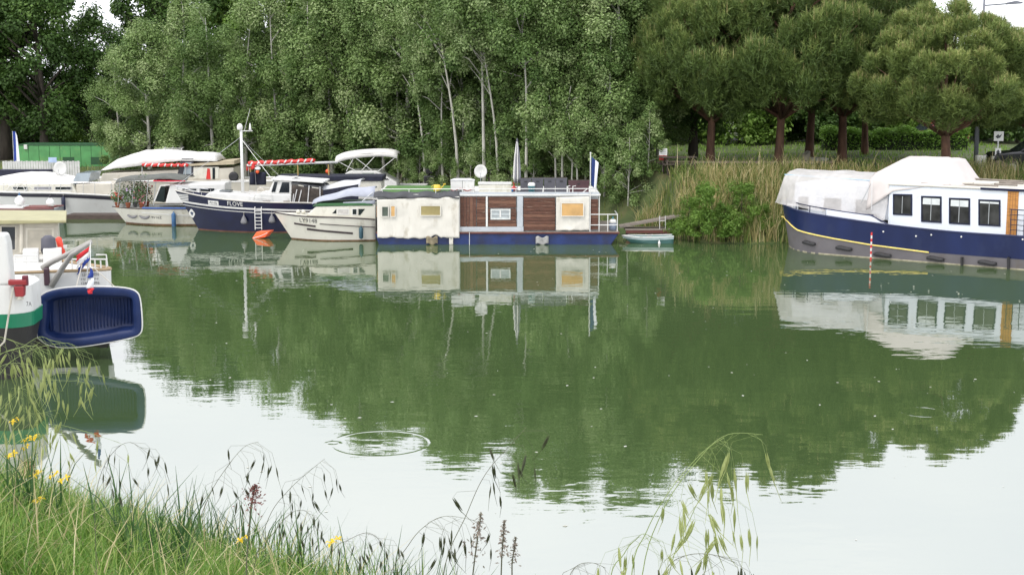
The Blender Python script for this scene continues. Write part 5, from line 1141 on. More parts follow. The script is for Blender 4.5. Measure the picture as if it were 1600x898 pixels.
secs2 = [(xa_, [(.3, zl - 1.05), (.55, zt3 - .3), (1.0, zt3 - .1), (yC, zt3), (2.9, zt3 - .1), (3.35, zt3 - .3), (3.6, zl - 1.0)]),
         (xm0, [(.38, zl - .30), (.6, zl + .12), (1.1, zt2 - .10), (yC, zt2), (2.8, zt2 - .10), (3.3, zl + .12), (3.55, zl - .2)]),
         (xm1, [(.42, zl + .0), (.7, zl + .15), (1.2, zt2 - .08), (yC, zt2), (2.7, zt2 - .08), (3.2, zl + .15), (3.5, zl)]),
         (xe_, [(.7, zl), (.9, zl + .01), (1.3, zl + .02), (yC, zl + .03), (2.6, zl + .02), (3.0, zl + .01), (3.3, zl)])]
MB().grid(40, 34, lambda u, v: tent(u, v, secs2, .04)).build('roof_tarpaulin', mat('white_roof_tarpaulin', (.52, .48, .46), .55, .06, 1.5, bump=.3, bscale=3), T.o, smooth=True, solid=.008)
MB().tube([(secs[1][0], .97, zt1 - .12), (secs[-1][0] + .1, .62, zt1 - .2)], .02, 5).build('ridge_tube', mat('pale_blue_tube', (.35, .5, .62), .4), T.o)
# hoops and a dark interior so that window shapes show through the sheet
for i in range(3):
    x, pl = secs[2 + i][0], secs[2 + i][1]; MB().tube([(x, y + (.04 if y < yC else -.04), z - .05) for y, z in pl], .016, 5).build('tent_hoop', alu, T.o)
fc = [(X(1262, 300, .9), zt1 - .5), (X(1380, 300, .9), zt1 - .5)]
MB().box(.35, x0c - .05, .72, 3.18, hu.sheer(2) - .1, zt1 - .40).build('fore_cabin', bw, T.o, bevel=.05)
for a_, b_ in ((.55, .95), (1.6, 2.3), (2.9, 3.5)):
    MB().box(a_, b_, .69, .725, hu.sheer(2) + .12, hu.sheer(2) + .62).build('fore_window', dimglass, T.o)
q0 = T.p(1361, 282, .25); MB().tube([T.p(1362.5, 278, .25), T.p(1362, 328, .25)], .016, 5).build('tent_pole', mat('pale_tube', (.6, .6, .6), .4), T.o); MB().tube([T.p(1345, 318, .25), T.p(1361, 287, .25)], .012, 5).build('tent_stay', mat('grey_bar', (.3, .32, .33), .5), T.o)
MB().box(T.p(1342, 331, .2).x, T.p(1365, 331, .2).x, .2, .6, hu.sheer(4) - .05, hu.sheer(4) + .3).build('windlass', navy, T.o, bevel=.05)
# red and white gauge pole
o = fr_at('gauge_pole', 'thin red and white banded pole standing in the water by the barge', 'pole', atZ(1360.5, 405.5) + Vector((0, 0, -1.0)))
zt = atY(1360.5, 363, atZ(1360.5, 405.5).y).z + 1.0; nb = 14
for i in range(nb):
    z0_ = .4 + (zt - .4) * i / nb; z1_ = .4 + (zt - .4) * (i + 1) / nb
    MB().lathe([(.032, z0_), (.032, z1_)], 8).build('red_band' if i % 2 else 'white_band', red if i % 2 else white, o.o)

# ---------------------------------------------------------------- near left: white and green hull
A1 = fr_at('moored_ship', 'white ship bow with green stripe and red mooring bitt beside the dinghy', 'ship', atZ(60, 592), R(6))
pA = lambda px, py, y=0.0: A1.p(px, py, y)
white_n = mat('ship_white_paint', (.62, .62, .60), .4, .05, 1.2, dirt=((.36, .32, .26), 2.2, .26), stretch=(1.3, 1.3, .4))
def plan(x_end, z, r=.5, depth=1.7, xl=-6.0):
    pts = [(xl, 0)]; 
    for i in range(9):
        a_ = -math.pi / 2 + math.pi / 2 * i / 8; pts.append((x_end - r + r * math.cos(a_), r + r * math.sin(a_)))
    for i in range(9):
        a_ = math.pi / 2 * i / 8; pts.append((x_end - r + r * math.cos(a_), depth - r + r * math.sin(a_)))
    return pts + [(xl, depth)]
def ring_loft(levels):
    mb = MB(); n = len(levels[0][1])
    for z, pl in levels: mb.v += [(x, y, z) for x, y in pl]
    for k in range(len(levels) - 1):
        for i in range(n): mb.f.append((k * n + i, k * n + (i + 1) % n, (k + 1) * n + (i + 1) % n, (k + 1) * n + i))
    mb.f.append(tuple(range(n - 1, -1, -1))); mb.f.append(tuple(range((len(levels) - 1) * n, len(levels) * n))); return mb
xR = pA(45, 470).x; zt_, zg1, zg0 = pA(40, 445).z, pA(40, 490.5).z, pA(40, 512).z
ring_loft([(-.4, plan(xR - .35, 0)), (.25, plan(xR - .28, 0)), (zg0, plan(xR - .04, 0))]).build('lower_hull', mat('black_tar_hull', (.014, .013, .012), .6, .3, 3), A1.o, smooth=False)
ring_loft([(zg0, plan(xR, 0)), (zg1, plan(xR + .02, 0))]).build('green_stripe', mat('emerald_paint', (.01, .17, .085), .35, .1, 2), A1.o)
ring_loft([(zg1 + .002, plan(xR - .01, 0)), (zt_ - .06, plan(xR - .02, 0)), (zt_, plan(xR - .1, 0, .5))]).build('bulwark', white_n, A1.o)
xb2 = pA(14, 420).x
mb = MB(); mb.prism([(-6, zt_), (xb2 + .02, zt_), (xb2 - .02, pA(20, 380).z), (pA(6, 366).x, pA(6, 366).z), (-6, pA(16, 362).z)], .02, .5); mb.build('deckhouse', white_n, A1.o, bevel=.05)
q = pA(43, 470); flat_text('7A', .1, .12, lambda a, b: Vector((pA(41, 478).x + a, -.004, pA(41, 478).z + b)), mat('faded_black_letters', (.05, .05, .055), .6), A1.o)
bt = bpy.data.objects.new('mooring_bitt', None)
xb_, zb_ = pA(32, 462).x, pA(32, 462).z
bm_ = MB(); bm_.prism([(xb_ - .09, zt_ - .25), (xb_ + .09, zt_ - .25), (xb_ + .11, pA(32, 446).z), (xb_ - .11, pA(32, 446).z)], -.12, .1); bt = bm_.build('mooring_bitt', dred, A1.o, bevel=.02)
MB().box(pA(14, 440).x, pA(43, 440).x, -.1, .06, pA(30, 445).z + .003, pA(30, 436.5).z).build('cross_bar', dred, bt, bevel=.025)
MB().box(pA(35.5, 440).x, pA(44.5, 440).x, -.08, .04, pA(40, 446).z, pA(40, 430).z).build('upright', mat('dark_plum_paint', (.13, .015, .03), .45), bt, bevel=.02)

MB().tube([(xb_ - .12, -.12, zb_ + .2), (xb_ - .35, -.2, .9), (xb_ - .9, -.3, .35), (-3.2, -.6, .6)], .022, 6).build('mooring_rope', mat('rope', (.45, .42, .36), .9), A1.o)
MB().lathe([(.05, -.14), (.075, -.13), (.075, .13), (.05, .14)], 10, (xb_, -.04, zb_ + .06), 'z').build('rope_turns', mat('rope', (.45, .42, .36), .9), A1.o)
# ---------------------------------------------------------------- near left: steel cruiser with davits
E = fr_at('davit_cruiser', 'white steel cruiser with beige wheelhouse and dinghy davits over its stern', 'boat', Vector((-9.95, 35.3, 0)), R(17))
pE = lambda px, py, y=0.0: E.p(px, py, y)
EL = mat('olive_cream_edge', (.42, .38, .22), .5, .1, 3)
def planE(w0, xr, dep=10.5, r=.3): return [(xr - w0, 0), (xr - .12, 0), (xr - .03, .03), (xr, .12), (xr - .08, .4), (xr - 1.45, 2.5), (xr - 1.6, dep * .6), (xr - 1.9, dep * .85), (xr - w0 / 2 - .8, dep), (xr - w0 + .1, dep * .85), (xr - w0, dep * .6)]
zT = pE(140, 424).z; xr = pE(173, 430).x
ring_loft([(-.4, planE(3.3, xr - .15)), (.5, planE(3.45, xr - .03))]).build('lower_hull', mat('black_tar_hull', (.014, .013, .012), .6, .3, 3), E.o)
ring_loft([(.5, planE(3.45, xr)), (zT, planE(3.5, xr + .02))]).build('hull', white_n, E.o, bevel=.02)
_pl = planE(3.5, xr); MB().tube([(x_, y_ + .03, zT + .03) for x_, y_ in _pl + _pl[:1]], .045, 6).build('cap_rail', wood('tan_cap_rail', (.33, .24, .14)), E.o)
MB().box(xr - .35, xr - .15, -.25, -.02, -.5, .75).build('rudder', mat('black_tar_hull', (.014, .013, .012), .6, .3, 3), E.o)
blk = mat('faded_black_letters', (.05, .05, .055), .6)
for s_, px, py, w, h in (('LEONTIEN', 128, 429, .4, .075), ('HAVEN', 126, 436, .42, .04), ('1240   1996', 126, 442.5, .45, .06)):
    flat_text(s_, h, w, lambda a, b: Vector((pE(px, py).x + a, -.012, pE(px, py).z - h / 2 + b)), blk, E.o)
# wheelhouse
y0w = 4.0; zW0 = zT - .05
wl, wr_ = pE(-60, 380, y0w).x, pE(92, 380, y0w).x; zwt = pE(60, 347, y0w).z
MB().box(wl, wr_, y0w, y0w + 2.6, zW0, zwt).build('wheelhouse', beige, E.o, bevel=.03)
MB().prism([(wl - .1, zwt), (wr_ + .22, zwt - .02), (wr_ + .22, zwt + .05), (wl, zwt + .14)], y0w - .25, y0w + 2.8).build('wheelhouse_roof', mat('olive_roof', (.33, .31, .17), .6, .1, 3), E.o, bevel=.02)
window(E, 0, 26, 352, 392, y0w, beige, glass, .04); window(E, 40, 84, 356, 394, y0w, mat('pale_beige_frame', (.55, .52, .44), .5), mat('beige_panel', (.42, .39, .32), .6), .05)
MB().tube([pE(33, 395, y0w - .06), pE(33, 348, y0w - .06)], .05, 8).build('corner_post', mat('pale_beige_frame', (.55, .52, .44), .5), E.o)
for p0, p1, q0, q1, y, m in [(36, 60, 391, 410, 2.2, white_n), (68, 96, 390, 415, 2.0, white_n)]:
    a, b = pE(p0, q1, y), pE(p1, q0, y); MB().box(a.x, b.x, y, y + .6, zT - .02, b.z).build('deck_locker', m, E.o, bevel=.02)
a = pE(76, 388, 2.6); MB().lathe([(.16, 0), (.2, .1), (.18, .42), (.08, .5)], 10, (a.x, 2.6, pE(80, 397, 2.6).z)).build('outboard_cover', mat('dark_grey_cover', (.07, .07, .09), .6), E.o, smooth=True)
for p0, p1, q in ((22, 58, 399), (22, 58, 408)): MB().tube([pE(p0, q, 1.0), pE(p1, q, 1.0)], .02, 6).build('stern_rail', white_n, E.o)
for px in (23, 40, 58): MB().tube([(pE(px, 400, 1.0).x, 1.0, zT), pE(px, 398, 1.0)], .02, 6).build('rail_post', white_n, E.o)
for i in range(7):
    MB().tube([(pE(112 + i * 9, 400, .35).x, .35, zT), pE(112 + i * 9, 404 + 3 * (i % 2), .35)], .022, 6).build('rail_post', white_n, E.o)
MB().tube([pE(110, 405, .35), pE(168, 405, .35)], .022, 6).build('stern_rail', white_n, E.o); MB().tube([pE(150, 398, .35), pE(166, 398, .35), pE(168, 416, .35)], .022, 6).build('stern_rail', white_n, E.o)
# davits: two bent beams
dav = mat('grey_davit', (.33, .32, .30), .5, .12, 4)
for k, (y, pts) in enumerate([(.3, [(66, 419), (80, 410), (110, 395), (142, 377)]), (-.05, [(80, 447), (98, 418), (112, 398), (142, 379)])]):
    MB().tube([pE(*pts[0], y), pE(*pts[1], y - .1), pE(*pts[2], y - .6), pE(*pts[3], y - 1.2)], [.075, .07, .06, .045], 8).build('davit', dav, E.o, smooth=True)
MB().box(pE(69, 435, .2).x, pE(78, 435, .2).x, -.04, .25, pE(73, 444, .2).z, pE(73, 418, .2).z).build('davit_foot', mat('dark_plum_paint2', (.06, .03, .04), .5), E.o, bevel=.02)
q = pE(103, 373, y0w - 1.0)
o = fr_at('lifebuoy', 'orange red horseshoe lifebuoy hung beside the beige wheelhouse', 'lifebuoy', E.loc + Matrix.Rotation(E.rz, 3, 'Z') @ Vector((q.x, y0w - 1.0, pE(103, 398, y0w - 1.0).z)), R(17))
MB().tube([(-.14 + .05 * math.cos(t) , -.16 * math.sin(t) * .4, .22 - .22 * math.cos(t)) for t in [math.pi * i / 12 for i in range(13)]], [.06] + [.085] * 11 + [.06], 8).build('ring', mat('lifebuoy_red', (.75, .06, .03), .5), o.o, smooth=True)
MB().box(-.2, .02, -.11, .03, .18, .26).build('strap', white_n, o.o); MB().tube([(-.1, .1, -.35), (-.1, .1, .4)], .02, 6).build('bracket', alu, o.o)
# Dutch flag on a staff
fb = E.loc + Matrix.Rotation(E.rz, 3, 'Z') @ Vector((pE(134, 424, -.25).x, -.10, zT - .05))
o = fr_at('ensign', 'red white and blue flag drooping from a short staff above the dinghy', 'flag', fb, 0)
zq = atY(140, 381, fb.y).z - fb.z; dxq = atY(141, 381, fb.y).x - fb.x
MB().tube([(0, 0, -.2), (dxq, 0, zq)], .018, 6).build('staff', white_n, o.o)
fm = [mat('flag_red', (.62, .03, .04), .8), mat('flag_white', (.75, .76, .8), .8), mat('flag_royal', (.02, .05, .28), .8)]
sg = .0155
for k in range(3):
    mb = MB(); mb.grid(7, 9, lambda u, v: (dxq - .02 - .34 * v * (1 if k < 2 else .95) + .02 * math.sin(5 * u), -.02 + .035 * math.sin(6 * v + 3 * (k + u) / 3), zq - .06 - (k + u) / 3 * (.36 + .12 * v) - .24 * v)); mb.build(['red_stripe', 'white_stripe', 'blue_stripe'][k], fm[k], o.o, smooth=True, solid=.004)
o2 = fr_at('pennant', 'narrow blue white and red pennant hanging in front of the dinghy rim', 'flag', atY(141, 447, 33.0), 0)
Y0 = 33.0
for k, (q0, q1, w0, w1) in enumerate([(418, 434, 1.5, 4.5), (434, 450, 4.5, 5.5), (450, 459, 5.5, 3)]):
    mb = MB(); mb.grid(5, 6, lambda u, v: atY(141.5 + (u - .5) * 2 * (w0 + (w1 - w0) * v) + 1.5 * math.sin(4 * v + k), q0 + (q1 - q0) * v, Y0) - o2.loc + Vector((0, .03 * math.sin(5 * u + 3 * v), 0))); mb.build(['blue_end', 'white_middle', 'red_tip'][k], [fm[2], fm[1], fm[0]][k], o2.o, smooth=True, solid=.004)
MB().tube([atY(141.5, 419, Y0) - o2.loc, atY(141, 379, 33.9) - o2.loc], .008, 4).build('halyard', white_n, o2.o)

# ---------------------------------------------------------------- dinghy hung on its side
dz = atY(140, 545, 33.4); 
DG = fr_at('dinghy', 'blue plastic dinghy with white rim and ribbed floor hung on its side', 'dinghy', dz)
dinb = mat('royal_blue_plastic', (.007, .02, .085), .5, .18, 2, dirt=((.02, .035, .10), 3, .35), spec=.35)
outl = [(58, 520), (60, 470), (66, 460), (80, 453), (105, 448.5), (140, 447), (175, 447.5), (200, 450), (213, 455), (219, 465), (222, 490), (222.5, 512), (219, 521), (210, 526), (180, 533), (145, 539), (115, 542.5), (92, 542), (75, 538), (64, 531)]
P3 = [atY(px, py, 33.4) - DG.loc for px, py in outl]
cxd = sum(p.x for p in P3) / len(P3); czd = sum(p.z for p in P3) / len(P3)
def smooth_loop(pts, n=64):
    m = len(pts); res = []
    for i in range(n):
        t = i * m / n; k = int(t); s_ = t - k; p0, p1, p2, p3 = [pts[(k + j - 1) % m] for j in range(4)]
        res.append(.5 * ((2 * p1) + (-p0 + p2) * s_ + (2 * p0 - 5 * p1 + 4 * p2 - p3) * s_ ** 2 + (-p0 + 3 * p1 - 3 * p2 + p3) * s_ ** 3))
    return res
lp = smooth_loop(P3); n = len(lp)
def ringd(f, y, dx=0, dzz=0): return [(cxd + (p.x - cxd) * f + dx, y, czd + (p.z - czd) * f + dzz) for p in lp]
def inset(d, y):
    r_ = []
    for p in lp:
        v = Vector((p.x - cxd, 0, p.z - czd)); w = Vector((abs(v.x) - .55 if abs(v.x) > .55 else 0, 0, v.z)); w.x = math.copysign(w.x, v.x)
        L = max(.05, w.length); r_.append((p.x - w.x / L * d, y, p.z - w.z / L * d))
    return r_
def loopmesh(loops, close_in=False, close_out=False):
    mb = MB()
    for L in loops: mb.v += L
    for k in range(len(loops) - 1):
        for i in range(n): mb.f.append((k * n + i, k * n + (i + 1) % n, (k + 1) * n + (i + 1) % n, (k + 1) * n + i))
    if close_in: mb.f.append(tuple(range((len(loops) - 1) * n, len(loops) * n)))
    if close_out: mb.f.append(tuple(range(n - 1, -1, -1)))
    return mb
# outer shell (away from the viewer) to broad gunwale to inside well
loopmesh([inset(.34, .62), inset(.26, .56), inset(.12, .3), inset(.03, .04), inset(.015, -.03), inset(.05, -.05), inset(.20, -.03), inset(.235, .05), inset(.255, .33), inset(.30, .38)], True, True).build('hull', dinb, DG.o, smooth=True)
loopmesh([inset(.012, -.03), inset(-.012, -.035), inset(-.012, .01), inset(.012, .012)]).build('white_rim', white_n, DG.o, smooth=True)
xs_d = [p[0] for p in inset(.33, 0)]; zs_d = [p[2] for p in inset(.33, 0)]
x0d, x1d = min(xs_d) + .12, max(xs_d) - .04
for i in range(22):
    x = x0d + (x1d - x0d) * (i + .5) / 22; cc = [p for p in inset(.33, 0) if abs(p[0] - x) < .09]
    if len(cc) < 2: continue
    za, zb_ = min(p[2] for p in cc), max(p[2] for p in cc)
    MB().box(x - .014, x + .014, .352, .385, za + .02, zb_ - .02).build('floor_rib', dinb, DG.o, bevel=.008)
MB().box(x0d - .16, x0d - .13, .2, .385, czd - .38, czd + .40).build('seat_edge', dinb, DG.o, bevel=.01)
for x in (-.35, .75): MB().tube([(x, .2, czd + .55), (x * .2 - .3, .9, 1.9)], .012, 5).build('sling', mat('rope', (.45, .42, .36), .9), DG.o)
# ================================================================ BANK FURNITURE
def gp(px, py, Y):
    q = atY(px, py, Y); return Vector((q.x, Y, ground_z(q.x, Y)))
# green container
gq = gp(30, 270, 91); GC = fr_at('green_container', 'long green metal container with vertical panel seams under the trees', 'container', gq)
x1 = GC.p(176, 260).x; zt = GC.p(60, 225.5).z
gmt = mat('green_container_paint', (.09, .30, .10), .5, .2, 1.5, dirt=((.20, .30, .09), 1.2, .4))
npan = 9
for i in range(npan):
    MB().box(x1 * i / npan + .012, x1 * (i + 1) / npan - .012, 0, .05, .02, zt - .08).build('panel', gmt, GC.o, bevel=.008)
    if i: MB().box(x1 * i / npan - .02, x1 * i / npan + .02, .02, .06, .02, zt - .08).build('seam', mat('dark_green_paint2', (.02, .08, .03), .5), GC.o)
MB().box(-.03, x1 + .03, -.03, 2.4, zt - .08, zt).build('roof', mat('dark_green_paint2', (.02, .08, .03), .5), GC.o); MB().box(.0, x1, .065, 2.35, 0, zt - .085).build('core', gmt, GC.o)
for p0, p1 in ((98, 116), (142, 160)): MB().box(GC.p(p0, 250).x, GC.p(p1, 250).x, -.012, -.002, GC.p(p0, 257).z, GC.p(p0, 245.5).z).build('vent', mat('dark_green_paint2', (.02, .08, .03), .5), GC.o)
MB().box(GC.p(38, 230).x, GC.p(43, 230).x, -.1, -.002, GC.p(38, 233).z, GC.p(38, 226).z).build('lamp', white, GC.o)
# beach flag banner
q = gp(22, 255, 86); o = fr_at('banner_flag', 'narrow blue and white banner flag on a pole beside the green container', 'flag', q); zt = o.p(22, 205).z
MB().tube([(0, 0, -.2), (0, 0, zt)], .02, 6).build('pole', alu, o.o)
MB().grid(4, 8, lambda u, v: (.01 + .16 * u, .03 * math.sin(5 * v), zt - .02 - (zt - .5) * v)).build('blue_cloth', mat('flag_royal', (.02, .05, .28), .8), o.o, solid=.004); MB().grid(4, 8, lambda u, v: (.17 + .22 * u * (.4 + v * .6), .03 * math.sin(5 * v), zt - .02 - .25 * u - (zt - .6) * v)).build('white_cloth', mat('flag_white', (.75, .76, .8), .8), o.o, solid=.004)
# white picket fence on the left bank
q = gp(4, 262, 83.2); o = fr_at('picket_fence', 'low white board fence on the bank behind the motor yacht', 'fence', q); x1 = o.p(125, 262).x; zt = max(.4, o.p(60, 252).z)
for i in range(30): MB().box(x1 * i / 30, x1 * i / 30 + .13, 0, .025, -.05, zt + .02 * (i % 2)).build('board', mat('grey_white_board', (.5, .5, .48), .7, .15, 3), o.o)
for z in (.15, zt - .12): MB().box(0, x1, .026, .06, z, z + .07).build('rail', mat('grey_white_board', (.5, .5, .48), .7, .15, 3), o.o)
for px, w, h, m, lab, nm in ((11, .5, .5, black, 'small black bin in front of the white board fence', 'bin'), (76, .7, .6, mat('black_blue_bin', (.015, .015, .03), .5), 'larger black bin under the blue board by the fence', 'bin'), (130, .3, .45, mat('blue_drum', (.02, .08, .25), .4), 'blue plastic drum at the end of the white fence', 'drum'), (115, .4, .42, mat('grey_drum', (.3, .3, .32), .5), 'grey round drum beside the blue drum', 'drum')):
    q = gp(px, 265, 82.6); o = fr_at(nm, lab, nm, q); MB().lathe([(w / 2 * .85, 0), (w / 2, h), (w / 2 * 1.05, h), (w / 2 * 1.05, h + .05), (w / 2 * .9, h + .08)], 12).build('body', m, o.o); MB().lathe([(w / 2 * 1.0, h + .082), (w / 4, h + .16)], 12).build('lid', m, o.o)
q = gp(83, 262, 82.9); o = fr_at('notice_board', 'small pale blue notice board on two posts above the black bin', 'sign', q); zt = o.p(83, 246).z
for x in (-.18, .18): MB().tube([(x, 0, -.2), (x, 0, zt)], .025, 6).build('post', alu, o.o)
MB().box(-.24, .24, -.05, -.026, zt - .3, zt).build('board', mat('pale_blue_board', (.35, .45, .62), .5), o.o)
# stakes in the thicket
rr3 = random.Random(9)
for i, px in enumerate([622, 627, 633, 638, 642.5, 647, 652, 657, 661, 666]):
    q = gp(px, 285, 78.2 + rr3.uniform(-.3, .3)); o = MB().tube([(0, 0, -.2), (rr3.uniform(-.12, .05), 0, .7), (rr3.uniform(-.2, .05), 0, rr3.uniform(1.1, 1.5))], [.045, .04, .025], 6).build('wooden_stake', mat('pale_stake_wood', (.42, .36, .27), .85, .2, 5), loc=q)
    tag(o, 'pale wooden stake driven into the bank behind the houseboat turf roof', 'stake', 'stakes on the bank')
q = gp(684, 280, 74.3); o = fr_at('scooter', 'black parked scooter half hidden behind the houseboat roof', 'scooter', q, R(8))
for x in (-.55, .55):
    w_ = MB().lathe([(.02, -.05), (.2, -.06), (.27, -.04), (.27, .04), (.2, .06), (.02, .05)], 16, (x, 0, .27), 'y').build('wheel', black, o.o, smooth=True); MB().lathe([(.05, -.07), (.16, -.07), (.16, .07), (.05, .07)], 12, (x, 0, .27), 'y').build('rim', alu, w_)
MB().prism([(-.65, .45), (-.3, .25), (.2, .22), (.45, .5), (.4, .95), (.3, .95), (.15, .4), (-.1, .4), (-.2, .75), (-.75, .78)], -.13, .13).build('body', black, o.o, bevel=.04); MB().prism([(-.75, .785), (-.15, .77), (-.2, .88), (-.7, .9)], -.12, .12).build('seat', dkcanvas, o.o, bevel=.03)
MB().tube([(.32, -.32, 1.02), (.36, 0, 1.0), (.32, .32, 1.02)], .02, 6).build('handlebar', black, o.o); MB().ball((.42, 0, .85), .09).build('headlamp', white, o.o); MB().box(-.62, -.25, -.14, .14, 1.0, 1.25).build('top_box', black, o.o, bevel=.04)
MB().tube([(-.45, 0, .9), (-.45, 0, 1.02)], .05, 6).build('box_bracket', black, o.o)
q = gp(700, 280, 73.2); o = fr_at('dead_branch', 'bare grey dead branch lying on the bank behind the white double box', 'branch', q)
MB().tube([(-.5, 0, .0), (.1, .1, .5), (.75, .1, 1.15)], [.07, .06, .035], 7).build('bough', grey_wood, o.o, smooth=True); MB().tube([(.6, .1, 1.0), (1.0, .0, .95), (1.35, 0, 1.05)], [.04, .03, .015], 6).build('twig', grey_wood, o.o); MB().tube([(.75, .1, 1.1), (.95, .1, .8), (1.05, 0, .55)], [.03, .025, .015], 6).build('twig', grey_wood, o.o)
# picnic table
q = gp(1058, 272, 63.6); o = fr_at('picnic_table', 'dark wooden picnic table on the lawn behind the reeds', 'table', q, R(6))
dkw2 = wood('dark_picnic_wood', (.06, .045, .035))
for i in range(4): MB().box(-.8, .8, -.36 + i * .185, -.36 + i * .185 + .165, .70, .74).build('top_plank', dkw2, o.o)
for s_ in (-1, 1):
    MB().box(-.8, .8, s_ * .72 - .12, s_ * .72 + .12, .42, .46).build('bench_seat', dkw2, o.o)
    MB().box(s_ * .6 - .04, s_ * .6 + .04, -.72, .72, .36, .418).build('bench_beam', dkw2, o.o)
    for t_ in (-1, 1): MB().prism([(t_ * .5 - .05, -.05), (t_ * .5 + .05, -.05), (t_ * .2 + .05, .698), (t_ * .2 - .05, .698)], s_ * .6 + .042, s_ * .6 + .10, 'x').build('leg', dkw2, o.o)
# red and white sign
q = gp(1036, 250, 64.0); o = fr_at('park_sign', 'small sign half white half dark red on a post by the trees', 'sign', q); zt = o.p(1034, 232).z; zm_ = o.p(1034, 243).z; zl_ = o.p(1034, 250.5).z
MB().tube([(0, .04, -.3), (0, .04, zt - .02)], .035, 6).build('post', grey_wood, o.o); MB().box(-.18, .18, -.02, 0, zm_ + .003, zt).build('white_panel', white, o.o); MB().box(-.18, .18, -.02, 0, zl_, zm_).build('red_panel', mat('sign_red', (.3, .02, .02), .5), o.o)
for k in range(3): MB().box(-.12, .12, -.026, -.021, zt - .09 - k * .07, zt - .07 - k * .07).build('text_line', mat('grey_bar', (.3, .32, .33), .5), o.o)
# low rail along the lawn edge
q = gp(1000, 262, 66); o = fr_at('lawn_rail', 'low brown timber rail along the edge of the lawn', 'fence', q); x1 = (gp(1300, 262, 66) - q).x
for i in range(8): MB().box(x1 * i / 7 - .05, x1 * i / 7 + .05, -.05, .05, -.1, .5).build('post', wood('brown_rail_wood', (.16, .11, .07)), o.o)
MB().box(-.1, x1 + .1, -.085, -.052, .36, .46).build('rail', wood('tan_rail_wood', (.30, .24, .17)), o.o)
# white cabin / cabinet at the back of the lawn
q = gp(1257, 262, 71); o = fr_at('concrete_shelter', 'pale concrete block beside a low white counter behind the reeds', 'shelter', q); cnc = mat('pale_concrete', (.45, .42, .35), .8, .12, 3)
xw = o.p(1261, 260).x; MB().prism([(0, -.1), (xw + .15, -.1), (xw + .15, o.p(1260, 236).z), (-.0, o.p(1250, 242).z)], 0, .8).build('pillar', cnc, o.o, bevel=.02); a, b = o.p(1262, 261), o.p(1293, 250); MB().box(xw + .2, b.x, .1, .9, -.1, b.z).build('counter', mat('bluish_grey_panel', (.38, .42, .46), .6), o.o, bevel=.02); MB().box(xw + .16, b.x + .05, .0, 1.0, b.z + .002, b.z + .08).build('counter_top', white, o.o)
# hedge
LH = leafmat('hedge_leaf', (.08, .17, .02), (.16, .29, .045), (.26, .42, .09), .35)
q = gp(1285, 258, 83); o = fr_at('hedge', 'long clipped bright green hedge behind the pine trunks', 'hedge', q); x1 = (gp(1515, 258, 83) - q).x; rng = np.random.default_rng(77)
Nn = 12000; Pp = np.stack([rng.uniform(0, x1, Nn), rng.uniform(0, 1.2, Nn), rng.uniform(0, 1, Nn) ** .6 * 1.25], 1); Pp[:, 2] *= 1 + .12 * np.sin(Pp[:, 0] * 1.7) + .08 * np.sin(Pp[:, 0] * 4.1)
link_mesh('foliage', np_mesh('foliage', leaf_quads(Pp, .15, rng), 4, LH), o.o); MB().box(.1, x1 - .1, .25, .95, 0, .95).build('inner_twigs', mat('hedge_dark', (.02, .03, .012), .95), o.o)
# street lamp
q = gp(1524, 262, 68.5); o = fr_at('street_lamp', 'tall grey street lamp with a long arm beside the low pine', 'street lamp', q); zt = o.p(1528, -6).z; la = mat('grey_lamp_metal', (.16, .17, .2), .5)
MB().tube([(0, 0, -.3), (0, 0, 2.6), (.05, 0, zt)], [.11, .10, .05], 10).build('pole', la, o.o, smooth=True)
a = o.p(1530, 9); b = o.p(1576, 6); MB().tube([(.05, 0, a.z), (b.x, 0, b.z)], .035, 7).build('arm', la, o.o)
c_ = o.p(1597, 5); MB().prism([(b.x - .1, b.z - .05), (c_.x, c_.z - .03), (c_.x, c_.z + .03), ((b.x + c_.x) / 2, b.z + .13), (b.x - .1, b.z + .05)], -.14, .14).build('lamp_head', la, o.o, bevel=.02)
# overhead wires
for k, (q0, q1) in enumerate([((1470, 22), (1640, 8)), ((1470, 32), (1640, 20)), ((1470, 62), (1640, 66))]):
    A_, B_ = atY(q0[0], q0[1], 130), atY(q1[0], q1[1], 120); A_ = A_ + (A_ - B_) * 1.5; B_ = B_ + (B_ - A_) * .6
    o = MB().tube([A_.lerp(B_, t / 10) - Vector((0, 0, .6 * math.sin(math.pi * t / 10))) for t in range(11)], .022, 4).build('overhead_wire', mat('wire_grey', (.3, .3, .32), .6))
    tag(o, ['thin upper overhead wire crossing the sky above the lamp arm', 'thin overhead wire crossing the sky just under the lamp arm', 'thin lowest overhead wire crossing the sky above the pine crown'][k], 'wire')
# signs on one post, meter cabinet, rock, cars
q = gp(1558, 262, 61.8); o = fr_at('port_sign', 'white pictogram sign above a narrow white notice on one post', 'sign', q); zt = o.p(1558, 205.5).z
MB().tube([(0, .04, -.3), (0, .04, zt)], .03, 6).build('post', alu, o.o)
s1 = MB().box(-.21, .21, -.02, 0, o.p(1558, 220.5).z, zt).build('pictogram_panel', white, o.o); dk = mat('dark_print', (.04, .045, .05), .6)
zc = (o.p(1558, 220.5).z + zt) / 2
MB().prism([(-.14, zc - .02), (-.03, zc + .09), (.02, zc + .02), (.14, zc + .1), (.06, zc - .06), (-.06, zc - .1)], -.026, -.021).build('pictogram', dk, s1)
s2 = MB().box(-.13, .13, -.02, 0, o.p(1558, 250).z, o.p(1558, 231.5).z).build('notice_panel', white, o.o)
zc = (o.p(1558, 250).z + o.p(1558, 231.5).z) / 2; MB().prism([(-.05, zc - .18), (.05, zc - .18), (.07, zc + .1), (0, zc + .2), (-.07, zc + .1)], -.026, -.021).build('figure', dk, s2)
q = gp(1533, 262, 61.6); o = fr_at('meter_cabinet', 'white electricity cabinet with a round mark at the foot of the lamp', 'cabinet', q); zt = o.p(1533, 243).z
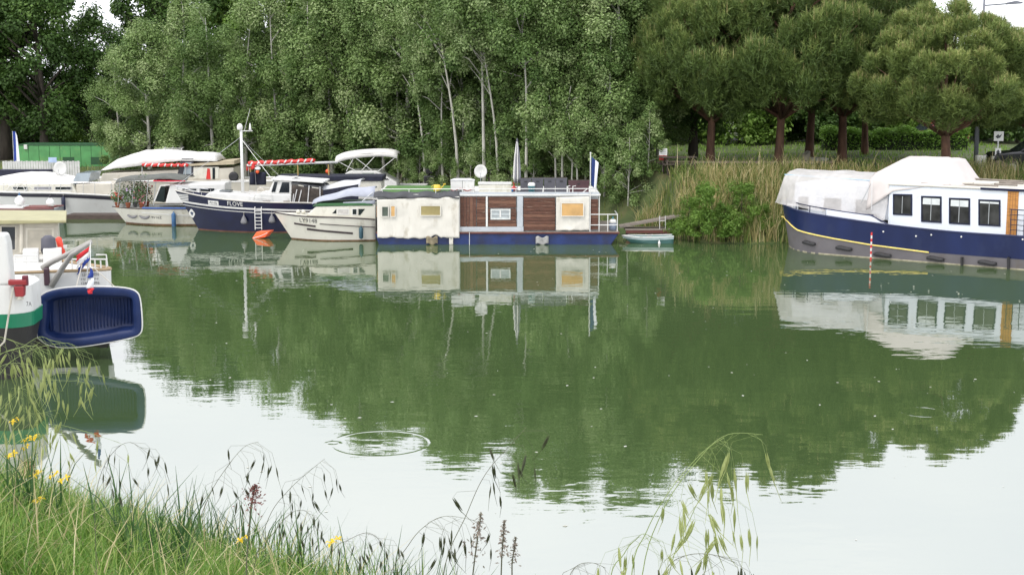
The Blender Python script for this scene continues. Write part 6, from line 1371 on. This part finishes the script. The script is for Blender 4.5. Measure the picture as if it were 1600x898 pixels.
MB().box(-.2, .2, 0, .25, -.1, zt).build('body', mat('off_white_cabinet', (.6, .6, .55), .5, .06, 3), o.o, bevel=.02); MB().box(-.17, .17, -.012, -.002, .05, zt - .05).build('door', mat('off_white_cabinet', (.6, .6, .55), .5, .06, 3), o.o)
MB().lathe([(.05, -.02), (.05, -.013)], 12, (0, 0, zt - .25), 'y').build('round_mark', mat('grey_bar', (.3, .32, .33), .5), o.o); MB().box(-.1, .1, -.02, -.013, zt - .48, zt - .42).build('name_strip', mat('grey_bar', (.3, .32, .33), .5), o.o)
q = gp(1562, 275, 61.4); rr4 = random.Random(4); mb = MB()
def rk(u, v):
    a_ = 2 * math.pi * u; b_ = math.pi * (v * .6 + .02); d = 1 + .25 * mnoise.noise((math.cos(a_) * 1.5, math.sin(a_) * 1.5, v * 3))
    return (.52 * d * math.cos(a_) * math.sin(b_), .4 * d * math.sin(a_) * math.sin(b_), .15 + .45 * d * math.cos(b_))
mb.grid(17, 9, rk); tag(mb.build('boulder', mat('brown_rock', (.2, .16, .11), .9, .3, 4, bump=.6), loc=q), 'brown boulder beside the white cabinet and the dark car', 'rock')
def car(q, rz, paint, label):
    o = fr_at('parked_car', label, 'car', q, rz); pm = paint
    prof = [(-2.0, .35), (-2.05, .75), (-1.9, .95), (-.95, 1.02), (1.75, 1.0), (2.05, .8), (2.05, .35)]
    MB().prism(prof, -.85, .85).build('body', pm, o.o, bevel=.08)
    MB().prism([(-1.0, 1.0), (-.35, 1.45), (1.1, 1.47), (1.8, 1.0)], -.72, .72).build('cabin', pm, o.o, bevel=.06)
    for s_ in (-1, 1):
        y0_, y1_ = (.715, .728) if s_ > 0 else (-.728, -.715)
        MB().prism([(-.8, 1.04), (-.3, 1.38), (.3, 1.4), (.3, 1.04)], y0_, y1_).build('side_window', glass, o.o); MB().prism([(.38, 1.04), (.38, 1.4), (1.05, 1.4), (1.5, 1.04)], y0_, y1_).build('side_window', glass, o.o)
        for x in (-1.25, 1.3):
            w_ = MB().lathe([(.2, -.1), (.32, -.09), (.32, .09), (.2, .1)], 18, (x, s_ * .78, .32), 'y').build('wheel', black, o.o, smooth=True); MB().lathe([(.02, -.105), (.2, -.105), (.2, .105), (.02, .105)], 14, (x, s_ * .78, .32), 'y').build('rim', alu, w_)
        MB().box(-2.08, -2.0, s_ * .65 - .15, s_ * .65 + .15, .68, .82).build('headlight', white, o.o); MB().box(2.03, 2.09, s_ * .68 - .12, s_ * .68 + .12, .7, .86).build('tail_light', red, o.o)
    MB().prism([(-.99, 1.03), (-.38, 1.43), (-.36, 1.43), (-.97, 1.03)], -.66, .66).build('windscreen', glass, o.o)
    return o
car(gp(1618, 270, 62.4), R(-4), mat('black_car_paint', (.012, .012, .015), .2), 'black parked car seen over the barge roof beside the boulder')
car(gp(1455, 255, 86.5), R(20), mat('dark_red_car_paint', (.16, .012, .018), .25), 'dark red parked car under the pines behind the barge')

# ================================================================ BANK VEGETATION
def blades(base, h, w, rng, lean=.35, seg=3, dirs=None):
    """tapering bent blades, returned as quads (N*seg,4,3)"""
    N = len(base); a = rng.uniform(0, 2 * math.pi, N) if dirs is None else dirs
    d = np.stack([np.cos(a), np.sin(a), np.zeros(N)], 1); s = np.stack([-np.sin(a + rng.normal(size=N)), np.cos(a), np.zeros(N)], 1)
    s = unit(s); L = rng.uniform(.2, 1.3, N) * lean
    q = []
    for k in range(seg + 1):
        t = k / seg; c = base + d * (h * L * t ** 2)[:, None] + np.array([0, 0, 1]) * (h * (t - .25 * np.minimum(1, L) * t ** 3))[:, None]
        ww = (w * (1 - t) ** .7)[:, None] * .5 + .0005
        q.append((c - s * ww, c + s * ww))
    V = np.stack([np.stack([q[k][0], q[k][1], q[k + 1][1], q[k + 1][0]], 1) for k in range(seg)], 1)
    return V   # N,seg,4,3
def blade_mesh(name, V, m):
    """keeps each blade one island: shared verts"""
    N, seg = V.shape[:2]; P = np.concatenate([V[:, :, 0:2, :].reshape(N, seg * 2, 3), V[:, -1, [3, 2], :]], 1)   # rows bottom->top (l,r)
    nv = (seg + 1) * 2; me = bpy.data.meshes.new(name)
    me.vertices.add(N * nv); me.vertices.foreach_set('co', P.reshape(-1).astype(np.float32))
    f = np.array([[2 * k, 2 * k + 1, 2 * k + 3, 2 * k + 2] for k in range(seg)]); F = (np.arange(N)[:, None, None] * nv + f[None]).reshape(-1)
    me.loops.add(len(F)); me.loops.foreach_set('vertex_index', F.astype(np.int32))
    me.polygons.add(N * seg); me.polygons.foreach_set('loop_start', np.arange(0, N * seg * 4, 4, dtype=np.int32))
    me.update(calc_edges=True); me.materials.append(m)
    at = me.attributes.new('tone', 'FLOAT', 'FACE'); at.data.foreach_set('value', np.repeat(np.random.default_rng(N).uniform(0, 1, N), seg).astype(np.float32)); return me
G_FAR = leafmat('far_grass', (.08, .14, .025), (.17, .24, .055), (.40, .38, .16), .4, (0, .6, 1))
G_REED = leafmat('dry_reed', (.32, .27, .11), (.54, .46, .22), (.76, .66, .42), .4, (0, .5, 1))
G_NEAR = leafmat('near_grass', (.05, .13, .013), (.15, .28, .038), (.46, .48, .17), .4, (.1, .6, 1.0))
G_IRIS = leafmat('sword_leaf', (.025, .07, .018), (.045, .11, .03), (.09, .17, .05), .3, (0, .6, 1))
rng = np.random.default_rng(5)
def scatter(n, x0, x1, y0, y1, cond=None):
    x = rng.uniform(x0, x1, n); y = rng.uniform(y0, y1, n); res = []
    for a, b in zip(x, y):
        if cond is None or cond(a, b): res.append((a, b, ground_z(a, b) - .02))
    return np.array(res)
B = scatter(16000, -34, 26, 56.5, 90, lambda a, b: .3 < b - bank_edge(a) < 7)
tag(link_mesh('bank_grass', blade_mesh('bank_grass', blades(B, rng.uniform(.25, .6, len(B)), rng.uniform(.03, .06, len(B)), rng, .5, 2), G_FAR)), 'green grass growing on the far bank slope', 'grass', kind='stuff')
B = scatter(15000, 4.6, 26, 56.8, 62.5, lambda a, b: .15 < b - bank_edge(a) < 3.9 and mnoise.noise((a * .8, b * .8, 0)) > -.2)
tag(link_mesh('reed_bed', blade_mesh('reed_bed', blades(B, rng.uniform(.45, 1.15, len(B)) * (1 + .35 * (rng.uniform(0, 1, len(B)) > .9)), rng.uniform(.02, .045, len(B)), rng, .6, 3), G_REED)), 'tall dry tan reeds covering the bank beside the barge bow', 'reeds', kind='stuff')
B = scatter(9000, 4.6, 26, 56.8, 62.5, lambda a, b: .02 < b - bank_edge(a) < 4.2)
tag(link_mesh('bank_sedge', blade_mesh('bank_sedge', blades(B, rng.uniform(.5, 1.1, len(B)), rng.uniform(.03, .06, len(B)), rng, .4, 3), G_FAR)), 'green sedge between the dry reeds on the bank', 'grass', kind='stuff')
B = scatter(12000, -20, 30, 60, 95, lambda a, b: b - bank_edge(a) > 4)
tag(link_mesh('lawn_grass', blade_mesh('lawn_grass', blades(B, rng.uniform(.1, .3, len(B)), rng.uniform(.05, .09, len(B)), rng, .6, 2), leafmat('lawn_blade', (.12, .23, .03), (.2, .34, .05), (.3, .44, .09), .4))), 'green lawn under the pines', 'grass', kind='stuff')
# bright shrub hanging over the water among the reeds
wb = tree_kind('shrub', 81, 2.3, .1, [(0, 1.2), (.3, 1.3), (.6, .7), (.8, .8), (1, .3)], 34, 220, .2, .10, leafmat('shrub_leaf', (.05, .11, .014), (.12, .22, .03), (.22, .34, .07), .35), BARK_D, .04, nl=12)
for px, Y, s_, lab in [(1112, 57.9, .95, 'bright green shrub at the waterline among the dry reeds'), (1160, 58.3, .8, 'smaller green shrub between the bright shrub and the barge bow'), (1078, 58.8, .7, 'low green shrub at the shore end of the gangway'), (1136, 57.9, .55, 'small green tuft of shrub squeezed between the two larger shore shrubs'), (1190, 58.2, .45, 'tiny green shrub right beside the barge bow')]:
    put_tree('shore_shrub', wb, lab, gpt(px, Y), px, s_, None, 'bush')

rgw = np.random.default_rng(99); nfl = 260
Cf = np.stack([rgw.uniform(-12, 22, nfl), rgw.uniform(20, 56, nfl), np.full(nfl, .006)], 1); sf = rgw.uniform(.012, .05, nfl)[:, None]; af = rgw.uniform(0, 3.14, nfl)
ux = np.stack([np.cos(af), np.sin(af), np.zeros(nfl)], 1) * sf; uy = np.stack([-np.sin(af), np.cos(af), np.zeros(nfl)], 1) * sf * .6
tag(link_mesh('floating_fluff', np_mesh('floating_fluff', np.stack([Cf - ux, Cf - uy, Cf + ux, Cf + uy], 1), 4, leafmat('seed_fluff', (.35, .32, .22), (.6, .6, .55), (.8, .8, .76), .2))), 'pale seed fluff and bits of leaf floating on the water', 'fluff', kind='stuff')
# ================================================================ FOREGROUND
rng = np.random.default_rng(17)
def near_pts(n, x0, x1, y0, y1, cond=None):
    res = []
    for a, b in zip(rng.uniform(x0, x1, n), rng.uniform(y0, y1, n)):
        if cond is None or cond(a, b): res.append((a, b, near_z(a, b) - .02))
    return np.array(res)
dense = lambda a, b: a < -.2 * b + .75 + .35 * mnoise.noise((a * 2, b * 2, 5))
B = near_pts(46000, -4.4, .6, 5.5, 9.9, dense)
tag(link_mesh('near_grass', blade_mesh('near_grass', blades(B, rng.uniform(.08, .34, len(B)), rng.uniform(.005, .011, len(B)), rng, .75, 3), G_NEAR)), 'dense green grass on the near bank', 'grass', kind='stuff')
B = near_pts(2400, -2.9, -.3, 6.8, 9.6, lambda a, b: mnoise.noise((a * 1.9, b * 1.9, 9)) > .12)
tag(link_mesh('sword_leaves', blade_mesh('sword_leaves', blades(B, rng.uniform(.25, .68, len(B)), rng.uniform(.010, .02, len(B)), rng, .4, 3), G_IRIS)), 'dark sword shaped leaves standing in the near grass', 'leaves', kind='stuff')
B = near_pts(1500, -1.6, 1.2, 5.5, 9.0)
tag(link_mesh('thin_grass', blade_mesh('thin_grass', blades(B, rng.uniform(.25, .6, len(B)), rng.uniform(.004, .008, len(B)), rng, .6, 3), G_NEAR)), 'thin loose grass stems along the near bank edge', 'grass', kind='stuff')

B = near_pts(1500, -4.2, .3, 5.5, 9.8, dense)
tag(link_mesh('dead_grass', blade_mesh('dead_grass', blades(B, rng.uniform(.2, .55, len(B)), rng.uniform(.004, .010, len(B)), rng, 1.0, 3), leafmat('straw_blade', (.28, .24, .12), (.48, .42, .22), (.66, .6, .38), .35))), 'dead straw coloured blades mixed in the near grass', 'grass', kind='stuff')
B = near_pts(700, -4.2, -.4, 6.0, 9.6, dense)
tag(link_mesh('broad_leaves', blade_mesh('broad_leaves', blades(B, rng.uniform(.1, .3, len(B)), rng.uniform(.02, .045, len(B)), rng, 1.2, 3), leafmat('broad_weed', (.06, .13, .02), (.12, .22, .04), (.2, .33, .08), .35))), 'broad weed leaves low in the near grass', 'leaves', kind='stuff')
# wild oat plants: arching stem with hanging spikelets
oat_m = [leafmat('oat_green', (.34, .40, .14), (.52, .56, .26), (.7, .7, .42), .4), leafmat('oat_silhouette', (.05, .06, .03), (.09, .10, .05), (.2, .2, .1), .3)]  # second tone: silhouette against the bright water put into the oat colour
def spike_mesh(m, name):
    mb = MB(); 
    for k, (r, L, dx) in enumerate(((.0022, .033, 0), (.0018, .030, .003))):
        mb.lathe([(.0004, 0), (r * .6, -L * .2), (r, -L * .45), (r * .6, -L * .75), (.0004, -L)], 5, (dx, 0, 0), cap=False)
    mb.tube([(0, 0, -.03), (.008, 0, -.062)], [.0007, .0003], 3)
    o = mb.build(name, m); me = o.data; bpy.data.objects.remove(o); return me
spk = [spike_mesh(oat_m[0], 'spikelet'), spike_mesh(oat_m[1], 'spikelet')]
stem_m = [mat('oat_stem_green', (.2, .26, .08), .6, .2, 10), mat('oat_stem_dark', (.10, .10, .06), .7, .2, 10)]  # dark stems carry the same silhouette darkness in their colour
OAT_G = 'wild oats on the near bank'
def oat(pts, Y, n, dark, label, seed, sz=1.0, group=OAT_G, ystep=0.0, jit=1.0):
    """pts: the stem seen in the photograph from bottom to tip, at distance Y; rooted in the bank"""
    r4 = random.Random(seed); W3 = [atY(px + r4.uniform(-1, 1) * jit * i, py + r4.uniform(-1, .6) * jit * i, Y + ystep * i) for i, (px, py) in enumerate(pts)]
    d0 = (W3[0] - W3[1]); root = Vector((W3[0].x + d0.x * .6, W3[0].y - .05, 0)); root.z = near_z(root.x, root.y) - .03
    o = bpy.data.objects.new('wild_oat', None); col.objects.link(o); o.location = root; tag(o, label, 'wild oat', group)
    mid = root.lerp(W3[0], .55); mid.x += .15 * (W3[0].x - root.x)
    raw = [root, mid] + W3; P = []
    for i in range(len(raw) - 1):
        p0, p1, p2, p3 = raw[max(0, i - 1)], raw[i], raw[i + 1], raw[min(len(raw) - 1, i + 2)]
        for k in range(6):
            s_ = k / 6; P.append(.5 * ((2 * p1) + (-p0 + p2) * s_ + (2 * p0 - 5 * p1 + 4 * p2 - p3) * s_ ** 2 + (-p0 + 3 * p1 - 3 * p2 + p3) * s_ ** 3))
    P.append(raw[-1]); L = len(P)
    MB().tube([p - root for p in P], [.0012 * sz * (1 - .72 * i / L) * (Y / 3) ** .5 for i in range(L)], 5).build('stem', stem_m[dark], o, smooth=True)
    s0 = 12 + 2; 
    br = MB()
    for k in range(n):
        t = .35 + .65 * (k + r4.random() * .6) / n; i = min(L - 1, int(s0 + (L - 1 - s0) * t)); b = P[i] - root
        dx = r4.uniform(.01, .06) * sz * (1 if r4.random() < .75 else -1); dz_ = r4.uniform(.012, .085) * sz
        e = b + Vector((dx, r4.uniform(-.02, .02), -dz_))
        br.tube([b, b.lerp(e, .5) + Vector((dx * .3, 0, .006)), e], .0003 * sz * Y / 3, 3)
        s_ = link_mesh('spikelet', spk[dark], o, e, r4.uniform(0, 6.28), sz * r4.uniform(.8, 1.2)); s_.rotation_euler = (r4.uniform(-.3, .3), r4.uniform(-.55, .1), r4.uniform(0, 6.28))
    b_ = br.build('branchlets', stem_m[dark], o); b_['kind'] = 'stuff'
LA = 'green wild oat stem arching right with hanging spikelets before the dark ship hull'
for i, (pts, Y, n) in enumerate([([(-30, 720), (-5, 600), (40, 555), (95, 545), (125, 556)], 3.2, 14), ([(-40, 700), (0, 640), (50, 600), (110, 590), (140, 610)], 3.4, 14), ([(-40, 640), (-10, 570), (25, 540), (60, 535), (90, 550)], 3.0, 16),
                                 ([(-40, 800), (0, 690), (30, 650), (70, 640), (100, 655)], 3.3, 14), ([(-45, 600), (-20, 545), (5, 530), (30, 535), (50, 550)], 3.1, 14), ([(-30, 770), (20, 690), (70, 672), (110, 668), (165, 690)], 3.6, 14),
                                 ([(-50, 680), (-15, 600), (15, 570), (45, 565), (75, 580)], 3.3, 16), ([(-40, 740), (-5, 660), (25, 620), (50, 610), (85, 625)], 3.2, 14), ([(-35, 660), (-8, 585), (12, 560), (35, 552), (58, 560)], 2.9, 14)]):
    oat(pts, Y, n + 1, 0, LA, i, .85, jit=6)

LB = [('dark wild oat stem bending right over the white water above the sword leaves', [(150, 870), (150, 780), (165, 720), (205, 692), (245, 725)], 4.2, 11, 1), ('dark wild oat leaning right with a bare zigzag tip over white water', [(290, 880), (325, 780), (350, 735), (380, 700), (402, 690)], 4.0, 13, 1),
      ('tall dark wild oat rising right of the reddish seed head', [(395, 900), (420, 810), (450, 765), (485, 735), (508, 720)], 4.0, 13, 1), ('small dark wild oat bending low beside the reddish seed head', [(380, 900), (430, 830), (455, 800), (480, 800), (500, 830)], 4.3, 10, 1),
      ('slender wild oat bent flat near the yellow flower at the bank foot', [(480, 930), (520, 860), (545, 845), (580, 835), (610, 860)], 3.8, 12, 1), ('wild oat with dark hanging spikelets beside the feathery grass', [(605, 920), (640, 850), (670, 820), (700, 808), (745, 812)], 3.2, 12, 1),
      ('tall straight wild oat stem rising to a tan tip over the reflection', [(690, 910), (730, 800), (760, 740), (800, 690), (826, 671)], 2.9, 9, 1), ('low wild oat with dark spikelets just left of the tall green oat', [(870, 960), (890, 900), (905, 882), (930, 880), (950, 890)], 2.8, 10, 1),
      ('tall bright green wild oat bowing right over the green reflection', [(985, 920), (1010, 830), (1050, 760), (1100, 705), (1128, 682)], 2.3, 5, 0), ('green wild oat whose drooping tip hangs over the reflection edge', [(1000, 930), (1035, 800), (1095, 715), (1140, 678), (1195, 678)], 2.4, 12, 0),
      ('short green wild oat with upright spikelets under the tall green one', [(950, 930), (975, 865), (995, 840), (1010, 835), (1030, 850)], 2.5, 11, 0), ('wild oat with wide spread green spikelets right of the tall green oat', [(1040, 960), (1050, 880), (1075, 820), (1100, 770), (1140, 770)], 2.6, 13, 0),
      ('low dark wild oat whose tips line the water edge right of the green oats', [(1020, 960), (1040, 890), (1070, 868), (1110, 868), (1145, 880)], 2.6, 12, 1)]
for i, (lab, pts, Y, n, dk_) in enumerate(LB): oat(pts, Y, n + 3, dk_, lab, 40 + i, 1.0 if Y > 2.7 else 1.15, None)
# seed heads
def feather(pts, Y, label, m, dens, spread, seed, nm='feathery_grass'):
    W3 = [atY(px, py, Y) for px, py in pts]; root = Vector((W3[0].x, W3[0].y, near_z(W3[0].x, W3[0].y) - .03)); rg = np.random.default_rng(seed)
    o = bpy.data.objects.new(nm, None); col.objects.link(o); o.location = root; tag(o, label, 'grass')
    MB().tube([Vector((0, 0, 0))] + [p - root for p in W3], .0015 * Y / 3, 4).build('stem', stem_m[1], o)
    a, b = W3[-2] - root, W3[-1] - root; t = rg.uniform(0, 1, dens)
    C_ = np.array(a)[None] + (np.array(b) - np.array(a))[None] * t[:, None] + rg.normal(size=(dens, 3)) * spread * (1.1 - t)[:, None]
    k = link_mesh('seed_head', np_mesh('seed_head', leaf_quads(C_, .011, rg, aspect=.4), 4, m), o); k['kind'] = 'stuff'
fm_ = leafmat('pale_seed', (.16, .13, .12), (.28, .24, .2), (.4, .36, .3), .3); fr_ = leafmat('reddish_seed', (.12, .04, .04), (.22, .08, .07), (.3, .15, .12), .3)
feather([(735, 930), (742, 870), (752, 800)], 3.2, 'pale feathery grass head left of the twin seed stalks', fm_, 150, .014, 1); feather([(782, 930), (784, 870), (788, 812)], 3.2, 'pale slender grass seed stalk over the white water', fm_, 110, .008, 2)
feather([(800, 930), (800, 880), (806, 838)], 3.3, 'short pale grass seed stalk beside the slender one', fm_, 90, .008, 3); feather([(385, 880), (392, 790), (399, 758)], 4.0, 'reddish brown grass seed head above the sword leaves', fr_, 240, .02, 4)
# yellow flowers
ylw = leafmat('yellow_petal', (.75, .45, .01), (.85, .6, .02), (.9, .7, .05), .35)
def flower_kind(seed):
    rg = np.random.default_rng(seed); vs = []
    for k in range(6):
        a = 2 * math.pi * k / 6 + rg.normal() * .2; d = np.array([math.cos(a), math.sin(a), 0]); s = np.array([-math.sin(a), math.cos(a), 0]); up = np.array([0, 0, 1.0])
        z = .012 if k % 2 else .03
        p = [np.zeros(3), d * .025 + s * .014 + up * z, d * .048 - up * (.012 if k % 2 else -.02), d * .025 - s * .014 + up * z]; vs.append(np.array(p))
    return np_mesh('petals', np.array(vs), 4, ylw)
flk = [flower_kind(1), flower_kind(2), flower_kind(3)]
FL = [(38, 690, 8.2), (50, 688, 8.3), (36, 702, 8.2), (14, 714, 8.0), (52, 744, 7.6), (80, 746, 7.6), (96, 752, 7.4), (56, 786, 7.2), (376, 845, 6.9), (518, 849, 6.3), (20, 660, 8.8)]
r5 = random.Random(6)
for i, (px, py, Y) in enumerate(FL):
    h_ = atY(px, py, Y); root = Vector((h_.x + r5.uniform(-.05, .05), Y, 0)); root.z = near_z(root.x, Y) - .03
    o = bpy.data.objects.new('yellow_flower', None); col.objects.link(o); o.location = root
    lab = 'single yellow flower low at the right end of the bank grass' if px == 518 else ('yellow flower on a thin stem among the near bank grass' if px < 300 else 'lone yellow flower at the foot of the reddish seed head')
    tag(o, lab, 'flower', 'yellow flowers in the near grass' if px < 300 else None)
    if h_.z - root.z < .1: h_.z = root.z + .1
    MB().tube([(0, 0, 0), (h_ - root) * .5 + Vector((.01, 0, 0)), h_ - root], .003, 4).build('stem', stem_m[0], o)
    for k in range(2):
        p_ = link_mesh('petals', flk[(i + k) % 3], o, h_ - root + Vector((.03 * k, 0, .02 * k)), r5.uniform(0, 6), r5.uniform(.38, .65)); p_.rotation_euler = (r5.uniform(.1, .7), r5.uniform(-.3, .3), r5.uniform(0, 6))
